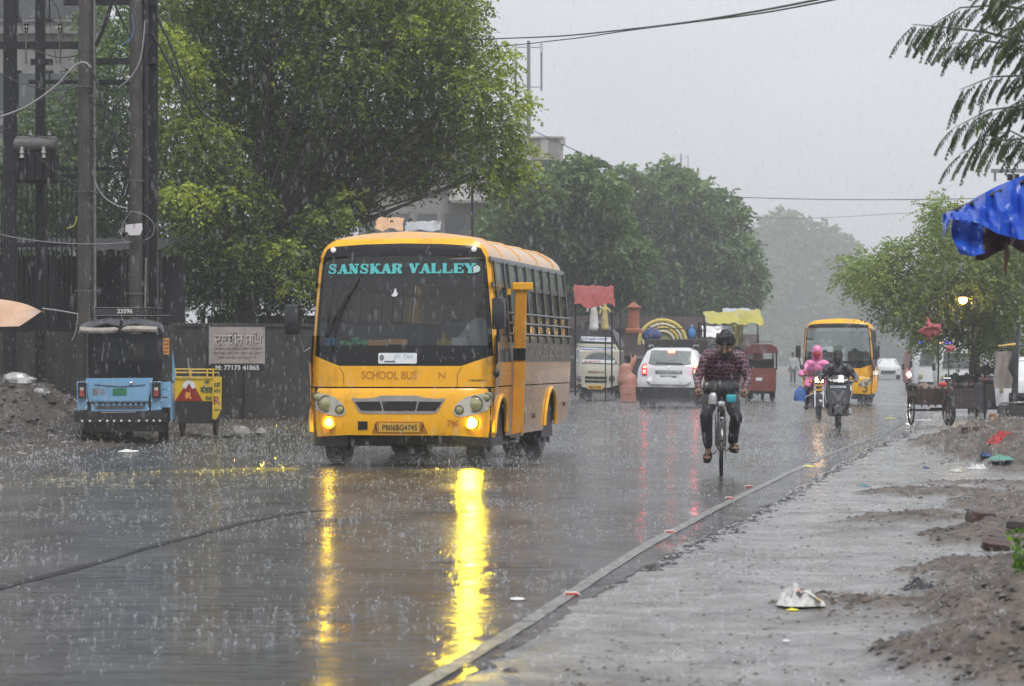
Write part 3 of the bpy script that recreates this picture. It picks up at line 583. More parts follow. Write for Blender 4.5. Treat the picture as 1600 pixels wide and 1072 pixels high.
        b = B(); b.box((-1.385, -.1, 1.86), (.19, .09, .38), bev=.03, seg=2); mr = b.build('mirror', DARKP, t); b = B(); b.tube([(-1.2, .12, 1.5), (-1.26, .0, 1.45), (-1.3, -.08, 1.68)], .012); b.build('bracket', STEEL, mr)
        # sagging cable at lower left
        b = B(); b.tube([(-1.19, .1, .80), (-1.22, .05, .66), (-1.27, .0, .56), (-1.30, -.02, .50)], .013); b.build('loose_strap', BLACK, t)
        # open door leaf, folded outward
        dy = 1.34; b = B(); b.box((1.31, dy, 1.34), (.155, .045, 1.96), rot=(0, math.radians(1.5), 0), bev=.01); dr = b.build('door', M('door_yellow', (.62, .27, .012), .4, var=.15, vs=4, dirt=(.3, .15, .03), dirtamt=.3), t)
        b = B(); b.box((1.36, dy - .03, 2.31), (.27, .05, .10), bev=.01); b.box((1.14, dy - .03, 2.24), (.12, .05, .08)); b.build('door_header', YEL, dr)
        b = B(); b.box((1.315, dy - .026, 1.42), (.165, .012, .16)); b.build('door_band', BLKG, dr)
        b = B(); b.box((1.27, dy - .01, .36), (.16, .05, .05), rot=(0, -.2, 0)); b.box((1.24, dy, .28), (.1, .1, .02)); b.build('footplate', STEEL, dr)
        for yy, zz in ((1.7, .72), (2.3, .60), (3.2, .58), (L - .5, .70)):
            b = B(); b.box((bus_hw(zz) + .02, yy, zz), (.03, .05, .24 if yy == 2.3 else .06)); b.build('latch', DARKP, t)
    else:
        lettering('SCHOOL BUS', -.3, .35, 1.1, 1.16, fm, .014, M('faint_white', (.6, .6, .55), .5), t, .02)
        b = B(); b.patch([(-.18, 1.62), (.13, 1.62), (.15, 2.05), (-.16, 2.07)], fm, -.04, .3); b.build('notice', M('pale_green_paper', (.68, .75, .55), .6), t)
        for sx in (-1, 1):
            b = B(); b.box((sx * 1.36, -.1, 1.85), (.18, .1, .42), bev=.03); mr = b.build('mirror', DARKP, t); b = B(); b.tube([(sx*1.2, .1, 1.4), (sx*1.25, 0, 1.2), (sx*1.33, -.05, 1.7)], .02); b.build('bracket', BLACK, mr)
        b = B(); b.tube([fm(-.6, 1.50, .03), fm(-.2, 1.56, .03), fm(.1, 1.5, .03)], .014); b.build('wiper', BLACK, t)
    return t
BUSRZ = -math.atan(.173)
BP = G(625, 728); BP.z = 0
make_bus(True, 6.4, 'big yellow school bus with glowing yellow fog lamps and a teal name across its windscreen', loc=BP, rz=BUSRZ)
# ---------------- people ----------------
SKIN = M('brown_skin', (.16, .075, .045), .45, var=.15, vs=12, sss=.1)
def fuse(caps, name, mat, parent, vox=.012, sm=4, wr=0, wrs=12, wro=0, sq=None):
    """capsules (p0, p1, r0, r1) united into one continuous skin"""
    b = B()
    for c in caps:
        p0, p1, r0, r1 = Vector(c[0]), Vector(c[1]), c[2], c[3]; d = p1 - p0; n = max(1, int(d.length / max(.35 * min(r0, r1), .004)))
        n = min(n, 14)
        pts = []; rs = []
        dn = d.normalized() if d.length > 1e-6 else Vector((0, 0, 1))
        for a in (75, 50, 25): pts.append(p0 - dn * r0 * math.sin(math.radians(a))); rs.append(r0 * math.cos(math.radians(a)))
        for k in range(n + 1): pts.append(p0.lerp(p1, k / n)); rs.append(lerp(r0, r1, k / n))
        for a in (25, 50, 75): pts.append(p1 + dn * r1 * math.sin(math.radians(a))); rs.append(r1 * math.cos(math.radians(a)))
        v0 = len(b.bm.verts); b.tube(pts, rs, 12)
        if len(c) > 4:      # flatten across the fore-aft axis
            b.bm.verts.ensure_lookup_table(); cen = (p0 + p1) / 2
            for v in b.bm.verts[v0:]: v.co.y = cen.y + (v.co.y - cen.y) * c[4] if c[4] else v.co.y
    bmesh.ops.recalc_face_normals(b.bm, faces=b.bm.faces[:])
    me = bpy.data.meshes.new(name); b.bm.to_mesh(me); b.bm.free()
    o = bpy.data.objects.new(name, me); COL.objects.link(o)
    md = o.modifiers.new('r', 'REMESH'); md.mode = 'VOXEL'; md.voxel_size = vox
    if sm: m2 = o.modifiers.new('s', 'SMOOTH'); m2.iterations = sm; m2.factor = .5
    bpy.context.view_layer.update(); me2 = bpy.data.meshes.new_from_object(o.evaluated_get(bpy.context.evaluated_depsgraph_get()))
    bpy.data.objects.remove(o); bpy.data.meshes.remove(me)
    if wr:
        no = [v.normal.copy() for v in me2.vertices]
        for v, n_ in zip(me2.vertices, no):
            p = v.co * wrs; v.co += n_ * wr * (noise.noise(Vector((p.x, p.y, p.z * .6 + wro))) + .5 * noise.noise(p * 2.1))
    me2.name = name; return link(name, me2, mat, parent, True, 80)
def hand(p, fwd, side, sc=1.0, curl=1.0):
    """palm, four unequal bent fingers closing round a grip, and a thumb from the side of the palm"""
    f = fwd.normalized(); s = side.normalized(); dn = f.cross(s).normalized(); dn = dn if dn.z < 0 else -dn; p = Vector(p); out = []
    for k in range(4):
        base = p + s * (-.03 + .02 * k) * sc; out.append((p - f * .03 * sc + s * (-.024 + .016 * k) * sc, base + f * .045 * sc, .014 * sc, .012 * sc))
        ln = (.03, .036, .034, .026)[k] * sc; q0 = base + f * .048 * sc; q1 = q0 + (f * .75 + dn * .65 * curl) * ln; q2 = q1 + (f * .1 + dn * curl) * ln * .85; q3 = q2 + (-f * .8 + dn * .3) * ln * .6 * curl
        out += [(q0, q1, .0095 * sc, .009 * sc), (q1, q2, .009 * sc, .008 * sc), (q2, q3, .008 * sc, .007 * sc)]
    t0 = p - s * .03 * sc; t1 = t0 + (-s * .5 + f * .5 + dn * .5) * .035 * sc; t2 = t1 + (f * .5 + dn * .8 + s * .3) * .03 * sc
    out += [(p - f * .02 * sc - s * .015 * sc, t1, .013 * sc, .011 * sc), (t1, t2, .011 * sc, .009 * sc)]
    return out
def make_person(J, label, loc, rz=0, shirt=None, trousers=None, head_look=Vector((0, -1, -.2)), vox=.013, group=None, name='person', headgear='turban', hgmat=None, foot=None, beard=None, sleeve=1.0, mask=None, girth=1.0, skirt=None, hood=None, skin=SKIN, hand_dir=None):
    t = thing(name, label, 'person', loc, rz, group); V = Vector; g = girth
    J = {k: V(v) for k, v in J.items()}
    hd = J['head']; nk = J['neck']; lk = head_look.normalized(); up = (hd - nk).normalized(); side = lk.cross(V((0, 0, 1))).normalized(); upv = side.cross(lk).normalized()
    sh = (J['shL'] + J['shR']) / 2; hp = (J['hipL'] + J['hipR']) / 2; wst = hp.lerp(sh, .38); ch = hp.lerp(sh, .75)
    caps = []
    # head: skull, jaw, nose, ears, neck
    caps += [(hd + upv * .03 + lk * -.005, hd + upv * .035 + lk * -.03, .088, .09), (hd - upv * .045 + lk * .035, hd - upv * .075 + lk * .05, .062, .042), (hd + upv * .02 + lk * .088, hd - upv * .022 + lk * .108, .011, .017),
             (hd + upv * .03 + lk * .078 + side * .04, hd + upv * .03 + lk * .078 - side * .04, .014, .014), (hd - upv * .05 + lk * .088 - side * .018, hd - upv * .05 + lk * .088 + side * .018, .010, .010)]
    for s in (-1, 1): caps += [(hd + side * s * .085 + upv * .018 - lk * .01, hd + side * s * .088 - upv * .02 - lk * .005, .018, .012), (hd + side * s * .05 - upv * .015 + lk * .06, hd + side * s * .055 - upv * .02 + lk * .03, .025, .03)]
    caps += [(hd - upv * .05 - lk * .02, nk, .058, .06), (nk, ch, .062, .10)]
    caps += [(J['shL'].lerp(J['shR'], .12), J['shR'].lerp(J['shL'], .12), .07 * g, .07 * g), (ch, wst, .125 * g, .12 * g), (wst, hp, .12 * g, .13 * g), (J['shL'].lerp(hp, .2), J['hipL'], .08, .09), (J['shR'].lerp(hp, .2), J['hipR'], .08, .09)]
    for s in 'LR':
        caps += [(J['sh' + s], J['el' + s], .048, .036), (J['el' + s], J['wr' + s], .037, .024)]
        caps += [(J['hip' + s], J['kn' + s], .08, .05), (J['kn' + s], J['kn' + s].lerp(J['an' + s], .35), .05, .052), (J['kn' + s].lerp(J['an' + s], .35), J['an' + s], .052, .033), (J['an' + s], J['an' + s] + (J['to' + s] - J['an' + s]) * .25 - V((0, 0, .01)), .036, .035), (J['an' + s] - V((0, 0, .02)), J['to' + s], .036, .026)]
        for q in range(5): 
            ft = (J['to' + s] - J['an' + s]).normalized(); sd = ft.cross(V((0, 0, 1))); sd = sd.normalized() if sd.length > .1 else V((1, 0, 0)); caps.append((J['to' + s] + sd * (q - 2) * .016, J['to' + s] + sd * (q - 2) * .019 + ft * (.035 - abs(q - 1) * .004), .011, .009))
        wd = (J['wr' + s] - J['el' + s]).normalized(); hdv = hand_dir or V((0, -1, -.1)); f = (wd * .5 + hdv).normalized()
        sdv = V((1, 0, 0)) if s == 'R' else V((-1, 0, 0)); caps += [(J['wr' + s], J['wr' + s] + f * .04, .025, .028)] + hand(J['wr' + s] + f * .05, f, -sdv, 1.0)
    body = fuse(caps, 'body', skin, t, vox if vox < .01 else vox, 2)
    for s in (-1, 1):
        b = B(); b.ball(hd + side * s * .034 + upv * .018 + lk * .083, .0125, 8, 6); b.build('eye', M('eye_dark', (.05, .04, .035), .15, coat=1), body)
        b = B(); b.tube([hd + side * s * .052 + upv * .034 + lk * .083, hd + side * s * .034 + upv * .04 + lk * .092, hd + side * s * .015 + upv * .036 + lk * .094], .006, 5); b.build('eyebrow', M('dark_hair', (.012, .010, .009), .6), body)
    if shirt:
        c = [(J['shL'].lerp(J['shR'], .1), J['shR'].lerp(J['shL'], .1), .082 * g, .082 * g), (ch, wst, .148 * g, .135 * g), (wst, hp - (sh - hp).normalized() * .05, .14 * g, .155 * g), (J['shL'].lerp(hp, .15), J['hipL'].lerp(wst, .2), .095 * g, .11 * g), (J['shR'].lerp(hp, .15), J['hipR'].lerp(wst, .2), .095 * g, .11 * g), (nk - V((0, 0, .02)), ch, .072, .11)]
        for s in 'LR':
            e = J['el' + s]; ww = e.lerp(J['wr' + s], .93 * sleeve if sleeve > .5 else 0)
            c += [(J['sh' + s], e, .067 * g, .052 * g)]
            if sleeve > .5: c += [(e, ww, .054 * g, .04 * g)]
        if skirt: c += skirt(J)
        so_ = fuse(c, 'shirt' if not hood else 'raincoat', shirt, t, vox * .9, 5, .011, 13, 3)
        # collar and placket
        if not hood:
            b = B(); rr = .076; b.lathe([(rr + .012, -.012), (rr + .002, .02), (rr - .008, .022), (rr - .004, -.012)], nk + V((0, 0, .005)), (nk - ch).normalized(), 16); b.build('collar', shirt, so_)
    if trousers:
        c = [(J['hipL'], J['hipR'], .125 * g, .125 * g)]
        for s in 'LR': c += [(J['hip' + s], J['kn' + s], .105 * g, .072 * g), (J['kn' + s], J['kn' + s].lerp(J['an' + s], .86), .074 * g, .058 * g)]
        fuse(c, 'trousers', trousers, t, vox, 4, .010, 12, 9)
    if headgear == 'turban':
        c = [(hd + upv * .075 - lk * .02, hd + upv * .085 - lk * .045, .099, .099), (hd + upv * .10 - lk * .01 + side * .02, hd + upv * .14 - lk * .04, .075, .07), (hd + upv * .098 + lk * .03, hd + upv * .06 - lk * .05, .066, .095), (hd + upv * .03 - lk * .07, hd - upv * .01 - lk * .07, .08, .06)]
        tb = fuse(c, 'turban', hgmat, t, .01, 4, .004, 20, 1)
        b = B()
        for k in range(5):
            a0 = .052 + .022 * k; rad = .112 - .006 * abs(k - 1) ; pts = []
            for q in range(13):
                a = math.pi * (q / 12 - .5) * 1.25; pts.append(hd + upv * (a0 + .028 * (1 - abs(a) / 1.9) + .012 * math.sin(a * 2 + k)) + lk * (math.cos(a) * rad - .02) + side * math.sin(a) * rad)
            b.tube(pts, .013, 5)
        tag(b.build('turban_fold', hgmat, tb), kind=None)
    elif headgear == 'cap':
        fuse([(hd + upv * .05 - lk * .02, hd + upv * .055 - lk * .02, .100, .100), (hd - lk * .06, hd - lk * .06 - upv * .03, .06, .05)], 'hair', hgmat, t, .012, 2, .003, 30)
    if hood: fuse([(hd + upv * .05 - lk * .03, hd + upv * .06 - lk * .03, .118, .118), (hd - lk * .04, nk - lk * .02, .11, .11), (hd + upv * .02 + side*.05, nk + side * .05, .07, .07), (hd + upv * .02 - side*.05, nk - side * .05, .07, .07)], 'hood', hood, t, .012, 3, .006, 14)
    if beard: fuse([(hd - upv * .06 + lk * .055, hd - upv * .115 + lk * .06, .054, .03), (hd - upv * .03 + lk * .03 + side * .06, hd - upv * .09 + lk * .05, .03, .05), (hd - upv * .03 + lk * .03 - side * .06, hd - upv * .09 + lk * .05, .03, .05), (hd - upv * .032 + lk * .097 - side * .028, hd - upv * .032 + lk * .097 + side * .028, .011, .011)], 'beard', beard, t, .009, 1, .004, 60)
    if mask: fuse([(hd - upv * .02 + lk * .045, hd - upv * .07 + lk * .05, .083, .065), (hd + lk * .0, hd - upv * .05 - lk * .02, .098, .08)], 'face_cloth', mask, t, .011, 3, .004, 20)
    if foot:
        for s in 'LR':
            ft = (J['to' + s] - J['an' + s]).normalized(); a = J['an' + s] - V((0, 0, .045)) - ft * .04
            b = B(); tt = J['to' + s] + ft * .045; sd = ft.cross(V((0, 0, 1))); sd = sd.normalized() if sd.length > .1 else V((1, 0, 0)); nn = sd.cross(ft).normalized(); nn = nn if nn.z > 0 else -nn
            base = J['to' + s] - nn * .034; hl = J['an' + s] - V((0, 0, .03)) - ft * .05 - nn * .03
            rows = []
            for q in range(8):
                u = q / 7; cpt = hl.lerp(base + ft * .05, u); wdt = .038 + .012 * math.sin(u * 3.1) - (.012 if q in (0, 7) else 0)
                rows.append([cpt + sd * wdt, cpt + sd * wdt - nn * .018, cpt - sd * wdt - nn * .018, cpt - sd * wdt])
            b.grid(rows, close=True); b.bm.faces.new([v for v in b.bm.verts[:4]]) if False else None
            sn = b.build('sandal', foot, t)
            b = B(); m_ = J['to' + s] - ft * .01; b.tube([m_ + sd * .045 - nn * .03, m_ + sd * .03 + nn * .018, m_ + nn * .032, m_ - sd * .03 + nn * .018, m_ - sd * .045 - nn * .03], .011, 5); b.build('strap', foot, sn)
    return t
def plaid_mat():
    m = bpy.data.materials.new('wet_plaid_cotton'); m.use_nodes = True; t = m.node_tree; b = t.nodes['Principled BSDF']; L = t.links.new
    tcn = t.nodes.new('ShaderNodeTexCoord'); sx = t.nodes.new('ShaderNodeSeparateXYZ')
    n = t.nodes.new('ShaderNodeTexNoise'); n.inputs['Scale'].default_value = 6; L(tcn.outputs['Object'], n.inputs['Vector'])
    vm = t.nodes.new('ShaderNodeVectorMath'); vm.operation = 'SCALE'; vm.inputs['Scale'].default_value = .11; L(n.outputs['Color'], vm.inputs[0])
    va = t.nodes.new('ShaderNodeVectorMath'); va.operation = 'ADD'; L(tcn.outputs['Object'], va.inputs[0]); L(vm.outputs[0], va.inputs[1]); L(va.outputs[0], sx.inputs[0])
    def line(sock, per, wid):
        a = t.nodes.new('ShaderNodeMath'); a.operation = 'PINGPONG'; a.inputs[1].default_value = per; L(sock, a.inputs[0])
        c = t.nodes.new('ShaderNodeMath'); c.operation = 'LESS_THAN'; c.inputs[1].default_value = wid; L(a.outputs[0], c.inputs[0]); return c.outputs[0]
    ad = t.nodes.new('ShaderNodeMath'); ad.operation = 'ADD'; L(sx.outputs['X'], ad.inputs[0]); L(sx.outputs['Y'], ad.inputs[1])
    l1 = line(ad.outputs[0], .024, .0045); l2 = line(sx.outputs['Z'], .024, .0045); l3 = line(sx.outputs['Z'], .052, .012)
    def mixc(f, a, bcol):
        q = t.nodes.new('ShaderNodeMix'); q.data_type = 'RGBA'; L(f, q.inputs[0]); q.inputs[7].default_value = (*bcol, 1)
        if isinstance(a, tuple): q.inputs[6].default_value = (*a, 1)
        else: L(a, q.inputs[6])
        return q.outputs[2]
    c = mixc(l3, (.060, .014, .028), (.015, .008, .013)); c = mixc(l1, c, (.24, .13, .17)); c = mixc(l2, c, (.26, .15, .19)); L(c, b.inputs['Base Color']); b.inputs['Roughness'].default_value = .42; return m
PLAID = plaid_mat(); DKTR = M('wet_dark_trousers', (.018, .019, .024), .42, var=.4, vs=9, bump=.4, bs=60)
DKSK = M('dark_skin', (.22, .11, .07), .42, var=.2, vs=12)
# ---------------- bicycle ----------------
def bicycle(loc, rz, label, group=None):
    t = thing('bicycle', label, 'bicycle', loc, rz, group); fr = M('bicycle_black_enamel', (.015, .015, .016), .25, var=.3, coat=.5)
    r = .335
    for yy, nm in ((0, 'front_wheel'), (1.08, 'rear_wheel')):
        b = B(); b.lathe([(r - .022, -.016), (r - .006, -.02), (r, 0), (r - .006, .02), (r - .022, .016), (r - .022, -.016)], (0, yy, r), 'x', 40); wh = b.build(nm, TYRE, t)
        b = B(); b.lathe([(r - .022, -.014), (r - .036, -.01), (r - .036, .01), (r - .022, .014)], (0, yy, r), 'x', 40); b.lathe([(.001, -.045), (.018, -.045), (.018, .045), (.001, .045)], (0, yy, r), 'x', 10); b.build('rim', M('rusty_rim', (.20, .17, .15), .4, .8, var=.4), wh)
        b = B()
        for k in range(28):
            a = 2 * math.pi * k / 28; b.cyl((.03 * (-1) ** k, yy + math.cos(a + .2) * .018, r + math.sin(a + .2) * .018), (0, yy + math.cos(a) * (r - .03), r + math.sin(a) * (r - .03)), .0014, n=3)
        tag(b.build('spokes', STEEL, wh), kind='stuff')
        b = B(); rows = []
        for k in range(17):
            a = math.radians((-10 if yy else 15) + k * (190 if yy else 130) / 16); rr = r + .03; rows.append([(-.032, yy - math.cos(a) * rr if not yy else yy - math.cos(a) * rr, r + math.sin(a) * rr - .012), (-.018, yy - math.cos(a) * rr, r + math.sin(a) * (rr) + .004), (.018, yy - math.cos(a) * rr, r + math.sin(a) * (rr) + .004), (.032, yy - math.cos(a) * rr, r + math.sin(a) * rr - .012)])
        b.grid(rows); b.build('mudguard', fr, t, fix=False)
    T = lambda nm, pts, rr, mt=fr, n=7: (lambda b: b.build(nm, mt, t))(B().tube(pts, rr, n))
    for s in (-1, 1): T('fork_blade', [(s*.045, 0, r), (s*.045, .03, .5), (s*.04, .14, .76)], .011)
    T('fork_crown', [(-.05, .14, .765), (.05, .14, .765)], .018); T('head_tube', [(0, .13, .74), (0, .19, .95)], .02)
    T('down_tube', [(0, .16, .80), (0, .62, .29)], .016); T('top_tube', [(0, .18, .92), (0, .80, .87)], .015); T('seat_tube', [(0, .62, .29), (0, .84, .93)], .016)
    for s in (-1, 1): T('chain_stay', [(s*.03, .62, .29), (s*.06, 1.08, r)], .010); T('seat_stay', [(s*.02, .81, .86), (s*.06, 1.08, r)], .009)
    T('stem', [(0, .185, .94), (0, .20, 1.00)], .013, STEEL); T('handlebar', [(-.265, .40, .965), (-.27, .30, .97), (-.21, .21, .99), (-.08, .19, 1.0), (.08, .19, 1.0), (.21, .21, .99), (.27, .30, .97), (.265, .40, .965)], .012, STEEL)
    for s in (-1, 1):
        T('grip', [(s*.27, .29, .97), (s*.265, .42, .963)], .018, BLACK); T('brake_lever', [(s*.25, .25, .96), (s*.28, .19, .95), (s*.29, .22, .88), (s*.285, .26, .82)], .006, STEEL)
    for s in (-1, 1): T('brake_rod', [(s*.10, .18, .97), (s*.055, .10, .80), (s*.05, .06, .64)], .004, STEEL)
    b = B(); b.lathe([(.001, .0), (.045, .0), (.05, -.03), (.035, -.06), (.001, -.065)], (0, .14, .84), 'y', 14); b.build('lamp', CHROME, t)
    b = B(); b.box((0, .86, .945), (.17, .24, .06), bev=.025, seg=2); b.box((0, .72, .94), (.07, .16, .045), bev=.02); b.build('saddle', BLACK, t)
    b = B(); b.lathe([(.095, -.003), (.10, 0), (.095, .003), (.06, .002)], (.05, .62, .28), 'x', 24); b.build('chainring', STEEL, t)
    for s, a in ((1, .18), (-1, math.pi + .18)):
        px_ = s * .10; e = Vector((s*.085, .62 + math.cos(a) * .165, .28 + math.sin(a) * .165)); T('crank', [(s*.06, .62, .28), e], .011, STEEL)
        b = B(); b.box(e + Vector((s * .06, 0, 0)), (.09, .08, .025), bev=.005); b.build('pedal', BLACK, t)
    b = B(); 
    for x in (-.06, .06): b.tube([(x, .86, .70), (x, 1.30, .70)], .007)
    for y in (.9, 1.05, 1.25): b.tube([(-.06, y, .70), (.06, y, .70)], .006)
    for s in (-1, 1): b.tube([(s*.06, 1.25, .70), (s*.06, 1.08, r)], .006)
    b.build('carrier', fr, t)
    return t
# the cyclist, in the bicycle's own frame
CY = G(1127, 745); CYRZ = math.radians(-4)
bicycle(CY, CYRZ, 'black roadster bicycle ridden towards us down the wet road')
c_, s_ = math.cos(.18), math.sin(.18)
J = dict(head=(.055, .37, 1.495), neck=(.035, .50, 1.435), shL=(-.165, .54, 1.40), shR=(.225, .54, 1.385), elL=(-.275, .53, 1.13), elR=(.325, .53, 1.125), wrL=(-.262, .40, 1.005), wrR=(.272, .40, 1.0),
         hipL=(-.085, .82, .98), hipR=(.095, .82, .98), knL=(-.175, .42, .70), knR=(.175, .46, .68), anL=(-.15, .50, .30), anR=(.135, .76, .355), toL=(-.165, .37, .215), toR=(.165, .60, .315))
make_person(J, 'bearded cyclist in dark turban and wet plaid shirt looking down as he rides', CY, CYRZ, shirt=PLAID, trousers=DKTR, head_look=Vector((-.22, -1, -.5)), vox=.0085, headgear='turban', hgmat=M('black_turban_cloth', (.014, .014, .016), .5, var=.4, bump=.5, bs=50), beard=M('grey_black_beard', (.03, .026, .024), .7, var=.6, vs=60), foot=M('brown_sandal', (.035, .022, .016), .4), skin=DKSK)
def place(o, loc, rz): o.location = loc; o.rotation_euler = (0, 0, rz); return o
# bundle strapped across the handlebar, steel flask and turquoise bottle hanging from it
b = B()
rows = []
for k in range(17):
    u = k / 16 * 2 - 1; rr = .085 * (1 - abs(u) ** 5 * .5) * (1 + .15 * math.sin(k * 1.9)); rows.append([(u * .21 , .13 + rr * .9 * math.cos(a) , 1.02 + .01 * math.sin(k) + rr * math.sin(a) * (1 + .1 * math.sin(a * 5 + k))) for a in np.linspace(0, 2 * math.pi, 15)[:-1]])
b.grid(rows, close=True); bo_ = place(b.build('bundle', M('wet_black_cloth_bundle', (.018, .018, .02), .3, var=.5, bump=1, bs=25, coat=.3), None), CY, CYRZ); tag(bo_, 'dark wet bundle tied across the bicycle handlebar', 'bundle')
b = B(); b.lathe([(.001, 0), (.052, 0), (.055, .02), (.052, .10), (.045, .12), (.03, .135), (.001, .14)], (-.095, .07, .835), 'z', 18); o = place(b.build('tiffin_can', M('dented_steel', (.5, .5, .5), .25, .9, var=.3, bump=.6), None), CY, CYRZ); tag(o, 'dented steel can hanging under the bicycle handlebar', 'can')
b = B(); b.box((.115, .06, .90), (.12, .08, .10), bev=.03, seg=3); o = place(b.build('pouch', M('turquoise_plastic', (.01, .30, .36), .2, var=.5, vs=16, coat=.6, bump=.5), None), CY, CYRZ); tag(o, 'turquoise plastic packet hanging under the bicycle handlebar', 'packet')
# ---------------- trees ----------------
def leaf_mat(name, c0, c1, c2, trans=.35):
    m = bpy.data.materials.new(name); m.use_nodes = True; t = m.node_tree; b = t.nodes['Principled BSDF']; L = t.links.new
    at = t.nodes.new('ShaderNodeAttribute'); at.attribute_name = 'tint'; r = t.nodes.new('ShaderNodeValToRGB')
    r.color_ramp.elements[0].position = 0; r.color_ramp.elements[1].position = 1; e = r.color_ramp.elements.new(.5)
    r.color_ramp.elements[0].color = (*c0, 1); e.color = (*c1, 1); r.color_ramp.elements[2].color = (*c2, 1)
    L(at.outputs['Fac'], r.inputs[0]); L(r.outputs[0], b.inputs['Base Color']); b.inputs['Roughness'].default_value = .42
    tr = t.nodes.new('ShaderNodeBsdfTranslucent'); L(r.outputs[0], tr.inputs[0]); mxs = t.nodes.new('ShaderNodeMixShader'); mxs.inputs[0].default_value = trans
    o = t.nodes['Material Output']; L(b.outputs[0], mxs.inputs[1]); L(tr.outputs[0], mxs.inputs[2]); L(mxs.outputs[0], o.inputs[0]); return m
LEAFA = leaf_mat('broad_tree_leaf', (.03, .055, .014), (.135, .20, .03), (.42, .50, .05))
LEAFB = leaf_mat('dark_tree_leaf', (.035, .07, .022), (.10, .175, .05), (.21, .31, .08))
LEAFC = leaf_mat('fresh_tree_leaf', (.09, .13, .035), (.20, .27, .07), (.36, .46, .12))
BARK = M('wet_bark', (.035, .028, .023), .5, var=.5, vs=8, bump=1, bs=20)
def leaves(name, mat, parent, clumps, n, ll, sprig=.3, pairs=6, droop=.6, seed=0, loc=(0, 0, 0), hue=0):
    """clumps: (centre, radii, tint); n sprigs in all, each a bending stalk with pairs of pointed leaves"""
    rg = np.random.default_rng(seed); K = pairs * 2
    wts = np.array([c[1][0] * c[1][2] for c in clumps]); cnt = np.maximum(1, (wts / wts.sum() * n).astype(int))
    S = []; T = []; Dr = []
    for (c, r, tint), k in zip(clumps, cnt):
        d = rg.normal(size=(k, 3)); d /= np.linalg.norm(d, axis=1)[:, None]; rad = rg.random(k) ** .42
        # ragged: a lumpy radius per direction
        lump = 1 + .22 * np.sin(d[:, 0] * 5 + c[0]) * np.cos(d[:, 2] * 4 + c[2] * 2) + .15 * np.sin(d[:, 2] * 9 + d[:, 0] * 7)
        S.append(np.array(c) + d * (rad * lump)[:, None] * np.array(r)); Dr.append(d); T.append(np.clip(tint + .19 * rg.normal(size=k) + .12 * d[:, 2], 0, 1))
    S = np.concatenate(S); Dr = np.concatenate(Dr); T = np.concatenate(T); N = len(S)
    dr = Dr * .8 + rg.normal(size=(N, 3)) * .55; dr /= np.linalg.norm(dr, axis=1)[:, None]
    u = (np.arange(K) // 2 + 1) / pairs; sgn = np.where(np.arange(K) % 2 == 0, 1., -1.)
    L_ = sprig * (.7 + .6 * rg.random(N))
    P = S[:, None, :] + dr[:, None, :] * (u[None, :, None] * L_[:, None, None]); P[:, :, 2] -= droop * (u[None, :] ** 2) * L_[:, None]
    ax = dr.copy(); ax[:, 2] -= droop; ax /= np.linalg.norm(ax, axis=1)[:, None]
    sd = np.cross(ax, rg.normal(size=(N, 3)) * .4 + np.array([0, 0, 1.])); sd /= np.linalg.norm(sd, axis=1)[:, None] + 1e-9
    ld = sd[:, None, :] * sgn[None, :, None] * .8 + ax[:, None, :] * .55 + rg.normal(size=(N, K, 3)) * .22; ld[:, :, 2] -= .25; ld /= np.linalg.norm(ld, axis=2)[:, :, None]
    nr = np.cross(ld, rg.normal(size=(N, K, 3)) * .5 + ax[:, None, :]); nr /= np.linalg.norm(nr, axis=2)[:, :, None] + 1e-9
    sz = ll * (.65 + .7 * rg.random((N, K)))[:, :, None]; w_ = .26
    v = np.stack([P, P + ld * sz * .5 + nr * sz * w_, P + ld * sz, P + ld * sz * .5 - nr * sz * w_ ], axis=2).reshape(-1, 3)
    M_ = N * K; me = bpy.data.meshes.new(name); me.vertices.add(M_ * 4); me.vertices.foreach_set('co', v.astype(np.float32).ravel())
    me.loops.add(M_ * 4); me.loops.foreach_set('vertex_index', np.arange(M_ * 4, dtype=np.int32)); me.polygons.add(M_); me.polygons.foreach_set('loop_start', np.arange(0, M_ * 4, 4, dtype=np.int32))
    me.update(); a = me.attributes.new('tint', 'FLOAT', 'FACE'); a.data.foreach_set('value', np.clip(np.repeat(T, K) + .07 * rg.normal(size=M_), 0, 1).astype(np.float32))
    me.validate(); return tag(link(name, me, mat, parent, False), kind='stuff')
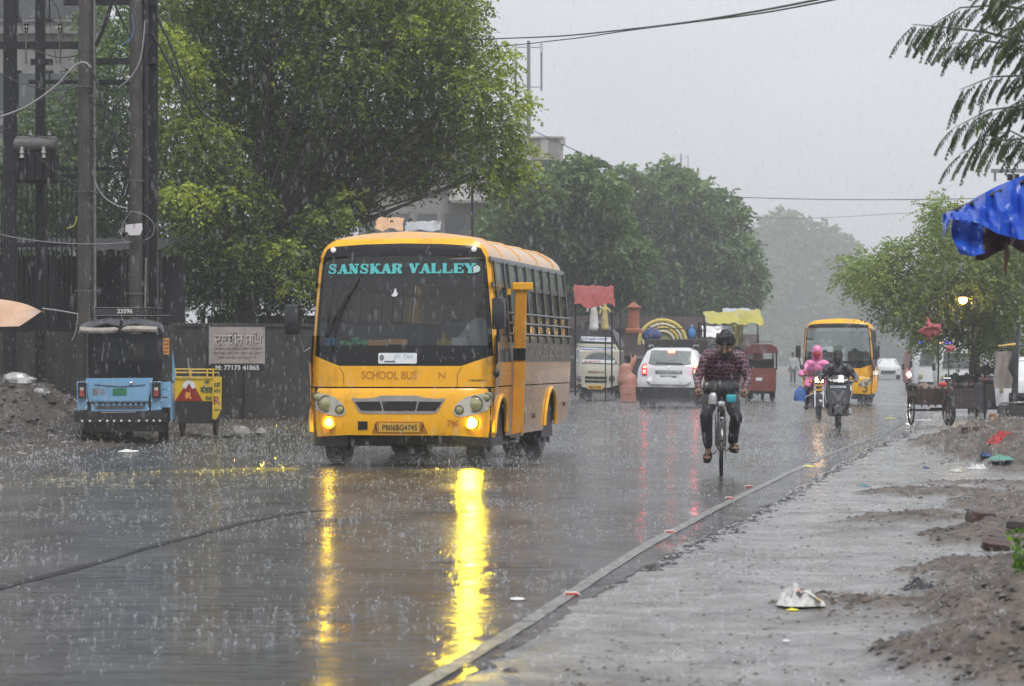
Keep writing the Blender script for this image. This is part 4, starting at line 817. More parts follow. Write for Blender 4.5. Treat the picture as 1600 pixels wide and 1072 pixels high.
def tree(name, label, cat, D, base, px_clumps, n, ll, mat, depth=.8, trunk=.2, sprig=.3, pairs=6, droop=.5, seed=1, group=None, trunks=None, twigs=5, tintb=.4, dshift=0, fork=None):
    """px_clumps: (px, py, radius px[, tint[, flatten]]) seen from the street camera at distance D"""
    rg = random.Random(seed); bx = W(base[0], base[1], D); z0 = 0
    t = thing(name, label, cat, (bx.x, D, z0), 0, group); O = Vector((bx.x, D, z0)); cl = []
    for c in px_clumps:
        px, py, r = c[:3]; tint = (c[3] if len(c) > 3 else tintb) + rg.uniform(-.13, .13); fl = c[4] if len(c) > 4 else .8
        rr = r * D / F; dy = rg.uniform(-1, 1) * depth * 2.2 + (c[5] if len(c) > 5 else 0); p = W(px, py, D) - O; p.y = dy; cl.append((tuple(p), (rr, max(rr, .3) * (.9 + depth * .3), rr * fl), tint))
    leaves('crown', mat, t, cl, n, ll, sprig, pairs, droop, seed)
    b = B(); fk = W(*(fork or (base[0], base[1] - 60)), D) - O if True else None; top = Vector((fk.x, 0, fk.z))
    for q in (trunks or [(0, 0)]):
        o_ = Vector((q[0], q[1], -.1)); b.tube([o_, o_ + (top - o_) * .3 + Vector((.06, 0, 0)), o_ + (top - o_) * .65 - Vector((.05, 0, 0)), top], [trunk * 1.35, trunk * 1.05, trunk * .92, trunk * .8], 9)
    b.build('trunk', BARK, t, ang=70)
    b = B()
    for c, r, ti in cl:
        c = Vector(c); s = top * .92 + Vector((0, 0, -.1)); mid = s.lerp(c, .5) + Vector((rg.uniform(-.2, .2), rg.uniform(-.2, .2), rg.uniform(0, .35))); thick = trunk * (.14 + .12 * min(1, r[0]))
        b.tube([s, s.lerp(mid, .5) + Vector((0, 0, .1)), mid, mid.lerp(c, .6), c], [thick, thick * .8, thick * .6, thick * .4, thick * .2], 5, False)
        for k in range(twigs):
            e = c + Vector((rg.gauss(0, .6) * r[0], rg.gauss(0, .5) * r[1], rg.gauss(0, .55) * r[2])); q = mid.lerp(c, rg.uniform(.3, 1)); b.tube([q, q.lerp(e, .5) + Vector((0, 0, .06)), e], [thick * .25, thick * .16, .006], 4, False)
    tag(b.build('limbs', BARK, t, ang=70, fix=False), kind='stuff')
    return t
# big tree behind the compound wall
rg = random.Random(5)
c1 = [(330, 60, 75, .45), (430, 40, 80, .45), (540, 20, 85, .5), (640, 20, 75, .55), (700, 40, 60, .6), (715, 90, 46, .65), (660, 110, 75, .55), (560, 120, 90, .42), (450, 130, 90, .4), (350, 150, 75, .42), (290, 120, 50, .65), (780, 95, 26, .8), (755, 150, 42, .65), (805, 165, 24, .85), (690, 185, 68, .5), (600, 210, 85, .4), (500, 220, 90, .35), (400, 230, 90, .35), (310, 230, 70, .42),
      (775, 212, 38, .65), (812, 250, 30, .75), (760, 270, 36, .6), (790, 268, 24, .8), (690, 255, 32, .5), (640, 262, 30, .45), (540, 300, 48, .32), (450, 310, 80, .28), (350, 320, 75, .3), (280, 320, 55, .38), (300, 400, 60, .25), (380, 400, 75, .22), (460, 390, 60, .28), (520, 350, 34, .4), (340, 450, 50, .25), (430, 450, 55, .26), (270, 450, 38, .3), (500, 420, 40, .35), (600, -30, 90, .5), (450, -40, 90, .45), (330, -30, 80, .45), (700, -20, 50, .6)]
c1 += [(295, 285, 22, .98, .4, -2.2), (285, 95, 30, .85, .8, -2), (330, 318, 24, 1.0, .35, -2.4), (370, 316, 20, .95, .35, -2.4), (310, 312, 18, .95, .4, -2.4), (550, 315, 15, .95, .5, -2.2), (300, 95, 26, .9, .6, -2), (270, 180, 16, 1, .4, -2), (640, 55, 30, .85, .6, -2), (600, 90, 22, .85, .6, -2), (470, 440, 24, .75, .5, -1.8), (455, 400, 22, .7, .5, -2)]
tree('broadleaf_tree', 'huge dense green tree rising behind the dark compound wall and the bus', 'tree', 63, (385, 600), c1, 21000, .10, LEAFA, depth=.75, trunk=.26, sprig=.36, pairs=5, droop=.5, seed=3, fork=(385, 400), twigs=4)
# darker trees behind the power poles
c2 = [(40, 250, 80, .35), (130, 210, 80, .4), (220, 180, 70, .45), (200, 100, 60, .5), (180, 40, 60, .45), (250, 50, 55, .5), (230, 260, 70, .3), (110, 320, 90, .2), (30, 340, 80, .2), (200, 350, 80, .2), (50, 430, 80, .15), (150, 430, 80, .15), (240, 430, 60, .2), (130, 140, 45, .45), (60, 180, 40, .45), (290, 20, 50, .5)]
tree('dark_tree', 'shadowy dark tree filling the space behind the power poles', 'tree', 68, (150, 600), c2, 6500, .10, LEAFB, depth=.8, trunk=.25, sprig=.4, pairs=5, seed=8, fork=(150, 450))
c3 = [(880, 300, 60, .5), (830, 310, 50, .45), (910, 275, 38, .6), (790, 345, 45, .5), (940, 340, 50, .45), (870, 370, 75, .4), (960, 400, 45, .5), (800, 400, 45, .35), (900, 430, 60, .35), (985, 385, 30, .6), (780, 370, 30, .55), (950, 300, 25, .6), (985, 440, 32, .4)]
tree('leafy_tree', 'rounded mid green tree just behind the rear of the near bus', 'tree', 125, (885, 600), [(a[0], a[1], a[2] * .84) + tuple(a[3:]) for a in c3], 7000, .215, LEAFB, depth=1.2, trunk=.36, sprig=.6, pairs=5, seed=12, fork=(885, 480), tintb=.4)
c4 = [(975, 280, 22, .5), (1040, 285, 35, .5), (1060, 310, 50, .45), (1000, 330, 50, .4), (1110, 340, 45, .5), (1080, 380, 70, .35), (1140, 400, 45, .45), (1020, 420, 70, .35), (1110, 440, 65, .3), (1165, 430, 28, .5), (1160, 455, 26, .4), (1030, 470, 60, .25), (1110, 475, 45, .25), (950, 470, 50, .25), (1150, 330, 22, .5), (1130, 310, 14, .5), (1168, 362, 10, .55), (1095, 300, 30, .55)]
tree('leafy_tree', 'wide dark green tree hanging over the yellow tarpaulins and the market carts', 'tree', 175, (1040, 593), [(a[0], a[1], a[2] * .84) + tuple(a[3:]) for a in c4], 8000, .30, LEAFB, depth=1.5, trunk=.45, sprig=.85, pairs=5, seed=15, fork=(1040, 500))
c5 = [(1240, 390, 60, .45), (1290, 385, 38, .5), (1200, 380, 35, .5), (1225, 350, 22, .5), (1210, 440, 60, .35), (1280, 430, 55, .35), (1240, 480, 60, .3), (1190, 490, 40, .3), (1300, 480, 45, .3), (1320, 390, 14, .4)]
tree('distant_tree', 'pale misty tree far down the road above the second bus', 'tree', 700, (1240, 575), c5, 4200, 1.35, LEAFB, depth=6, trunk=1.2, sprig=2.9, pairs=5, seed=21, fork=(1240, 520))
c6 = [(1190, 540, 40, .3), (1230, 530, 30, .3), (1365, 470, 45, .4), (1400, 500, 50, .35), (1340, 500, 40, .3), (1180, 470, 30, .3), (1375, 530, 50, .3)]
tree('distant_tree', 'faint hazy trees behind the second bus, low on the horizon', 'tree', 620, (1380, 571), c6, 2600, 1.2, LEAFB, depth=5, trunk=.8, sprig=2.4, pairs=5, seed=22, fork=(1380, 540))
c7 = [(1560, 370, 60, .6), (1480, 350, 40, .65), (1460, 330, 22, .7), (1430, 410, 50, .6), (1380, 430, 40, .6), (1340, 430, 30, .65), (1325, 425, 18, .7), (1345, 405, 16, .75), (1500, 420, 70, .5), (1570, 450, 70, .45), (1460, 460, 55, .5), (1410, 465, 40, .55), (1420, 500, 30, .5), (1530, 500, 60, .4), (1470, 510, 35, .45), (1440, 530, 18, .5), (1590, 520, 55, .4), (1620, 400, 60, .5), (1375, 395, 12, .8), (1405, 385, 12, .8), (1450, 375, 20, .7), (1610, 560, 30, .35)]
tree('roadside_tree', 'airy light green roadside tree shading the cart, with a lit lamp among its leaves', 'tree', 72, (1530, 640), c7, 6500, .085, LEAFC, depth=.8, trunk=.13, sprig=.42, pairs=6, droop=.4, seed=31, fork=(1525, 540), trunks=[(-.15, 0), (.10, .3)], twigs=8)
# feathery branch reaching in from the upper right, near the camera
def frond_branch():
    D = 17.0; t = thing('acacia_tree', 'feathery drooping acacia branches hanging in from the upper right corner', 'tree', W(1680, 120, D)); O = W(1680, 120, D); rg = random.Random(4)
    LF = leaf_mat('acacia_leaflet', (.012, .024, .006), (.03, .055, .010), (.12, .20, .02), .3); bt = B(); vs = []; tint = []
    mains = [[(1720, 130), (1620, 70), (1540, 50), (1470, 42), (1425, 38)], [(1720, 160), (1650, 100), (1580, 70), (1530, 62), (1480, 70)], [(1720, 60), (1640, 20), (1560, 8), (1500, 12), (1455, 40)], [(1740, 220), (1660, 150), (1600, 118), (1550, 120), (1500, 140)], [(1740, 260), (1660, 190), (1600, 165), (1545, 172), (1490, 200)], [(1740, 300), (1680, 240), (1620, 215), (1560, 220), (1500, 240)], [(1740, 200), (1660, 110), (1600, 55), (1575, 10), (1560, -30)],
             [(1740, 280), (1680, 200), (1640, 130), (1610, 80), (1590, 40)], [(1740, 330), (1690, 280), (1640, 235), (1580, 205), (1530, 215)], [(1740, 120), (1670, 60), (1620, 20), (1590, -10), (1550, -20)], [(1740, 200), (1680, 170), (1630, 150), (1590, 160), (1535, 190)]]
    for mi, m_ in enumerate(mains):
        dj = rg.uniform(-.5, .5); pts = [W(x, y, D + dj) - O for x, y in m_]; bt.tube(pts, [.016, .012, .008, .005, .002], 5)
        for s in range(len(pts) - 1):
            for k in range(7):
                p = pts[s].lerp(pts[s+1], (k + rg.random()) / 7); px_ = m_[s][0]
                if px_ > 1700: continue
                d = (pts[s+1] - pts[s]).normalized(); ln = rg.uniform(.12, .26); fd = (d * rg.uniform(.3, .9) + Vector((-.3, rg.uniform(-.5, .5), rg.uniform(-1.1, -.2)))).normalized(); prev = p; tt = min(1, max(0, rg.gauss(.35, .2)))
                fr = [p]
                for q in range(10):
                    fd = (fd + Vector((0, 0, -.10))).normalized(); fr.append(fr[-1] + fd * ln / 10)
                bt.tube([fr[0], fr[5], fr[10]], .0014, 3, False)
                sd = fd.cross(Vector((rg.uniform(-.4, .4), 1, rg.uniform(-.3, .3)))).normalized()
                for q in range(1, 11):
                    for sg in (-1, 1):
                        l_ = .050 * (1 - .4 * abs(q - 5) / 5) * rg.uniform(.7, 1.2); dd = (sd * sg * .38 + fd * 1.0 + Vector((0, 0, -.25))).normalized(); nn = dd.cross(Vector((0, 1, .2))).normalized() * .0048; a = fr[q]
                        vs += [a, a + dd * l_ * .5 + nn, a + dd * l_, a + dd * l_ * .5 - nn]; tint.append(tt)
    tk = B(); base = W(1800, 120, D); f0 = Vector((base.x, D, 0)) - O; f1 = W(1775, 330, D) - O; f2 = W(1750, 150, D) - O; tk.tube([f0, f0.lerp(f1, .5) + Vector((.05, 0, 0)), f1, f2, W(1735, -60, D) - O], [.14, .11, .09, .06, .03], 9)
    for m_ in mains: tk.tube([f1.lerp(f2, rg.uniform(.2, 1)), W(m_[0][0], m_[0][1], D) - O], [.03, .016], 5)
    tk.build('trunk', BARK, t, ang=70)
    me = bpy.data.meshes.new('leaflets'); me.from_pydata([tuple(v) for v in vs], [], [(4*i, 4*i+1, 4*i+2, 4*i+3) for i in range(len(vs)//4)]); a = me.attributes.new('tint', 'FLOAT', 'FACE'); a.data.foreach_set('value', tint)
    tag(link('leaflets', me, LF, t, False), kind='stuff'); tag(bt.build('twigs', M('green_twig', (.05, .05, .025), .5), t, fix=False), kind='stuff')
frond_branch()
# leafy weed at the right edge
def weed():
    D = 15.5; O = G(1600, 950); O = Vector(((1592 - 800) / F * D, D, 0)); t = thing('weed', 'bright green leafy weed at the right edge beside the mud', 'plant', O); b = B(); rg = random.Random(2)
    LM = leaf_mat('weed_leaf', (.04, .09, .01), (.09, .20, .015), (.2, .36, .03), .35); vs = []; tint = []
    for k in range(9):
        h = rg.uniform(.22, .40); p = [Vector((rg.uniform(-.02, .12), rg.uniform(-.05, .05), 0))]; dx = rg.uniform(-.10, .10)
        for q in range(8): p.append(p[-1] + Vector((dx / 8 + rg.uniform(-.008, .008), rg.uniform(-.006, .006), h / 8)))
        b.tube(p, [.004] * 6 + [.002] * 3, 4)
        for q in range(1, 9):
            for s in (-1, 1):
                for _ in range(2):
                    d = Vector((s * rg.uniform(.4, 1), rg.uniform(-.7, .7), rg.uniform(-.2, .6))).normalized(); l_ = rg.uniform(.022, .04); n = d.cross(Vector((rg.uniform(-.3, .3), 1, rg.uniform(-.5, .5)))).normalized() * l_ * .38; a = p[q] + d * .008
                    vs.append([a, a + d * l_ * .35 + n, a + d * l_ * .75 + n * .8, a + d * l_, a + d * l_ * .75 - n * .8, a + d * l_ * .35 - n]); tint.append(min(1, max(0, rg.gauss(.5, .2))))
    co = [tuple(v) for l in vs for v in l]; me = bpy.data.meshes.new('leaves'); me.from_pydata(co, [], [tuple(range(6*i, 6*i+6)) for i in range(len(vs))]); a = me.attributes.new('tint', 'FLOAT', 'FACE'); a.data.foreach_set('value', tint)
    tag(link('leaves', me, LM, t, False), kind='stuff'); tag(b.build('stems', M('weed_stem', (.06, .1, .02), .5), t), kind='stuff')
weed()
# ---------------- left side: wall, sign, yard, poles, rickshaw, cart ----------------
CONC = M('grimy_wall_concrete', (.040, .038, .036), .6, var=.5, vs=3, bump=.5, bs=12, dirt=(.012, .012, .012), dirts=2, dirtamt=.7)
CONC2 = M('pole_concrete', (.06, .054, .048), .6, var=.35, vs=5, bump=.5, bs=25, dirt=(.03, .028, .026), dirts=4, dirtamt=.6)
def wall_run(name, label, pts, h, th, mat, course=.2, bl=.42, coping=True, cat='wall'):
    t = thing(name, label, cat, (pts[0][0], pts[0][1], 0)); O = Vector((pts[0][0], pts[0][1], 0))
    for a, b_ in zip(pts, pts[1:]):
        a = Vector((*a, 0)) - O; b2 = Vector((*b_, 0)) - O; d = (b2 - a); L_ = d.length; ang = math.atan2(d.y, d.x); c = (a + b2) / 2
        b = B(); b.box((c.x, c.y, h / 2 - .1), (L_, th, h + .2), rot=(0, 0, ang)); b.build('render_face', mat, t)
        b = B(); b.box((c.x, c.y, h + .04), (L_ + .02, th + .08, .08), rot=(0, 0, ang), bev=.01); b.build('coping', mat, t)
        n = max(2, int(L_ / 1.9))
        for k in range(n + 1):
            p = a.lerp(b2, k / n); b = B(); b.box((p.x, p.y, h / 2), (.26, th + .09, h + .06), rot=(0, 0, ang)); b.build('pier', mat, t)
    return t
wx = lambda px, D: ((px - 800) / F * D, D)
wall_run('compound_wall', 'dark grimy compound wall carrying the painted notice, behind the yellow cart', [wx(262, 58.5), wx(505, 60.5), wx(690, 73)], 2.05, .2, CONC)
# painted notice on the wall
def notice():
    D = 58.7; a = W(330, 511, D); c = W(415, 568, D - .0); ang = math.atan2(2.0, 5.0 * .7) * 0
    t = thing('notice_board', 'pale painted notice in Gurmukhi lettering on the dark wall with a phone number below', 'sign', (a.x, D - .14, 0)); w_ = c.x - a.x; z1 = a.z; z0 = c.z
    b = B(); b.patch(rect(0, z0, w_, z1), flat(0), .03, 0); bd = b.build('board', M('weathered_notice_paint', (.36, .31, .29), .55, var=.15, vs=5, dirt=(.2, .17, .16), dirts=5, dirtamt=.3), t)
    b = B(); [b.patch(q, flat(0), .04, 0) for q in (rect(-.03, z0 - .03, 0, z1 + .03),)]; b.build('edge_strip', M('pale_edge', (.3, .3, .3), .5), t)
    ink = M('notice_shadow_ink', (.10, .085, .08), .6, var=.3, vs=30); lit = M('notice_raised_white', (.55, .5, .48), .6, var=.2)
    lettering('ਦਲਬੀਰ ਸਿੰਘ', .11, w_ - .04, z1 - .40, z1 - .10, flat(0), .034, ink, bd, .02); lettering('ਦਲਬੀਰ ਸਿੰਘ', .09, w_ - .06, z1 - .385, z1 - .085, flat(0), .038, lit, bd, -.005)
    for k, (s, x0, x1) in enumerate((('ਪੁਰਾਣੇ ਸਕੂਟਰ, ਮੋਟਰਸਾਈਕਲਾਂ ਦੀ ਖਰੀਦ', .08, .05), ('ਵੇਚ ਲਈ ਮਿਲੋ, ਹਰ ਤਰ੍ਹਾਂ ਦੀ ਮੁਰੰਮਤ', .07, .05), ('ਇਥੇ ਹਰ ਕੰਮ ਦੀ ਸਹੂਲਤ ਹੈ।', .17, .16))):
        lettering(s, x0, w_ - x1, z1 - .50 - k * .095, z1 - .43 - k * .095, flat(0), .034, ink, bd, .01)
    b = B(); b.patch(rect(0, z0 - .17, w_, z0 - .005), flat(0), .025, 0); nb = b.build('number_strip', M('black_strip', (.012, .012, .013), .5, var=.4), t)
    lettering('M: 77173 41865', .11, w_ - .12, z0 - .14, z0 - .035, flat(0), .03, M('number_white', (.62, .6, .6), .5, var=.1), nb, .03)
notice()
# pale shed roof glimpsed beyond the wall, dark outbuilding of the yard
def shed(name, label, x0, x1, y, depth, h, rise, mroof, mwall, posts=6, cat='building'):
    t = thing(name, label, cat, (x0, y, 0)); w_ = x1 - x0
    b = B(); b.box((w_/2, depth, h/2), (w_, .2, h)); b.build('wall', mwall, t)
    b = B(); n = int(w_ / .16)
    rows = [[(k * w_ / n, -.4, h - .05 + (.035 if k % 2 else 0)) for k in range(n + 1)], [(k * w_ / n, depth + .3, h + rise + (.035 if k % 2 else 0)) for k in range(n + 1)]]
    b.grid(rows); b.build('corrugated_roof', mroof, t, False, fix=False)
    for k in range(posts):
        b = B(); x = w_ * k / (posts - 1); b.cyl((x, -.3, 0), (x, -.3, h - .03), .05); b.build('post', IRON, t)
    return t
GALV = M('wet_galvanised_sheet', (.42, .43, .45), .3, .3, var=.25, vs=2, dirt=(.2, .18, .16), dirts=1.5, dirtamt=.4)
DKW = M('near_black_wall', (.018, .018, .02), .7, var=.6, vs=2, bump=.4)  # near-black with random mottling
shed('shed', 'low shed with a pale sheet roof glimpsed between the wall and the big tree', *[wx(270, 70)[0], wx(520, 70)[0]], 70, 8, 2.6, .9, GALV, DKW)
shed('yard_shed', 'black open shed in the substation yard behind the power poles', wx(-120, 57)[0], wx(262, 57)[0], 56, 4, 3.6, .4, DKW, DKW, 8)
# iron grille fence of the yard, vertical bars
def grille_fence():
    D = 54.0; x0, x1 = wx(-60, D)[0], wx(128, D)[0]; t = thing('grille_fence', 'tall black iron bar enclosure behind the first two poles', 'fence', (x0, D, 0)); w_ = x1 - x0; first = None
    for z in (1.9, 3.6, 4.95):
        b = B(); b.box((w_/2, 0, z), (w_, .07, .09)); b.build('rail', IRON, t)
    n = int(w_ / .095)
    b0 = B(); b0.box((0, 0, 2.95), (.028, .028, 4.0)); o = b0.build('bar', IRON, t); o.location.x = 0
    for k in range(1, n + 1):
        c = o.copy(); COL.objects.link(c); c.location.x = k * w_ / n; c.rotation_euler.x = random.uniform(-.01, .01)
    b = B(); b.box((w_/2, 0, .95), (w_, .15, 1.9)); b.build('plinth', CONC, t)
grille_fence()
# poles
def pole(px, D, r0, r1, h, label, mat=CONC2, square=False, extra=None, group=None, name='power_pole', base=None):
    x, y = wx(px, D); t = thing(name, label, 'pole', (x, y, 0), 0, group); b = B()
    if square: b.box((0, 0, h/2), (r0 * 2, r0 * 2, h), taper=(r1/r0, r1/r0), bev=.015)
    else: b.tube([(0, 0, -.3), (0, 0, h * .5), (0, 0, h)], [r0, (r0 + r1)/2, r1], 10)
    b.build('shaft', mat, t)
    if extra: extra(t)
    return t
def bands(t, zs, r):
    for z in zs: b = B(); b.lathe([(r, -.012), (r + .01, -.012), (r + .01, .012), (r, .012)], (0, 0, z), 'z', 10); b.build('band', M('dull_band', (.12, .12, .12), .4, .5), t)
px2m = lambda p, D: p * D / F
pole(16, 51, .12, .11, 9.5, 'first dark power pole from the left edge of the photo', IRON, True)
pole(63, 52, .09, .085, 9.5, 'slim dark steel pole, second from the left edge', IRON, True)
def pc(t):
    b = B(); b.cyl((.19, -.10, 0), (.17, -.10, 9.3), .024); b.build('conduit', M('pale_pipe', (.15, .14, .135), .5, var=.4, vs=9), t); bands(t, (1.6, 2.6, 4.4, 6.3), .2)
pole(134, 50, .155, .13, 9.5, 'thick round concrete pole with a pale pipe strapped along it, behind the blue rickshaw', CONC2, False, pc)
def pd_(t):
    b = B(); b.cyl((.17, .1, -.2), (.15, .1, 9.2), .06, .06, 8); b.build('side_channel', IRON, t); bands(t, (2.2, 2.55, 4.6), .15)
    b = B(); b.cyl((.18, -.1, 1.9), (.20, -.1, 3.2), .018); b.build('earthing_pipe', M('pale_pipe', (.15, .14, .135), .5, var=.4, vs=9), t)
pole(212, 50, .125, .11, 9.5, 'paired concrete and iron pole carrying a small white card and a coil of wire', CONC2, False, pd_)
pole(238, 50.5, .10, .10, 9.2, 'black iron pole standing close against the right side of the paired pole', IRON, True)
D5 = 50.3
def crossarm(px0, px1, py, hh, label, ins=(), D=D5):
    a = W(px0, py, D); c = W(px1, py, D); t = thing('crossarm', label, 'crossarm', a); b = B(); w_ = c.x - a.x; hh *= D / F
    b.box((w_/2, 0, 0), (w_, .10, hh)); b.box((w_/2, .05, hh * .35), (w_, .02, hh * .3)); b.build('beam', IRON, t)
    for q in ins:
        x = px2m(q - px0, D); b = B(); b.lathe([(.001, .42), (.05, .42), (.06, .38), (.035, .35), (.05, .31), (.035, .28), (.045, .24), (.02, .22), (.018, -.3), (.04, -.33), (.001, -.34)], (x, -.08, 0), 'z', 10); b.build('insulator', M('brown_porcelain', (.06, .045, .04), .2, coat=.8), t)
crossarm(-20, 148, 71, 11, 'heavy dark crossarm with two pin insulators, high between the left poles', (42, 95))
crossarm(48, 82, 97, 9, 'short bracket arm bolted to the slim steel pole')
crossarm(45, 196, 128, 6, 'thin lower crossarm joining the slim pole and the paired pole')
crossarm(146, 246, 96, 10, 'dark crossarm between the thick concrete pole and the paired pole')
crossarm(100, 246, 3, 10, 'uppermost crossarm at the top edge above the thick concrete pole')
crossarm(150, 246, 129, 8, 'crossarm just under the wire bundle on the paired pole', D=50.6)
crossarm(-30, 246, 264, 6, 'long horizontal beam carrying the transformer platform', D=50.9)
# transformer drum
def drum():
    c = W(56, 226, 51); t = thing('transformer', 'grey drum shaped transformer with terminals on the yard platform', 'transformer', c)
    b = B(); b.lathe([(.001, -.40), (.13, -.40), (.155, -.37), (.155, .37), (.13, .40), (.001, .40)], (0, 0, 0), 'x', 18); b.build('tank', M('grey_tank', (.12, .12, .12), .4, .3, var=.3), t)
    b = B(); b.box((0, .1, -.42), (.75, .5, .55), bev=.03); b.build('oil_box', IRON, t)
    for k in range(5):
        b = B(); b.box((-.3 + k*.15, -.2, -.42), (.02, .12, .5)); b.build('cooling_fin', IRON, t)
    for x in (-.22, .18):
        b = B(); b.lathe([(.02, -.28), (.05, -.26), (.03, -.2), (.05, -.17), (.03, -.12), (.04, -.08), (.001, -.05)], (x, -.22, -.0), 'z', 8); b.build('terminal', M('pale_porcelain', (.4, .4, .38), .2, coat=.8), t)
    for x in (-.1, .25):
        b = B(); b.lathe([(.02, 0), (.035, .03), (.02, .06), (.03, .09), (.001, .1)], (x, 0, .155), 'z', 8); b.build('filler_cap', M('pale_porcelain', (.4, .4, .38), .2, coat=.8), t)
drum()
# wires and bracing
def wire(pxs, D, r, mat, label, name='cable', cat='cable', group=None):
    O = W(pxs[0][0], pxs[0][1], pxs[0][2] if len(pxs[0]) > 2 else D); pts = [W(p[0], p[1], p[2] if len(p) > 2 else D) - O for p in pxs]; sm = []
    for i in range(len(pts) - 1):
        p0 = pts[max(0, i-1)]; p1 = pts[i]; p2 = pts[i+1]; p3 = pts[min(len(pts)-1, i+2)]
        for k in range(6): u = k/6; sm.append(.5*((2*p1) + (-p0+p2)*u + (2*p0-5*p1+4*p2-p3)*u*u + (-p0+3*p1-3*p2+p3)*u**3))
    sm.append(pts[-1]); b = B(); b.tube(sm, r * .72, 5); o = b.build(name, mat, None, ang=80); o.location = O; return tag(o, label, cat, group)
PW = M('pale_cable', (.24, .24, .25), .35, var=.2); DW = M('black_cable', (.02, .02, .02), .4)
wire([(-10, 186), (30, 172), (60, 155), (90, 132), (108, 112), (122, 100), (133, 98), (142, 106)], 49.6, .03, PW, 'thick pale cable sweeping up from the left edge to the round concrete pole')
wire([(135, 100), (150, 125), (165, 175), (185, 225), (200, 260)], 49.7, .035, DW, 'thick black cable slanting down from the concrete pole to the paired pole')
wire([(184, 138), (205, 120), (220, 90), (226, 40), (226, 32)], 49.6, .022, PW, 'pale wire loop hanging off the paired pole')
wire([(206, 22), (209, 45), (203, 62), (190, 70)], 49.6, .018, M('blue_wire', (.08, .15, .3), .4), 'short bluish wire end near the top of the paired pole')
wire([(148, 283), (160, 305), (180, 320), (200, 326)], 49.6, .02, PW, 'short pale wire between the two big poles')
wire([(-10, 364), (40, 374), (100, 380), (160, 381), (205, 378)], 49.5, .012, PW, 'thin pale line sagging across the two big poles at mid height')
wire([(-10, 205), (60, 214), (140, 223), (215, 212)], 49.8, .010, DW, 'thin dark line running at transformer height')
wire([(176, 0), (165, 35), (150, 72)], 49.8, .05, IRON, 'iron stay slanting from the top crossarm down to the concrete pole', 'stay', 'stay')
wire([(176, 0), (190, 30), (205, 60)], 49.8, .03, IRON, 'iron stay slanting from the top crossarm down to the paired pole', 'stay', 'stay')
wire([(236, 10), (262, 60), (290, 130), (312, 170), (335, 190)], 50.5, .035, DW, 'dark drooping cable falling from the iron pole into the big tree')
wire([(236, 50), (262, 95), (280, 140), (293, 165)], 50.4, .035, DW, 'second dark drooping cable, close under the first')
wire([(26, 0), (30, 25), (36, 50)], 50, .012, DW, 'thin jumper wire onto the left pin insulator'); wire([(82, 0), (92, 20), (100, 60)], 50, .015, DW, 'thin jumper wire onto the right pin insulator')
wire([(70, 0), (78, 40), (86, 80), (88, 100)], 50, .010, DW, 'thin wire hanging between the two pin insulators'); wire([(48, 76), (70, 84), (95, 90), (125, 86), (140, 80)], 50, .016, DW, 'dark wire sagging just below the heavy crossarm')
wire([(205, 330), (192, 350), (190, 370), (200, 380)], 49.6, .010, PW, 'left half of the wire coil round the white card'); wire([(205, 330), (225, 335), (240, 350), (238, 368), (226, 375)], 49.6, .010, PW, 'right half of the wire coil round the white card')
wire([(120, 338), (116, 352), (104, 357)], 49.6, .014, M('yellow_scrap', (.4, .4, .05), .5), 'yellow strip of plastic caught beside the concrete pole', 'strip', 'scrap')
rw = random.Random(6)
for k in range(9):
    xa, xb = rw.choice([(-10, 134), (63, 212), (134, 212), (16, 134), (134, 238)]); ya, yb_ = rw.uniform(0, 300), rw.uniform(0, 330); sg = rw.uniform(8, 40)
    wire([(lerp(xa, xb, u), lerp(ya, yb_, u) + sg * 4 * u * (1 - u)) for u in (0, .25, .5, .75, 1)], 49.4 + k * .05, .010 + .006 * rw.random(), DW, 'one of several thin dark wires tangled between the left power poles', 'tangled_wire', 'wire', 'thin wires tangled between the left poles')
b = B(); b.patch([(0, .02), (.30, .05), (.31, -.06), (.26, -.17), (.06, -.17), (.05, -.12), (0, -.11)], lambda x, z, o: Vector((x, -o - .02 * math.sin(x * 12), z)), .012, .05); o = b.build('card', M('soggy_white_card', (.6, .58, .6), .5, var=.15, dirt=(.35, .1, .2), dirts=9, dirtamt=.2)); o.location = W(196, 353, 49.7); tag(o, 'small soggy white card tied to the paired pole', 'card')
wire([(728, 62, 60), (790, 60, 50), (880, 56, 42), (980, 46, 36), (1080, 34, 31), (1180, 18, 27), (1260, 3, 24), (1330, -12, 22)], 40, .016, DW, 'lower of two overhead cables sweeping out of the tree to the top edge')
wire([(640, 62, 62), (760, 72, 52), (880, 62, 43), (980, 48, 36), (1080, 35, 31), (1180, 22, 27), (1260, 8, 24), (1370, -14, 22)], 40, .012, DW, 'upper of two overhead cables sweeping out of the tree to the top edge')
wire([(270, 50, 55), (330, 58, 55), (480, 66, 56), (640, 62, 58), (745, 60, 60)], 55, .012, DW, 'thin cable crossing in front of the big tree crown')
wire([(1090, 306, 110), (1250, 311, 105), (1400, 312, 100), (1600, 309, 95), (1700, 306, 92)], 100, .02, DW, 'faint overhead line crossing the sky to the right, upper'); wire([(1100, 338, 130), (1250, 341, 125), (1400, 334, 120), (1640, 318, 112)], 120, .012, DW, 'faint overhead line crossing the sky to the right, lower')
wire([(800, 190, 112), (850, 212, 108), (910, 240, 104), (962, 262, 100), (1000, 290, 98)], 110, .025, DW, 'dark line dropping from the roof mast behind the leafy tree')
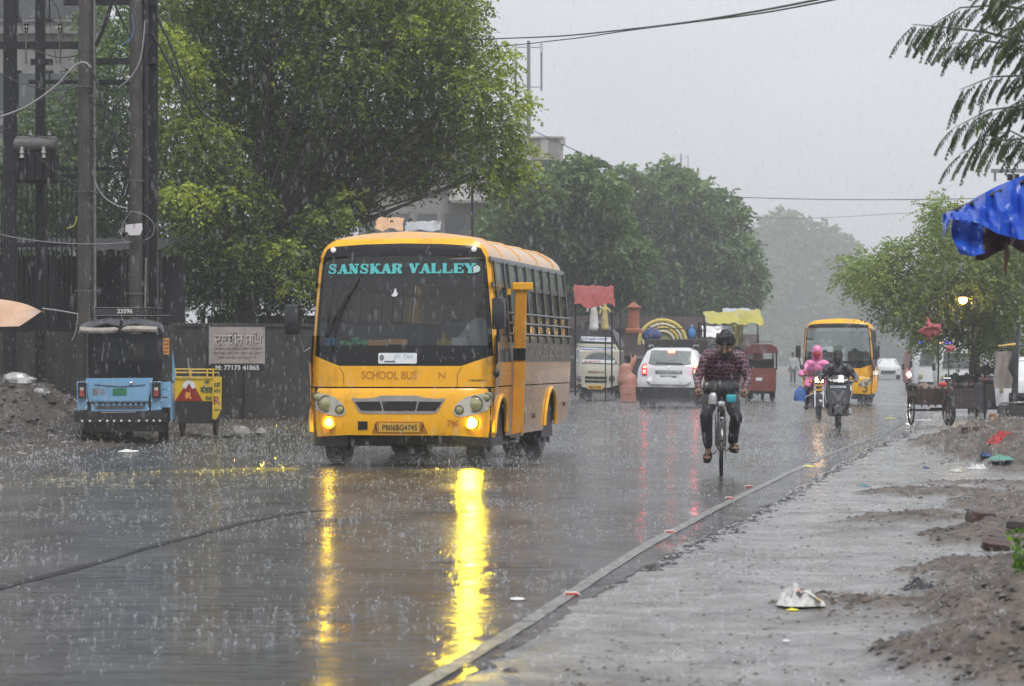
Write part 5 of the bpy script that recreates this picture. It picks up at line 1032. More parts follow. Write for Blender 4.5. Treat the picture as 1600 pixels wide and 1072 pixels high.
# tarpaulin at the left edge
b = B(); rows = []
for i in range(15):
    u = i / 14; rows.append([])
    for j in range(9):
        v = j / 8; px_ = -70 + 140 * u; top = 462 + 10 * u + 18 * u ** 5; bot = (512 if u < .72 else lerp(512, 486, (u - .72) / .28)) - 3 * u
        if u < .5: bot = 478 + 20 * u
        p = W(px_, lerp(top, bot, v), 44 - v * .8 + .15 * math.sin(u * 9 + v * 3)); rows[-1].append(p - W(0, 480, 44))
b.grid(rows); o = b.build('tarpaulin', M('peach_tarpaulin', (.55, .36, .24), .4, var=.12, vs=4, bump=.3, bs=7, coat=.2), None, ang=80); o.location = W(0, 480, 44); tag(o, 'peach coloured tarpaulin corner sticking in at the left edge', 'tarpaulin')
wire([(66, 482), (95, 486), (122, 491)], 44.5, .02, PW, 'pale rope stretched from the peach tarpaulin tip', 'rope', 'rope')
wire([(122, 490), (118, 520), (112, 532)], 44.6, .014, PW, 'thin pale rope hanging down left of the blue rickshaw', 'rope', 'rope')
# ---- blue rickshaw seen from behind (scale 96 px/m) ----
def rickshaw():
    O = G(194, 691); rz = math.radians(6.0); t = thing('rickshaw', 'parked light blue cargo rickshaw with black canopy and the number 23596 on its roof rack', 'rickshaw', O, rz); S = F / O.y
    X = lambda px: (px - 194) / S; Z = lambda py: (691 - py) / S; BL = M('sky_blue_enamel', (.17, .36, .56), .3, var=.08, vs=3, coat=.4, dirt=(.12, .18, .24), dirts=4, dirtamt=.25); BLD = M('black_trim', (.012, .012, .013), .4)
    P = lambda pts, nm, mat, par, y=0, th=.03, st=0: (lambda b: b.build(nm, mat, par))(B().patch([(X(a), Z(c)) for a, c in pts], flat(y), th, st))
    def px(lst, sx=161 / 161): return lst
    q = lambda u, v: (100 + u / 4.465, 460 + v / 4.465)      # from the enlarged study
    b = B(); b.box((0, 1.25, Z(655)), (X(262) - X(128), 2.4, .12)); b.box((0, .15, Z(668)), (1.3, .1, .14)); b.box((0, .9, .32), (.25, 1.8, .12)); b.ball((0, .25, .3), (.14, .14, .13)); b.box((-.25, .3, .36), (.3, .2, .12)); b.build('chassis', BLD, t)
    tg = P([q(155, 585), q(620, 582), q(585, 750), q(180, 750)], 'tailgate', BL, t, 0, .035)
    P([q(172, 600), q(605, 598), q(575, 742), q(195, 742)], 'pressed_panel', BL, tg, -.035, .01)
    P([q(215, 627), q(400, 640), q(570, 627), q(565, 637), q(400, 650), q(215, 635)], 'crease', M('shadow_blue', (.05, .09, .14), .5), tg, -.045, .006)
    b = B(); b.tube([(X(q(460, 0)[0]), -.07, Z(q(0, 618)[1])), (X(q(480, 0)[0]), -.07, Z(q(0, 614)[1]))], .018); b.build('handle', CHROME, tg)
    pl = P([q(342, 657), q(437, 655), q(437, 700), q(342, 702)], 'number_plate', M('green_plate', (.01, .16, .06), .5, var=.3), tg, -.045, .012)
    lettering('PB06 4782', X(q(350, 0)[0]), X(q(430, 0)[0]), Z(q(0, 692)[1]), Z(q(0, 665)[1]), flat(-.058), .001, M('plate_faint', (.05, .25, .12), .5), pl)
    P([q(200, 652), q(240, 655), q(245, 705), q(205, 700)], 'sticker', M('grey_sticker', (.16, .17, .19), .5, var=.4, vs=30), tg, -.045, .004); P([q(255, 660), q(275, 650), q(285, 665), q(285, 702), q(255, 702)], 'sticker', M('grey_sticker', (.16, .17, .19), .5, var=.4, vs=30), tg, -.045, .004)
    for a, c in ((95, 165), (605, 680)):
        P([q(a, 610), q(c, 605), q(c, 805), q(a, 810)], 'corner_panel', BL, t, .03, .05)
        lp = P([q(a + 10, 615), q(c - 8, 612), q(c - 5, 720), q(a + 8, 722)], 'tail_lamp', BLD, t, -.02, .06)
        b = B(); cx = (a + c) / 2; b.patch([(X(q(cx - 15, 0)[0]), Z(q(0, 712)[1])), (X(q(cx + 16, 0)[0]), Z(q(0, 712)[1])), (X(q(cx + 14, 0)[0]), Z(q(0, 668)[1])), (X(q(cx - 14, 0)[0]), Z(q(0, 668)[1]))], flat(-.08), .02, 0); b.build('red_lens', M('red_lens', (.30, .03, .02), .2, coat=1, var=.3), lp)
        b = B(); b.patch([(X(q(cx - 14, 0)[0]), Z(q(0, 668)[1])), (X(q(cx + 14, 0)[0]), Z(q(0, 668)[1])), (X(q(cx + 12, 0)[0]), Z(q(0, 648)[1])), (X(q(cx - 12, 0)[0]), Z(q(0, 648)[1]))], flat(-.08), .02, 0); b.build('clear_lens', M('clear_lens', (.5, .42, .4), .15, coat=1), lp)
    # right side body seen past the corner
    for z0, z1, dx in ((612, 660, .0), (665, 715, .0), (725, 790, 0)):
        P([q(683, z0), q(745, z0 - 3), q(742, z1), q(680, z1)], 'side_bin', BL, t, .12, .04)
    b = B(); b.box((X(q(745, 0)[0]), 1.3, Z(630)), (.03, 2.3, .62)); b.build('side_panel', BL, t); b = B(); b.box((X(q(97, 0)[0]), 1.3, Z(630)), (.03, 2.3, .62)); b.build('side_panel', BL, t)
    P([q(748, 380), q(770, 560), q(765, 620), q(745, 600)], 'swung_side_flap', BL, t, .9, .03)
    # studded bumper, lattice strip
    bm_ = P([q(75, 815), q(700, 812), q(712, 890), q(80, 892)], 'bumper', BLD, t, -.03, .08)
    st = M('white_stud', (.65, .68, .72), .3, coat=.5)
    for u in (132, 185, 255, 305, 352, 402, 458, 523, 578, 625, 668): b = B(); b.ball((X(q(u, 0)[0]), -.12, Z(q(0, 882)[1])), (.021, .02, .021), 7, 5); b.build('stud', st, bm_)
    for u, v in ((100, 612), (160, 615), (605, 612), (660, 612), (95, 745), (165, 740), (610, 740), (680, 740), (78, 735), (85, 800), (160, 790), (590, 800), (660, 795), (730, 660), (735, 720), (735, 780)): b = B(); b.ball((X(q(u, 0)[0]), -.06, Z(q(0, v)[1])), (.014, .014, .014), 6, 4); b.build('rivet', st, t)
    P([q(190, 762), q(590, 760), q(590, 812), q(195, 814)], 'lower_valance', BL, t, -.01, .03)
    for k in range(11):
        u = 205 + k * 38; P([q(u, 752), q(u + 24, 752), q(u + 24, 768), q(u, 768)], 'slot', BLD, t, -.045, .01)
    P([q(215, 775), q(565, 773), q(565, 795), q(218, 798)], 'step_slot', M('slot_grey', (.06, .06, .07), .5), t, -.045, .01); P([q(265, 818), q(500, 816), q(500, 824), q(265, 826)], 'step_strip', STEEL, t, -.115, .01)
    for u in (152, 690):
        x = X(q(u, 0)[0]); b = B(); r = .33; b.lathe([(r*.55, -.08), (r*.95, -.08), (r, -.05), (r, .05), (r*.95, .08), (r*.55, .08)], (x, .45, r), 'x', 24); wh = b.build('wheel', TYRE, t); b = B(); b.lathe([(r*.56, .07), (r*.3, .04), (.001, .05)], (x, .45, r), 'x', 16); b.lathe([(r*.56, -.07), (r*.3, -.04), (.001, -.05)], (x, .45, r), 'x', 16); b.build('rim', M('dull_rim', (.3, .3, .3), .4, .5), wh)
    x = 0; b = B(); b.lathe([(.15, -.06), (.28, -.06), (.3, 0), (.28, .06), (.15, .06)], (0, 2.6, .3), 'x', 20); b.build('front_wheel', TYRE, t)
    b = B(); b.box((X(q(722, 0)[0]), .2, Z(q(0, 800)[1])), (.03, .3, .025)); b.build('side_rail', IRON, t)
    # cabin: frame posts, canopy, windscreen beyond
    for u in (110, 700):
        b = B(); b.box((X(q(u, 0)[0]), .1, (Z(q(0, 600)[1]) + Z(q(0, 215)[1])) / 2), (.09, .06, Z(q(0, 215)[1]) - Z(q(0, 600)[1]))); b.build('rear_post', DARKP, t); b = B(); b.box((X(q(u, 0)[0]), 1.7, (Z(q(0, 600)[1]) + Z(q(0, 215)[1])) / 2), (.06, .06, Z(q(0, 215)[1]) - Z(q(0, 600)[1]))); b.build('front_post', DARKP, t)
    CAN = M('wet_black_canopy', (.028, .028, .034), .25, var=.4, vs=4, coat=.5, bump=.8, bs=9)
    b = B(); rows = []
    for y_ in (-.12, .0, .5, 1.2, 1.9, 2.05):
        dz = -.10 if y_ in (-.12, 2.05) else 0; rows.append([(X(q(u, 0)[0]), y_, Z(q(0, v)[1]) + dz + .02 * math.sin(u * .03 + y_ * 5)) for u, v in ((108, 245), (125, 205), (200, 180), (300, 168), (400, 176), (500, 170), (600, 178), (670, 200), (695, 240))])
    b.grid(rows); b.build('canopy', CAN, t, ang=70)
    b = B(); rows = []
    for k in range(21):
        u = k / 20; px_ = 115 + 535 * u; v = 248 + 14 * math.sin(u * 6.3) * .5; rr = .05 * (1 - .5 * (abs(u - .52) < .04)); rows.append([(X(q(px_, 0)[0]), -.13 + rr * math.cos(a) * .9, Z(q(0, v)[1]) + rr * math.sin(a)) for a in np.linspace(0, 2*math.pi, 9)[:-1]])
    b.grid(rows, close=True); b.build('rolled_flap', M('cream_canvas_roll', (.38, .34, .30), .5, var=.4, vs=10, bump=.8), t)
    b = B(); b.box((X(q(397, 0)[0]), -.16, Z(q(0, 225)[1])), (.05, .06, .22), rot=(0, .25, 0)); b.build('strap', IRON, t)
    b = B(); b.box((0, 1.75, Z(q(0, 570)[1])), (1.3, .08, .5)); b.build('seat_back', BLD, t); b = B(); b.patch([(X(q(130, 0)[0]), Z(q(0, 560)[1])), (X(q(680, 0)[0]), Z(q(0, 560)[1])), (X(q(670, 0)[0]), Z(q(0, 270)[1])), (X(q(130, 0)[0]), Z(q(0, 270)[1]))], flat(1.9), .01, 0); b.build('cabin_back', M('dark_rexine', (.010, .010, .011), .3, coat=.3), t)
    P([q(455, 345), q(535, 345), q(540, 425), q(460, 428)], 'rear_window', M('smoky_pane', (.045, .055, .03), .3, var=.6, vs=6, coat=.5), t, 1.88, .01); P([q(350, 350), q(372, 350), q(372, 430), q(352, 432)], 'blue_cloth', M('blue_cloth', (.03, .12, .2), .6), t, 1.86, .01)
    b = B(); b.tube([(X(q(278, 0)[0]), .2, Z(q(0, 330)[1])), (X(q(262, 0)[0]), .2, Z(q(0, 465)[1]))], .012); b.build('pull_rod', PW, t)
    pn = P([q(687, 305), q(732, 303), q(730, 420), q(690, 418)], 'side_notice', M('orange_yellow_notice', (.55, .30, .08), .5, var=.5, vs=14), t, .04, .02)
    for k in range(4): P([q(692, 318 + k * 26), q(727, 317 + k * 26), q(727, 328 + k * 26), q(692, 329 + k * 26)], 'text_row', M('notice_red', (.35, .06, .03), .6, var=.6, vs=60), pn, .018, .003)
    # roof rack with number board
    rk = thing('x', None, None); bpy.data.objects.remove(rk)
    b = B()
    zt, zb = Z(q(0, 92)[1]), Z(q(0, 148)[1]); xl, xr = X(q(198, 0)[0]), X(q(600, 0)[0])
    b.tube([(xl, .3, zb), (xl, .3, zt), (xr, .3, zt), (X(q(682, 0)[0]), .9, zt), (X(q(682, 0)[0]), .9, zb)], .014); b.tube([(xr, .3, zb), (xr, .3, zt)], .014); b.tube([(X(q(640, 0)[0]), .6, zb), (X(q(640, 0)[0]), .6, zt)], .014); b.tube([(xl, .3, zb), (X(q(740, 0)[0]), .3, zb)], .016); b.build('roof_rack', IRON, t)
    nb = P([q(210, 100), q(590, 100), q(590, 146), q(212, 146)], 'number_board', DARKP, t, .32, .01)
    lettering('23596', X(q(366, 0)[0]), X(q(474, 0)[0]), Z(q(0, 131)[1]), Z(q(0, 98)[1]), flat(.3), .004, M('chalk_white', (.6, .6, .58), .6, var=.2, vs=30), nb, .02)
rickshaw()
# ---- yellow cold drink cart ----
def cart():
    D = 48.6; O = Vector((wx(310, D)[0], D, .0)); t = thing('drinks_cart', 'yellow drinks cart with a painted dark red mountain, right of the blue rickshaw', 'cart', O, math.radians(0)); S = F / D
    Y = M('cart_yellow', (.68, .46, .02), .35, var=.12, vs=4, coat=.3, dirt=(.3, .2, .03), dirts=4, dirtamt=.3); RD = M('mountain_red', (.26, .02, .012), .45, var=.15); gnd = 562 + CH * S
    q = lambda u, v: ((100 + u / 4.465 - 310) / S, CH - (460 + v / 4.465 - HZ) / S)
    P = lambda pts, nm, mat, par, y=0, th=.02: (lambda b: b.build(nm, mat, par))(B().patch([q(*p) for p in pts], flat(y), th, 0))
    x0, zt = q(772, 585); x1, zb = q(1042, 748); b = B(); b.box(((x0+x1)/2, .45, (zt+zb)/2), (x1-x0, .9, zt-zb), bev=.01); bx = b.build('box_body', Y, t)
    P([(775, 742), (835, 650), (850, 660), (872, 620), (895, 660), (915, 650), (968, 744)], 'mountain', RD, bx, -.003, .006); 
    b = B(); c = q(872, 645); b.patch([(c[0] + .115*math.cos(a), c[1] + .115*math.sin(a)) for a in np.linspace(0, 2*math.pi, 22)[:-1]], flat(-.001), .003, 0); b.build('white_disc', WHITEP, bx)
    lettering('R', q(850, 0)[0], q(895, 0)[0], q(0, 728)[1], q(0, 682)[1], flat(0), .013, M('orange_letter', (.75, .33, .05), .5), bx, .05)
    ink = M('cart_green_ink', (.03, .07, .02), .5, var=.2)
    lettering('ठंडी', q(978, 0)[0], q(1015, 0)[0], q(0, 622)[1], q(0, 598)[1], flat(0), .006, ink, bx, .03); lettering('बोतल', q(952, 0)[0], q(1038, 0)[0], q(0, 690)[1], q(0, 632)[1], flat(0), .006, ink, bx, .04); lettering('पीओ', q(985, 0)[0], q(1030, 0)[0], q(0, 738)[1], q(0, 708)[1], flat(0), .006, ink, bx, .03)
    rail = [q(778, 520), q(1042, 522)]
    for v in (522, 545, 578): a, c = q(776, v), q(1042, v + 2); b = B(); b.tube([(a[0], -.02, a[1]), (c[0], -.02, c[1]), (c[0], .85, c[1])], .014); b.build('rail', Y, t)
    for u in (778, 880, 885, 1000, 1042): a, c = q(u, 520), q(u, 585); b = B(); b.tube([(a[0], -.02, a[1]), (c[0], -.02, c[1])], .016); b.build('rail_post', Y, t)
    a = q(862, 445); c = q(866, 535); b = B(); b.tube([(a[0], .1, a[1]), (c[0], .1, c[1])], .015); b.build('straw_stick', PW, t)
    sb = P([(1045, 578), (1105, 574), (1103, 800), (1068, 872), (1040, 868)], 'side_board', Y, t, -.10, .03)
    for k, (s, v0, v1) in enumerate((('ठंडी', 645, 610), ('सोडा', 685, 655), ('R', 770, 710), ('शिकंजी', 815, 795))): lettering(s, q(1050, 0)[0], q(1098, 0)[0], q(0, v1 + 30)[1] if False else q(0, v0)[1], q(0, v1)[1], flat(-.10), .034, RD if k == 2 else ink, sb, .02)
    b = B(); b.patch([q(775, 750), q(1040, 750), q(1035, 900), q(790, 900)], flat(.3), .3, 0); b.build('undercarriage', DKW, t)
    for x in (-.32, .28):
        b = B(); r = .3; b.lathe([(r*.8, -.03), (r, -.03), (r, .03), (r*.8, .03), (r*.8, -.03)], (x, .3, r), 'x', 24); b.lathe([(.001, -.05), (.04, -.05), (.04, .05), (.001, .05)], (x, .3, r), 'x', 10); wh = b.build('wheel', TYRE, t)
        for k in range(8): a = k * math.pi / 4; b = B(); b.cyl((x, .3, r), (x, .3 + math.cos(a)*r*.82, r + math.sin(a)*r*.82), .006, n=4); b.build('spoke', IRON, wh)
cart()
# dark junk stacked beneath/behind the cart and rickshaw
def rock(name, label, cat, px, py, s, mat, z=None, seed=0, kind='rock', group=None, flat_=.7, rz=0):
    p = G(px, py); b = B(); b.ball((0, 0, s * flat_ * .4), (s, s * .8, s * flat_), 10, 7)
    for v in b.bm.verts:
        n = noise.noise(v.co * (2.2 / s) + Vector((seed * 3.1, seed, 0))); v.co *= 1 + .35 * n
    o = b.build(name, mat, None, ang=25); o.location = (p.x, p.y, z if z is not None else 0); o.rotation_euler.z = rz; return tag(o, label, cat, group)
STONE = M('pale_broken_concrete', (.26, .25, .24), .45, var=.3, vs=5, bump=.7, bs=20); 
rock('concrete_lump', 'large pale broken concrete lump at the foot of the wall right of the cart', 'rubble', 376, 682, .16, STONE, .03, 1); rock('concrete_lump', 'smaller pale concrete lump between the big lump and the bus', 'rubble', 407, 680, .10, STONE, .03, 2)
rock('concrete_lump', 'grey rubble lump leaning near the yellow cart', 'rubble', 355, 684, .12, M('grey_rubble', (.12, .115, .11), .5, var=.3, bump=.6), .03, 3)
# ---------------- buildings far left ----------------
def building(name, label, D, x0, x1, zt, rows, cols, mat, depth=6, balc=(), rz=0, win=True, z0=0, floor=3.0):
    a = wx(x0, D)[0]; c = wx(x1, D)[0]; t = thing(name, label, 'building', (a, D, 0), rz); w_ = c - a
    b = B(); b.box((w_/2, depth/2, zt/2), (w_, depth, zt)); b.build('walls', mat, t)
    b = B(); b.box((w_/2, -.05, zt + .15), (w_ + .3, .3, .5)); b.build('parapet', mat, t)
    for r in range(rows):
        z = zt - 1.9 - r * floor; b = B(); b.box((w_/2, -.12, z - 1.0), (w_ + .2, .3, .22)); b.build('floor_band', mat, t)
        for k in range(cols):
            x = w_ * (k + .5) / cols; fr = (lambda b: b.build('window', M('window_frame_grey', (.18, .18, .18), .6), t))(B().box((x, -.03, z), (1.3, .12, 1.4))); b = B(); b.box((x, -.10, z), (1.1, .02, 1.2)); b.build('pane', M('dark_pane', (.05, .055, .06), .15, var=.5, vs=.7, coat=.5), fr)
    for (x, r, wd) in balc:
        z = zt - 3.0 - r * floor; x *= w_; b = B(); b.box((x, -.7, z + .05), (wd, 1.3, .15)); bl = b.build('balcony', mat, t); b = B(); b.box((x, -1.3, z + .55), (wd, .08, .9)); b.box((x - wd/2, -.7, z + .55), (.08, 1.2, .9)); b.box((x + wd/2, -.7, z + .55), (.08, 1.2, .9)); b.build('balcony_wall', M('balcony_white', (.5, .49, .48), .5, var=.15, dirt=(.3, .29, .28)), bl)
    return t
PLAS = M('weathered_plaster', (.22, .21, .20), .7, var=.25, vs=.8, dirt=(.12, .115, .11), dirts=.6, dirtamt=.5); PLAS2 = M('pale_plaster', (.36, .34, .32), .6, var=.15, vs=.8, dirt=(.22, .21, .2), dirts=.6, dirtamt=.3)
building('apartment_block', 'grey plastered block with balconies seen between the big tree and the next tree', 150, 560, 775, 13.6, 4, 5, PLAS, balc=((.80, .25, 2.0), (.97, .1, 1.6)))
building('apartment_block', 'tall stained building filling the upper left corner behind the poles', 90, -120, 128, 15, 4, 5, M('stained_grey_wall', (.20, .195, .20), .7, var=.25, vs=.5, dirt=(.09, .09, .09), dirts=.5, dirtamt=.6))
building('apartment_block', 'pale roof block with a water tank just above the leafy tree', 190, 795, 880, 16.3, 1, 2, PLAS2)
def roof_block():
    D = 187; t = thing('water_tank', 'boxy concrete water tank on the roof above the leafy tree', 'tank', (wx(853, D)[0], D, 0)); z = CH + (HZ - 215) / F * D; z0 = CH + (HZ - 250) / F * D
    b = B(); b.box((0, .5, (z + z0) / 2 + .0), (px2m(46, D), 1.5, z - z0)); b.build('tank_wall', PLAS, t); b = B(); b.box((0, .5, z), (px2m(54, D), 1.8, .12)); b.build('slab', PLAS2, t); b = B(); b.box((-.1, -.28, (z+z0)/2), (px2m(12, D), .08, z - z0)); b.build('pillar', PLAS2, t)
roof_block()
def mast(px, D, pts, label, top, bottom, arms):
    O = W(px, bottom, D); t = thing('telecom_mast', label, 'mast', O); h = px2m(bottom - top, D); b = B(); b.cyl((0, 0, 0), (0, 0, h), .12, .09, 8); b.build('pole', M('mast_grey', (.18, .19, .19), .5), t)
    for x, y0, y1, wd in arms:
        b = B(); X_ = px2m(x - px, D); b.cyl((X_, 0, px2m(bottom - y1, D)), (X_, 0, px2m(bottom - y0, D)), .055); b.build('antenna_tube', M('mast_grey', (.18, .19, .19), .5), t)
        if wd: b = B(); b.box((X_, -.1, px2m(bottom - y0 - 8, D)), (.16, .1, .45)); b.build('antenna_panel', M('antenna_white', (.5, .5, .5), .5), t)
    for yy, xa, xb in pts: b = B(); b.cyl((px2m(xa - px, D), 0, px2m(bottom - yy, D)), (px2m(xb - px, D), 0, px2m(bottom - yy, D)), .025); b.build('strut', M('mast_grey', (.18, .19, .19), .5), t)
    return t
mast(826, 150, [(74, 805, 848), (136, 805, 846), (198, 812, 828)], 'slender roof mast with side antennas rising right of the big tree', 64, 215, [(806, 68, 140, 1), (846, 68, 142, 1)])
b = B(); O = W(800, 215, 112)
mast(1064, 330, [(245, 1052, 1076), (262, 1052, 1076)], 'faint distant telecom tower poking above the wide tree', 240, 330, [(1053, 243, 330, 1), (1075, 243, 330, 1)])
# street frontage glimpsed over the bus roof: awnings and hoarding
def awning(px0, px1, py0, py1, D, mat, label, dz=.3, dy=1.2):
    a = W(px0, py0, D); w_ = px2m(px1 - px0, D); h = px2m(py1 - py0, D); b = B(); n = 12
    nn = lambda u, v: noise.noise(Vector((u * 3.1 + px0, v * 2.3, D * .37)))
    b.grid([[(w_ * (u + .05 * nn(j * .4, u * 2)), dy * -j / 6 + .12 * nn(u * 2, j), -h * (j / 6) ** 1.4 * (1 - .35 * math.sin(u * 3.14) * (j < 6)) - .10 * h * math.sin(u * 9 + px0) * j / 6 + .22 * h * nn(u * 1.7, j * .5)) for u in np.linspace(0, 1, 19)] for j in range(8)])
    o = b.build('awning', mat, None, ang=80, fix=False); o.location = a; return tag(o, label, 'awning')
awning(590, 632, 340, 358, 78, M('peach_awning', (.55, .33, .18), .5, var=.2), 'peach awning just above the left half of the bus roof'); awning(636, 690, 346, 360, 80, GALV, 'pale sheet awning just above the middle of the bus roof')
def post_thing(px, p0, p1, D, r, mat, label, name='post', cat='post'):
    a = W(px, p1, D); b = B(); b.cyl((0, 0, 0), (0, 0, px2m(p1 - p0, D)), r); b.ball((0, 0, px2m(p1 - p0, D)), r * 1.3, 6, 4); o = b.build(name, mat); o.location = a; return tag(o, label, cat)
post_thing(686, 305, 640, 80, .035, PW, 'thin pale lamp post rising behind the bus roof, with a slanting arm'); post_thing(738, 255, 640, 84, .04, IRON, 'dark pole slanting behind the right end of the bus roof')
building('shop_row', 'row of low dim shops running behind the small truck and the white car', 112, 890, 1110, 2.7, 1, 7, M('dim_shopfront', (.075, .055, .055), .6, var=.6, vs=.6), depth=4)
awning(896, 958, 447, 472, 80, M('red_banner_cloth', (.28, .05, .045), .5, var=.15, vs=2), 'faded red cloth canopy hanging above the small truck')
# yellow and silver tarpaulins
awning(1098, 1150, 487, 503, 97, M('yellow_tarpaulin', (.42, .38, .07), .45, var=.2, vs=2), 'bright yellow tarpaulin stretched above the market stalls, left piece', dy=1.6); awning(1128, 1178, 483, 500, 99, M('grey_silver_tarpaulin', (.40, .43, .47), .35, coat=.3), 'silver grey tarpaulin between the yellow ones', dy=1.0); awning(1150, 1186, 484, 502, 98, M('yellow_tarpaulin', (.42, .38, .07), .45), 'bright yellow tarpaulin above the red rickshaw, right piece', dy=1.6)
awning(1146, 1160, 506, 532, 97.5, M('yellow_tarpaulin', (.42, .38, .07), .45), 'narrow yellow cloth strip hanging down beside the stall', dy=.3); awning(1096, 1142, 510, 524, 98.5, WHITEP, 'white cloth valance under the left yellow tarpaulin', dy=.4)
building('market_stall', 'dim stall front beneath the yellow tarpaulins', 114, 1095, 1180, 2.0, 0, 0, M('dim_stall', (.13, .10, .10), .7, var=.5, vs=1), depth=3)
for k_, (px_, p0_, D_) in enumerate(((899, 450, 81), (956, 450, 81), (1100, 490, 97.6), (1148, 492, 97.6), (1184, 490, 98.6))): post_thing(px_, p0_, 618, D_, .025, IRON, ('left pole of the red cloth canopy', 'right pole of the red cloth canopy', 'left pole under the yellow tarpaulins', 'middle pole under the yellow tarpaulins', 'right pole under the yellow tarpaulins')[k_])
# painted roadside shrine figures
def statue(px, py, D, h, mat, label, arms=True):
    O = W(px, py, D); t = fuse([((0, 0, h*.86), (0, 0, h*.90), h*.075, h*.07), ((0, 0, h*.76), (0, 0, h*.5), h*.09, h*.10), ((-h*.12, 0, h*.72), (h*.12, 0, h*.72), h*.06, h*.06), ((0, 0, h*.5), (0, 0, 0), h*.11, h*.15), ((-h*.16, 0, h*.70), (-h*.2, -.05, h*.5), h*.04, h*.035), ((h*.16, 0, h*.70), (h*.22, -.08, h*.58), h*.04, h*.035), ((h*.22, -.08, h*.58), (h*.14, -.12, h*.68), h*.035, h*.03)], 'statue', mat, None, h * .03, 3)
    t.location = O; return tag(t, label, 'statue')
statue(928, 512, 84, 1.0, M('statue_white', (.6, .58, .56), .4, var=.3, vs=3), 'white painted statue above the small truck canopy'); statue(945, 512, 84.6, .8, M('statue_gold', (.5, .40, .15), .4, var=.4, vs=6), 'smaller gold and white statue beside the white one')
def pillar(px, p0, p1, D, w_, mat, label):
    O = W(px, p1, D); h = px2m(p1 - p0, D); t = thing('shrine_pillar', label, 'pillar', O); b = B(); b.lathe([(w_*.9, 0), (w_*.9, .1), (w_*.6, .15), (w_*.55, h*.8), (w_*.8, h*.84), (w_*.8, h*.88), (w_*.5, h*.92), (w_*.3, h), (.001, h + .05)], (0, 0, 0), 'z', 10); b.build('shaft', mat, t); return t
pillar(990, 474, 520, 92, .33, M('orange_red_paint', (.30, .10, .055), .5, var=.2), 'slim orange red shrine pillar left of the yellow arch'); 
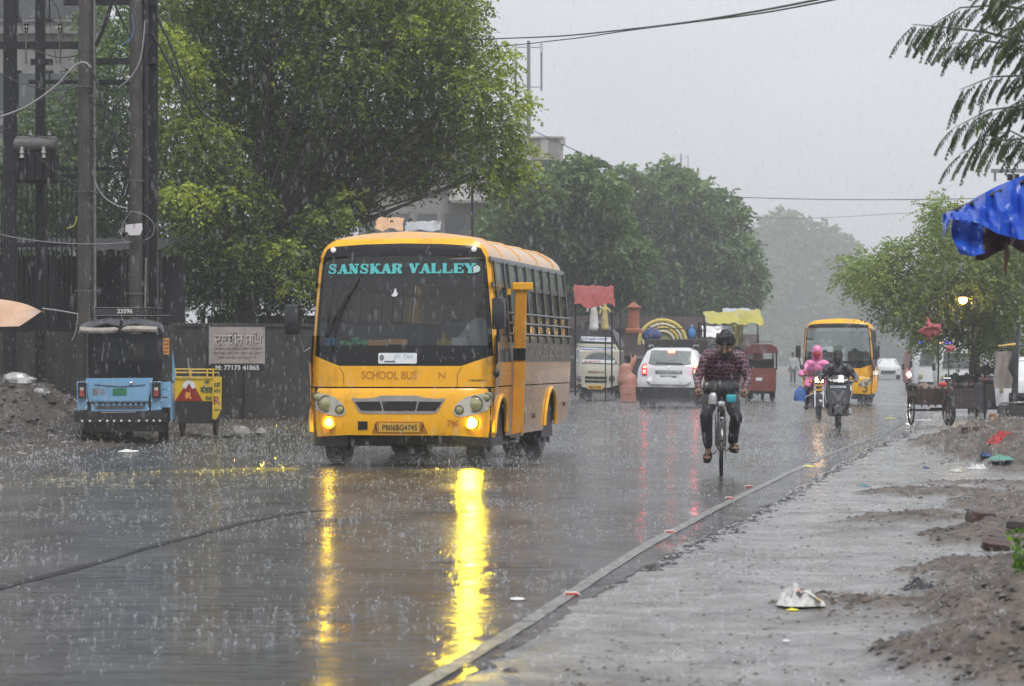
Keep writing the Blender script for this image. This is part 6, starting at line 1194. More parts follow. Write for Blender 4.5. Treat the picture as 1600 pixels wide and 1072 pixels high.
# small white truck facing us
def small_truck():
    D = 92.0; O = Vector((wx(936, D)[0], D, 0)); S = F / D; t = thing('mini_truck', 'small cream truck with dark arched tarpaulin hood, facing us beside the bus', 'truck', O, math.radians(-7)); q = lambda u, v: ((860 + u / 4.21 - 936) / S, CH - (430 + v / 4.21 - HZ) / S)
    CR = M('cream_truck_paint', (.52, .50, .42), .4, var=.08, dirt=(.3, .27, .22), dirts=2, dirtamt=.3, coat=.2)
    yf = lambda x, z, o: Vector((x, .06 * (abs(x)/.7)**2 + .12 * (abs(x)/.7)**8 + max(0, z - 1.0) * .22 - o, z))
    P = lambda pts, nm, mat, par, th=.02, off=0: (lambda b: b.build(nm, mat, par, ang=50))(B().patch([q(*p) for p in pts], lambda x, z, o: yf(x, z, o + off), th, .2))
    cab = P([(150, 720), (152, 650), (140, 600), (148, 470), (165, 448), (425, 455), (440, 480), (452, 600), (455, 720), (380, 740), (230, 740)], 'cab_front', CR, t)
    b = B(); b.box((0, .85, 1.05), (1.42, 1.5, 1.25), bev=.05); b.build('cab', CR, t)
    P([(160, 468), (425, 474), (438, 588), (155, 578)], 'windscreen', M('misty_truck_glass', (.10, .12, .13), .1, var=.4, vs=2, coat=.8), cab, .01, .02)
    P([(165, 474), (420, 482), (420, 502), (165, 492)], 'sun_strip', WHITEP, cab, .005, .035); lettering('SARDAR JI CARGO', q(185, 0)[0], q(400, 0)[0], q(0, 496)[1], q(0, 482)[1], yf, .045, M('blue_print', (.05, .1, .4), .5), cab, .02)
    P([(165, 552), (425, 560), (422, 580), (165, 572)], 'lower_strip', WHITEP, cab, .005, .035); lettering('JAI MATA DI', q(220, 0)[0], q(330, 0)[0], q(0, 576)[1], q(0, 562)[1], yf, .045, M('red_print', (.45, .04, .03), .5), cab, .02)
    for u in (190, 405):
        c = q(u, 680); b = B(); y0 = yf(c[0], c[1], .02).y; b.lathe([(.11, 0), (.11, -.03), (.09, -.04), (.08, -.02), (.001, -.05)], (c[0], y0, c[1]), 'y', 16); b.build('headlight', M('dull_headlight', (.12, .12, .12), .1, var=.3, coat=1), cab)
    P([(225, 665), (375, 668), (370, 685), (230, 682)], 'grille', DARKP, cab, .01, .02); P([(225, 690), (375, 693), (370, 708), (230, 706)], 'grille', DARKP, cab, .01, .02)
    P([(165, 712), (205, 714), (205, 724), (165, 722)], 'indicator', M('orange_lens', (.6, .15, .02), .3), cab, .01, .02); pl = P([(242, 722), (348, 724), (346, 752), (244, 750)], 'number_plate', M('plate_yellow', (.72, .42, .06), .4), cab, .01, .04)
    lettering('PB10 DS', q(255, 0)[0], q(335, 0)[0], q(0, 746)[1], q(0, 730)[1], yf, .06, DARKP, pl, .02); lettering('PB06BS 6L', q(248, 0)[0], q(355, 0)[0], q(0, 645)[1], q(0, 630)[1], yf, .025, M('maroon_ink', (.2, .08, .06), .5), cab, .02)
    b = B(); b.box((0, .2, .42), (1.42, .25, .22)); b.build('bumper', DARKP, t)
    P([(165, 400), (390, 408), (390, 440), (165, 430)], 'header_board', WHITEP, t, .04, -.35); lettering('ਸਤਿ ਸ੍ਰੀ ਅਕਾਲ', q(180, 0)[0], q(375, 0)[0], q(0, 430)[1], q(0, 410)[1], yf, -.30, M('blue_print', (.05, .1, .4), .5), t, .02)
    pro = [(120, 470), (140, 360), (200, 305), (260, 290), (320, 320), (400, 385), (440, 470)]; b = B(); b.grid([[(q(*p)[0] * (1.0 if y_ > 1 else .98), y_, q(*p)[1] + .04 * math.sin(y_ * 3 + i)) for i, p in enumerate(pro)] for y_ in (.75, 1.2, 2, 2.8, 3.4)]); b.patch([q(*p) for p in pro], flat(.8), .03, .3); b.build('hood', M('charcoal_tarpaulin', (.035, .037, .042), .45, var=.3, vs=3, bump=.4), t)
    b = B(); b.box((0, 2.2, .75), (1.45, 2.6, .7)); b.build('load_bed', DARKP, t)
    for s in (-1, 1):
        for y_ in (.55, 2.9): b = B(); b.lathe([(.15, -.09), (.27, -.09), (.29, -.05), (.29, .05), (.27, .09), (.15, .09)], (s*.6, y_, .29), 'x', 20); b.build('wheel', TYRE, t)
small_truck()
post_thing(946, 452, 640, 90, .02, IRON, 'thin iron pole standing in front of the small truck'); post_thing(969, 458, 640, 91, .025, IRON, 'thin dark pole on the right side of the small truck')
b = B(); b.box((0, 0, .36), (.42, .08, .72), bev=.02); b.box((0, .2, .05), (.45, .4, .1)); b.box((0, -.045, .5), (.34, .02, .3)); o = b.build('barrier', M('salmon_barrier', (.42, .19, .14), .5, var=.2, vs=2)); o.location = (wx(982, 88)[0], 88, 0); o.scale = (1.25, 1, .72); tag(o, 'salmon pink barrier board standing between the small truck and the white car', 'barrier')
fuse([((0, 0, .3), (0, 0, .7), .28, .2), ((.1, 0, .6), (.3, 0, 1.0), .12, .08), ((.3, 0, 1.0), (.33, 0, 1.15), .07, .03), ((.2, 0, .8), (.18, 0, 1.25), .05, .02), ((.1, 0, .3), (.1, 0, 0), .3, .3)], 'sculpture', M('salmon_barrier', (.42, .19, .14), .5), None, .03, 3).location = (wx(977, 90)[0], 90, .35); o = bpy.data.objects['sculpture']; tag(o, 'salmon pink clay sculpture above the barrier board', 'sculpture')
# cream ribbed arch (yellow) with blue bundle, on the load of a truck
def arch_load():
    D = 94; O = W(1035, 535, D); t = thing('wicker_arch', 'yellow ribbed fan shaped arch standing above the roof of the white car', 'arch', O); Yc = M('arch_yellow', (.60, .47, .12), .5, var=.15, vs=4); Cc = M('arch_cream', (.6, .58, .42), .5, var=.2)
    for k, (r, mt_) in enumerate(((.80, Yc), (.66, Cc), (.53, Yc), (.40, Cc))): b = B(); b.tube([(math.cos(a) * r, -.02 * k, math.sin(a) * r * .95) for a in np.linspace(-.1, math.pi + .1, 24)], .062 if k == 0 else .045, 7); b.build('ring', mt_, t)
    for k in range(11): a = math.pi * (k + .5) / 11; b = B(); b.cyl((math.cos(a)*.1, .03, math.sin(a)*.1), (math.cos(a)*.8, .03, math.sin(a)*.76), .03); b.build('rib', Cc, t)
    b = B(); b.patch([(math.cos(a)*.36, math.sin(a)*.34) for a in np.linspace(0, math.pi, 12)], flat(0), .03, 0); b.build('centre', M('arch_olive', (.25, .26, .12), .6), t)
    return t
arch_load()
rock('bundle', 'blue cloth bundle in front of the yellow arch', 'bundle', 1, 563, 1, M('navy_cloth', (.03, .06, .18), .6, var=.4), 0, 4) if False else None
b = B(); b.ball((0, 0, 0), (.34, .25, .24), 12, 8); o = b.build('bundle', M('navy_cloth', (.03, .06, .18), .6, var=.4, vs=5, bump=.8)); o.location = W(1018, 524, 93); tag(o, 'navy blue cloth bundle at the left foot of the yellow arch', 'bundle')
b = B(); b.ball((0, 0, 0), (.14, .1, .2), 8, 6); b.ball((0, 0, .22), .07, 7, 5); o = b.build('cloth', M('bright_blue_cloth', (.05, .2, .5), .6)); o.location = W(1081, 521, 95); tag(o, 'small bright blue cloth hanging beside the iron frame', 'cloth')
# dark handcart/truck with a pipe frame behind the white car
def frame_truck():
    D = 92; O = Vector((wx(1058, D)[0], D, 0)); t = thing('loaded_truck', 'dark flatbed truck with open pipe frame parked ahead of the white car', 'truck', O, -.15); S = F / D; X = lambda p: (p - 1058) / S; Z = lambda p: CH - (p - HZ) / S
    b = B(); b.box((0, 1.4, (Z(530) + Z(600)) / 2), (X(1108) - X(1010), 3.4, Z(530) - Z(600)), bev=.03); b.build('bed', M('grimy_dark_bed', (.03, .028, .03), .5, var=.5, vs=2), t)
    b = B(); b.tube([(X(1012), 0, Z(532)), (X(1012), 0, Z(512)), (X(1075), 0, Z(514)), (X(1075), 0, Z(532))], .02); b.build('rail', IRON, t)
    for a in (1092, 1102): b = B(); b.cyl((X(a), 0, Z(540)), (X(a), 0, Z(503)), .03); b.build('frame_post', IRON, t)
    for z in (506, 517): b = B(); b.cyl((X(1090), 0, Z(z)), (X(1104), 0, Z(z)), .022); b.build('frame_bar', IRON, t)
    b = B(); b.tube([(X(1108), 0, Z(545)), (X(1112), 0, Z(539)), (X(1124), .3, Z(538))], .02); b.build('side_rail', IRON, t)
    for s in (-1, 1):
        for y_ in (.5, 2.6): b = B(); b.lathe([(.2, -.1), (.4, -.1), (.42, 0), (.4, .1), (.2, .1)], (s*.85, y_, .42), 'x', 20); b.build('wheel', TYRE, t)
    b = B(); b.ball((X(1086), -.1, Z(548)), (.2, .2, .28), 9, 7); b.build('drum', M('grey_sack', (.12, .12, .12), .6), t)
frame_truck()
# ---- white car from behind ----
def suv():
    D = 77.5; O = Vector((wx(1046, D)[0], D, 0)); S = F / D; t = thing('white_car', 'silver white hatchback car seen from behind with lit brake lights', 'car', O, math.radians(-8.5)); q = lambda u, v: ((860 + u / 4.21 - 1046) / S, CH - (430 + v / 4.21 - HZ) / S)
    PT = M('pearl_white_paint', (.66, .67, .70), .22, var=.04, coat=.7)
    hw = lambda z: float(np.interp(z, [.2, .5, .75, 1.0, 1.15, 1.5, 1.62, 1.68], [.88, .93, .95, .94, .90, .74, .68, .5]))
    yb = lambda x, z: .10 * (abs(x)/.9) ** 4 + (float(np.interp(z, [.3, .75, .78, 1.0, 1.15, 1.62, 1.7], [0, -.02, .04, .06, .10, .42, .6])))
    m_ = lambda x, z, o: Vector((x, yb(x, z) - o, z))
    b = B(); rows = []
    for z in (.35, .5, .62, .75, .9, 1.0, 1.12, 1.25, 1.4, 1.52, 1.60, 1.66, 1.69):
        h = hw(z); f = float(np.interp(z, [.3, .9, 1.0, 1.1, 1.6, 1.7], [4.2, 4.25, 4.1, 3.1, 2.2, 1.9])); y0 = yb(h * .95, z)
        rows.append([(-h*.8, yb(h*.8, z), z), (-h*.97, yb(h*.97, z) + .03, z), (-h, y0 + .22, z), (-h, (y0 + f) / 2, z), (-h * .92, f - .3, z), (0, f, z), (h * .92, f - .3, z), (h, (y0 + f) / 2, z), (h, y0 + .22, z), (h*.97, yb(h*.97, z) + .03, z), (h*.8, yb(h*.8, z), z), (0, yb(0, z), z)])
    b.grid(rows, close=True); b.bm.faces.new([v for v in b.bm.verts[-12:]]) if False else None
    b.bm.verts.ensure_lookup_table(); b.bm.faces.new(b.bm.verts[-12:]); b.build('body', PT, t, ang=40)
    P = lambda pts, nm, mat, par, th=.012, off=0: (lambda b: b.build(nm, mat, par, ang=40))(B().patch([q(*p) for p in pts], lambda x, z, o: m_(x, z, o + off), th, .15))
    P(rpoly([q_ for q_ in ((640, 580), (655, 492), (925, 500), (930, 582), (860, 590), (700, 590))], 10), 'rear_window', M('tinted_rear_glass', (.16, .18, .18), .08, var=.4, vs=2, coat=.9), t)
    tg = P(rpoly([(632, 600), (700, 596), (865, 594), (935, 602), (925, 705), (890, 722), (665, 718), (632, 690)], 8), 'tailgate', PT, t, .02)
    P(rpoly([(688, 625), (865, 628), (868, 648), (690, 646)], 4), 'chrome_bar', M('dark_chrome', (.25, .25, .27), .2, .8), tg, .015, .02); pl = P([(716, 654), (840, 656), (838, 682), (716, 680)], 'number_plate', M('white_plate', (.55, .56, .56), .5), tg, .01, .02); lettering('PB02DZ0446', q(724, 0)[0], q(832, 0)[0], q(0, 677)[1], q(0, 660)[1], m_, .035, DARKP, pl, .01)
    lettering('DUSTER', q(700, 0)[0], q(860, 0)[0], q(0, 643)[1], q(0, 631)[1], m_, .04, CHROME, tg, .01)
    b = B(); c = q(778, 608); b.patch([(c[0], c[1] + .07), (c[0] + .035, c[1]), (c[0], c[1] - .07), (c[0] - .035, c[1])], lambda x, z, o: m_(x, z, o + .02), .01, 0); b.build('diamond_badge', CHROME, tg)
    for lu, ru in (((598, 632), 0), ((935, 970), 1)):
        a, c = lu; lp = P(rpoly([(a, 590), (c - 4, 580), (c, 655), (a + 2, 655)], 4), 'tail_lamp', M('tail_red', (.30, .02, .015), .2, coat=1), t, .03)
        P(rpoly([(a + 8, 596), (c - 6, 592), (c - 5, 612), (a + 8, 612)], 2), 'brake_light', Memit('brake_glow', (1, .05, .03), 14), lp, .012, .03); P(rpoly([(a + 8, 622), (c - 8, 622), (c - 6, 645), (a + 8, 645)], 2), 'brake_light', Memit('brake_glow', (1, .05, .03), 14), lp, .012, .03)
    P(rpoly([(765, 495), (812, 496), (810, 512), (768, 511)], 3), 'high_brake_light', Memit('brake_glow', (1, .05, .03), 14), t, .02, .01)
    bp_ = P(rpoly([(556, 735), (1005, 740), (1000, 820), (955, 835), (600, 838), (562, 825)], 8), 'rear_bumper', M('charcoal_plastic', (.035, .035, .038), .45, var=.3, vs=5), t, .03)
    P([(700, 572), (775, 575), (860, 578), (870, 586), (800, 582), (770, 584), (690, 578)], 'rear_wiper', BLACK, t, .02, .015)
    for s in (-1, 1):
        b = B(); b.tube([(s*.62, .55, 1.70), (s*.64, .7, 1.755), (s*.66, 2.0, 1.76), (s*.64, 2.2, 1.70)], .022); b.build('roof_rail', STEEL, t)
        for y_ in (.85, 3.4): b = B(); r = .34; b.lathe([(r*.6, -.11), (r*.95, -.11), (r, -.08), (r, .08), (r*.95, .11), (r*.6, .11)], (s*.80, y_, r), 'x', 22); wh = b.build('wheel', TYRE, t); b = B(); b.lathe([(r*.6, .115*s), (.05, .09*s), (.001, .1*s)], (s*.80, y_, r), 'x', 14); b.build('rim', STEEL, wh)
    sg = lambda y, z, o: Vector((hw(z) + .012 + o, y, z))
    b = B(); b.patch([(.55, 1.12), (1.2, 1.10), (1.2, 1.50), (.75, 1.48)], sg, .005, .2); b.build('side_window', M('tinted_rear_glass', (.16, .18, .18), .08), t); b = B(); b.patch([(1.28, 1.10), (2.8, 1.08), (2.4, 1.50), (1.28, 1.50)], sg, .005, .2); b.build('side_window', M('tinted_rear_glass', (.16, .18, .18), .08), t)
    b = B(); b.box((0, 2.0, .42), (1.5, 3.6, .3)); b.build('underbody', BLACK, t)
    return t
suv()
# ---- red e-rickshaw ----
def e_rick():
    D = 89; O = Vector((wx(1188, D)[0], D, 0)); S = F / D; t = thing('electric_rickshaw', 'red passenger rickshaw with open sides driving away behind the cyclist', 'rickshaw', O, math.radians(-7)); q = lambda u, v: ((1160 + u / 4.21 - 1188 - 65 + 65) / S, CH - (v - HZ) / S); X = lambda p: (p - 1188) / S; Z = lambda p: CH - (p - HZ) / S
    RDP = M('rust_red_paint', (.20, .055, .038), .4, var=.25, vs=3, dirt=(.14, .07, .05), dirtamt=.4)
    b = B(); b.patch(rpoly([(X(1166), Z(575)), (X(1213), Z(575)), (X(1212), Z(612)), (X(1168), Z(610))], .05), lambda x, z, o: Vector((x, .1 * (x/.5)**4 - o, z)), .03, .2); bd = b.build('rear_panel', RDP, t)
    b = B(); b.box((0, 1.2, (Z(578) + Z(610)) / 2), (.92, 2.2, .62), bev=.05); b.build('tub', RDP, t)
    b = B(); b.patch(rect(X(1181), Z(595), X(1191), Z(590)), flat(-.04), .01, 0); b.build('number_plate', WHITEP, bd)
    b = B(); rows = [[(X(px_), y_, Z(py_) - (.06 if y_ < .0 else 0)) for px_, py_ in ((1163, 550), (1164, 543), (1172, 538), (1190, 536), (1208, 539), (1215, 544), (1216, 550))] for y_ in (-.1, .02, 1.2, 2.2)]; b.grid(rows); b.patch([(X(1163), Z(552)), (X(1216), Z(552)), (X(1214), Z(543)), (X(1205), Z(538)), (X(1175), Z(538)), (X(1165), Z(543))], flat(-.1), .02, 0); b.build('roof', M('maroon_hood', (.14, .035, .035), .4, var=.2, coat=.3), t)
    b = B(); b.tube([(X(1170), .2, Z(538)), (X(1170), .2, Z(534)), (X(1208), .2, Z(534)), (X(1208), .2, Z(538))], .012); b.build('roof_rack', IRON, t)
    for a in (1166, 1213, 1176, 1205): b = B(); b.cyl((X(a), .05 if a in (1166, 1213) else 1.9, Z(578)), (X(a), .05 if a in (1166, 1213) else 1.9, Z(546)), .025); b.build('post', IRON, t)
    b = B(); b.patch(rect(X(1176), Z(563), X(1192), Z(547)), flat(.3), .02, 0); b.build('poster', M('poster_tan', (.35, .2, .14), .6, var=.6, vs=7), t)
    b = B(); b.box((0, .7, Z(572)), (.85, .12, .45)); b.build('seat_back', BLACK, t); b = B(); b.box((.28, 1.5, Z(560)), (.3, .3, .5), bev=.08); b.build('passenger_shape', BLACK, t) if False else b.bm.free()
    for s in (-1, 1): b = B(); b.lathe([(.12, -.05), (.24, -.05), (.25, 0), (.24, .05), (.12, .05)], (s*.38, .4, .25), 'x', 18); b.build('wheel', TYRE, t)
    b = B(); b.lathe([(.12, -.05), (.24, -.05), (.25, 0), (.24, .05), (.12, .05)], (0, 2.4, .25), 'x', 18); b.build('wheel', TYRE, t); b = B(); b.box((0, .4, .42), (.8, .5, .35)); b.box((0, 1.2, .34), (.6, 2.0, .1)); b.build('chassis', BLACK, t); b = B(); b.patch(rect(X(1168), Z(624), X(1176), Z(610)), flat(.2), .02, 0); b.build('mud_flap', BLACK, t); b = B(); b.patch(rect(X(1202), Z(624), X(1211), Z(610)), flat(.2), .02, 0); b.build('mud_flap', BLACK, t)
e_rick()
# ---- far bus with people aboard ----
FB = Vector((wx(1309, 82)[0], 82, 0)); fbz = -math.atan(.16)
make_bus(False, 6.0, 'plain yellow bus farther down the road with passengers behind a clear windscreen', loc=FB, rz=fbz).scale = (.86,) * 3
def seated(dx, dy, label, shirt, loc=FB, rz=fbz, z=1.05, turb=True, hand_y=-.35):
    J = dict(head=(0, -.02, .72 + z - .15), neck=(0, .02, .62 + z - .15), shL=(-.19, .03, .52 + z - .15), shR=(.19, .03, .52 + z - .15), elL=(-.25, -.05, .22 + z - .15), elR=(.25, -.05, .22 + z - .15), wrL=(-.18, hand_y, .25 + z - .15), wrR=(.18, hand_y, .25 + z - .15), hipL=(-.1, .05, z), hipR=(.1, .05, z), knL=(-.12, -.4, z + .02), knR=(.12, -.4, z + .02), anL=(-.12, -.42, z - .4), anR=(.12, -.42, z - .4), toL=(-.12, -.54, z - .45), toR=(.12, -.54, z - .45))
    p = Vector(loc) + Matrix.Rotation(rz, 3, 'Z') @ Vector((dx * .86, dy * .86, 0)); t_ = make_person(J, label, p, rz, shirt=shirt, trousers=DKTR, head_look=Vector((0, -1, 0)), vox=.024, headgear='turban' if turb else 'cap', hgmat=M('dark_hair', (.012, .010, .009), .6), skin=DKSK); t_.scale = (.86,) * 3; return t_
seated(.55, .95, 'driver at the wheel of the far bus, dark shirt', M('charcoal_shirt', (.05, .05, .055), .7), z=1.2); seated(-.5, 1.2, 'passenger at the left of the far bus windscreen in pale blue clothes', M('pale_blue_shirt', (.22, .27, .32), .7), z=1.2, turb=False); seated(.92, 1.3, 'passenger in white at the right end of the far bus windscreen', M('white_shirt', (.5, .5, .5), .7), z=1.15, turb=False)
# pedestrian far off on the left of the far bus
def stander(px, D, label, shirt, tr, h=1.0, face=0, gait=.12):
    J = dict(head=(0, -.02, 1.60), neck=(0, .01, 1.47), shL=(-.19, .02, 1.38), shR=(.19, .02, 1.38), elL=(-.25, .05, 1.1), elR=(.25, -.02, 1.1), wrL=(-.25, -.08, .86), wrR=(.26, -.12, .88), hipL=(-.09, 0, .92), hipR=(.09, 0, .92), knL=(-.10, -gait, .50), knR=(.10, 0, .50), anL=(-.10, -gait * 1.2, .09), anR=(.10, gait, .10), toL=(-.11, -gait * 1.2 - .12, .04), toR=(.11, gait - .12, .04))
    return make_person(J, label, (wx(px, D)[0], D, 0), face, shirt=shirt, trousers=tr, head_look=Vector((0, -1, -.1)), vox=.024, headgear='cap', hgmat=M('dark_hair', (.012, .010, .009), .6), skin=DKSK, hand_dir=Vector((0, -.2, -1)))
stander(1239, 150, 'distant pedestrian in pale shirt walking left of the second bus', M('pale_grey_shirt', (.35, .36, .38), .7), M('grey_trousers', (.12, .12, .13), .7))
# ---- far traffic ----
def far_auto(px, D, label, mat, lamp=True, bar=False, w_=1.3, h=1.75, rz=-.1):
    O = Vector((wx(px, D)[0], D, 0)); t = thing('auto_rickshaw' if not bar else 'van', label, 'rickshaw' if not bar else 'van', O, rz); b = B(); rows = []
    for z, s in ((.35, .92), (.8, 1), (1.1, .98), (h * .95, .84), (h, .7)): rows.append([(-w_/2*s, .05, z), (-w_/2*s*.7, -.08, z), (w_/2*s*.7, -.08, z), (w_/2*s, .05, z), (w_/2*s, 2.4, z), (-w_/2*s, 2.4, z)])
    b.grid(rows, close=True); b.bm.verts.ensure_lookup_table(); b.bm.faces.new(b.bm.verts[-6:]); b.build('body', mat, t, ang=40)
    b = B(); b.patch([(-w_*.36, h*.58), (w_*.36, h*.58), (w_*.32, h*.88), (-w_*.32, h*.88)], flat(-.1), .02, 0); b.build('windscreen', M('misty_truck_glass', (.10, .12, .13), .1), t)
    b = B(); b.patch(rect(-w_*.4, .42, w_*.4, .5), flat(-.1), .03, 0); b.build('bumper', DARKP, t)
    for s in (-1, 1):
        b = B(); b.lathe([(.1, -.06), (.25, -.06), (.27, 0), (.25, .06), (.1, .06)], (s*w_*.4, .5, .27), 'x', 16); b.build('wheel', TYRE, t)
        b = B(); b.lathe([(.085, 0), (.085, -.03), (.001, -.05)], (s*w_*.34, -.09, .72), 'y', 12); b.build('headlight', Memit('white_headlight', (1, .98, .92), 30) if (lamp and s < 0) else LENS, t)
        b = B(); b.box((s * (w_*.55), 0, h*.6), (.12, .06, .25), bev=.02); b.build('mirror', DARKP, t)
    if bar: 
        for k, c in enumerate(((.05, .05, 1), (1, .45, .2), (1, .45, .2), (.2, .1, 1))): b = B(); b.box((-w_*.27 + k*w_*.18, .1, h + .06), (w_*.17, .12, .09), bev=.01); b.build('beacon', Memit('beacon_%s' % ('blue', 'amber', 'amber', 'violet')[k], c, 5), t)
    return t
far_auto(1437, 118, 'grey three wheeler coming towards us with one white headlight lit', M('maroon_grey_body', (.22, .10, .10), .4, var=.6, vs=1.5)); far_auto(1462, 105, 'white van with coloured light bar on its roof, behind the tricycle cart', WHITEP, False, True, 1.7, 1.95); far_auto(1498, 98, 'white van half hidden by the tree trunks', WHITEP, False, False, 1.6, 1.8).name = 'van'
bpy.data.objects['van']['category'] = 'van'
def far_car(px, D, label, mat, rz=-.1):
    O = Vector((wx(px, D)[0], D, 0)); t = thing('parked_car', label, 'car', O, rz); b = B(); rows = []
    for z, x, y0, y1 in ((.3, .82, 0, 4), (.75, .85, -.05, 4.05), (.88, .82, .0, 4), (.95, .75, .8, 3.6), (1.35, .6, 1.3, 2.9), (1.42, .5, 1.5, 2.7)): rows.append([(-x, y0 + .2, z), (-x*.7, y0, z), (x*.7, y0, z), (x, y0 + .2, z), (x, y1 - .2, z), (x*.7, y1, z), (-x*.7, y1, z), (-x, y1 - .2, z)])
    b.grid(rows, close=True); b.bm.verts.ensure_lookup_table(); b.bm.faces.new(b.bm.verts[-8:]); b.build('body', mat, t, ang=40); b = B(); b.grid([[(-.68, .93, .96), (.68, .93, .96)], [(-.52, 1.27, 1.33), (.52, 1.27, 1.33)]]); b.build('windscreen', M('misty_truck_glass', (.10, .12, .13), .1), t)
    for s in (-1, 1):
        for y_ in (.7, 3.2): b = B(); b.lathe([(.15, -.09), (.29, -.09), (.3, 0), (.29, .09), (.15, .09)], (s*.74, y_, .3), 'x', 16); b.build('wheel', TYRE, t)
        b = B(); b.box((s*.6, .02, .66), (.25, .06, .12), bev=.02); b.build('headlight', LENS, t)
    b = B(); b.patch(rect(-.5, .4, .5, .6), flat(.0), .06, 0); b.build('grille', DARKP, t); return t
far_car(1388, 190, 'pale misty car far beyond the second bus', WHITEP); far_car(1612, 62, 'white car with a red stripe cut off by the right edge', WHITEP, -.3)
stander(1478, 100, 'dim figure standing by the vans', M('dark_coat', (.04, .04, .045), .6), DKTR, gait=.03)
# ---------------- motorcycle, scooter, carts, tarpaulin, litter ----------------
def at_(o, loc, rz=0, s=1): o.location = loc; o.rotation_euler = (0, 0, rz); o.scale = (s, s, s); return o
def motorcycle():
    O = Vector((wx(1280, 61)[0], 61, 0)); t = thing('motorcycle', 'motorcycle with glowing square headlight ridden by the person in pink', 'motorcycle', O, math.radians(-5)); r = .29
    for y_ in (0, 1.25): b = B(); b.lathe([(r*.8, -.045), (r*.97, -.045), (r, 0), (r*.97, .045), (r*.8, .045), (r*.8, -.045)], (0, y_, r), 'x', 26); wh = b.build('wheel', TYRE, t); b = B(); [b.cyl((0, y_, r), (0, y_ + math.cos(a)*r*.8, r + math.sin(a)*r*.8), .012, n=4) for a in np.linspace(0, 2*math.pi, 9)[:-1]]; b.lathe([(.001, -.05), (.07, -.05), (.07, .05), (.001, .05)], (0, y_, r), 'x', 12); b.build('hub', STEEL, wh)
    for s in (-1, 1): b = B(); b.tube([(s*.09, 0, r), (s*.09, .22, .86)], .022); b.build('fork_leg', CHROME, t)
    b = B(); b.grid([[(-.07, -math.cos(a)*(r+.04), r + math.sin(a)*(r+.04) - .02), (0, -math.cos(a)*(r+.05), r + math.sin(a)*(r+.06)), (.07, -math.cos(a)*(r+.04), r + math.sin(a)*(r+.04) - .02)] for a in np.linspace(.1, 2.4, 9)]); b.build('mudguard', DARKP, t)
    b = B(); b.box((0, .12, .90), (.24, .16, .17), bev=.04, seg=2); hd_ = b.build('headlamp', DARKP, t); b = B(); b.box((0, .03, .90), (.17, .02, .11), bev=.01); b.build('lens', Memit('warm_headlight', (1, .62, .28), 18), hd_)
    b = B(); b.grid([[(x, .06 + .5 * x * x + (z - .98) * .35, z) for x in (-.13, -.07, 0, .07, .13)] for z in (.98, 1.05, 1.10)]); b.build('visor', DARKP, t)
    b = B(); b.box((0, .03, .78), (.24, .02, .045)); b.build('number_plate', M('orange_plate', (.6, .3, .12), .4), t)
    b = B(); b.tube([(-.36, .42, .98), (-.33, .30, 1.0), (-.1, .24, 1.0), (.1, .24, 1.0), (.33, .30, 1.0), (.36, .42, .98)], .014); b.build('handlebar', DARKP, t)
    for s in (-1, 1):
        b = B(); b.tube([(s*.28, .28, 1.0), (s*.36, .25, 1.15)], .008); b.lathe([(.001, 0), (.055, 0), (.055, .02), (.001, .03)], (s*.37, .24, 1.18), 'y', 10); b.build('mirror', DARKP, t)
        b = B(); b.ball((s*.19, .08, .86), (.04, .04, .03), 7, 5); b.build('indicator', M('orange_lens', (.6, .15, .02), .3), t)
    b = B(); b.ball((0, .62, .86), (.16, .30, .13), 12, 8); b.build('tank', DARKP, t); b = B(); b.box((0, 1.12, .84), (.25, .75, .09), bev=.04); b.build('seat', BLACK, t); b = B(); b.box((0, .6, .45), (.26, .45, .4), bev=.06); b.build('engine', IRON, t)
    b = B(); b.tube([(-.1, .4, .28), (-.30, .36, .30), (-.30, .34, .52), (-.1, .3, .6), (.1, .3, .6), (.30, .34, .52), (.30, .36, .30), (.1, .4, .28)], .013); b.build('crash_guard', CHROME, t)
    PK = M('pink_raincoat', (.75, .20, .42), .35, var=.12, vs=6, coat=.3, bump=.5, bs=14); J = dict(head=(-.03, .70, 1.50), neck=(-.03, .76, 1.37), shL=(-.23, .76, 1.26), shR=(.17, .76, 1.26), elL=(-.40, .62, 1.02), elR=(.34, .62, 1.04), wrL=(-.34, .42, .99), wrR=(.34, .42, .99), hipL=(-.12, 1.0, .90), hipR=(.10, 1.0, .90), knL=(-.28, .62, .66), knR=(.26, .62, .66), anL=(-.26, .82, .36), anR=(.26, .82, .36), toL=(-.27, .66, .30), toR=(.27, .66, .30))
    make_person(J, 'motorcycle rider in bright pink hooded raincoat with red cloth over the face', O, math.radians(-5), shirt=PK, trousers=DKTR, head_look=Vector((0, -1, -.1)), vox=.015, headgear='none', hood=PK, mask=M('red_face_cloth', (.35, .02, .03), .6, var=.3), foot=BLACK, girth=1.1, skirt=lambda J: [(J['hipL'], J['knL'].lerp(J['hipL'], .35), .16, .12), (J['hipR'], J['knR'].lerp(J['hipR'], .35), .16, .12)])
    b = B(); b.grid([[(math.cos(a) * wv, math.sin(a) * wv * .5, z) for a in np.linspace(0, 2*math.pi, 13)[:-1]] for z, wv in ((.34, .02), (.29, .06), (.22, .12), (.03, .15), (0, .14))], close=True); o = b.build('carrier_bag', M('blue_shopping_bag', (.04, .14, .45), .35, var=.5, vs=7, coat=.4, bump=.6), None); at_(o, O + Vector((-.37, .5, .43))); tag(o, 'blue plastic bag hanging from the motorcycle at the pink rider left', 'bag')
motorcycle()
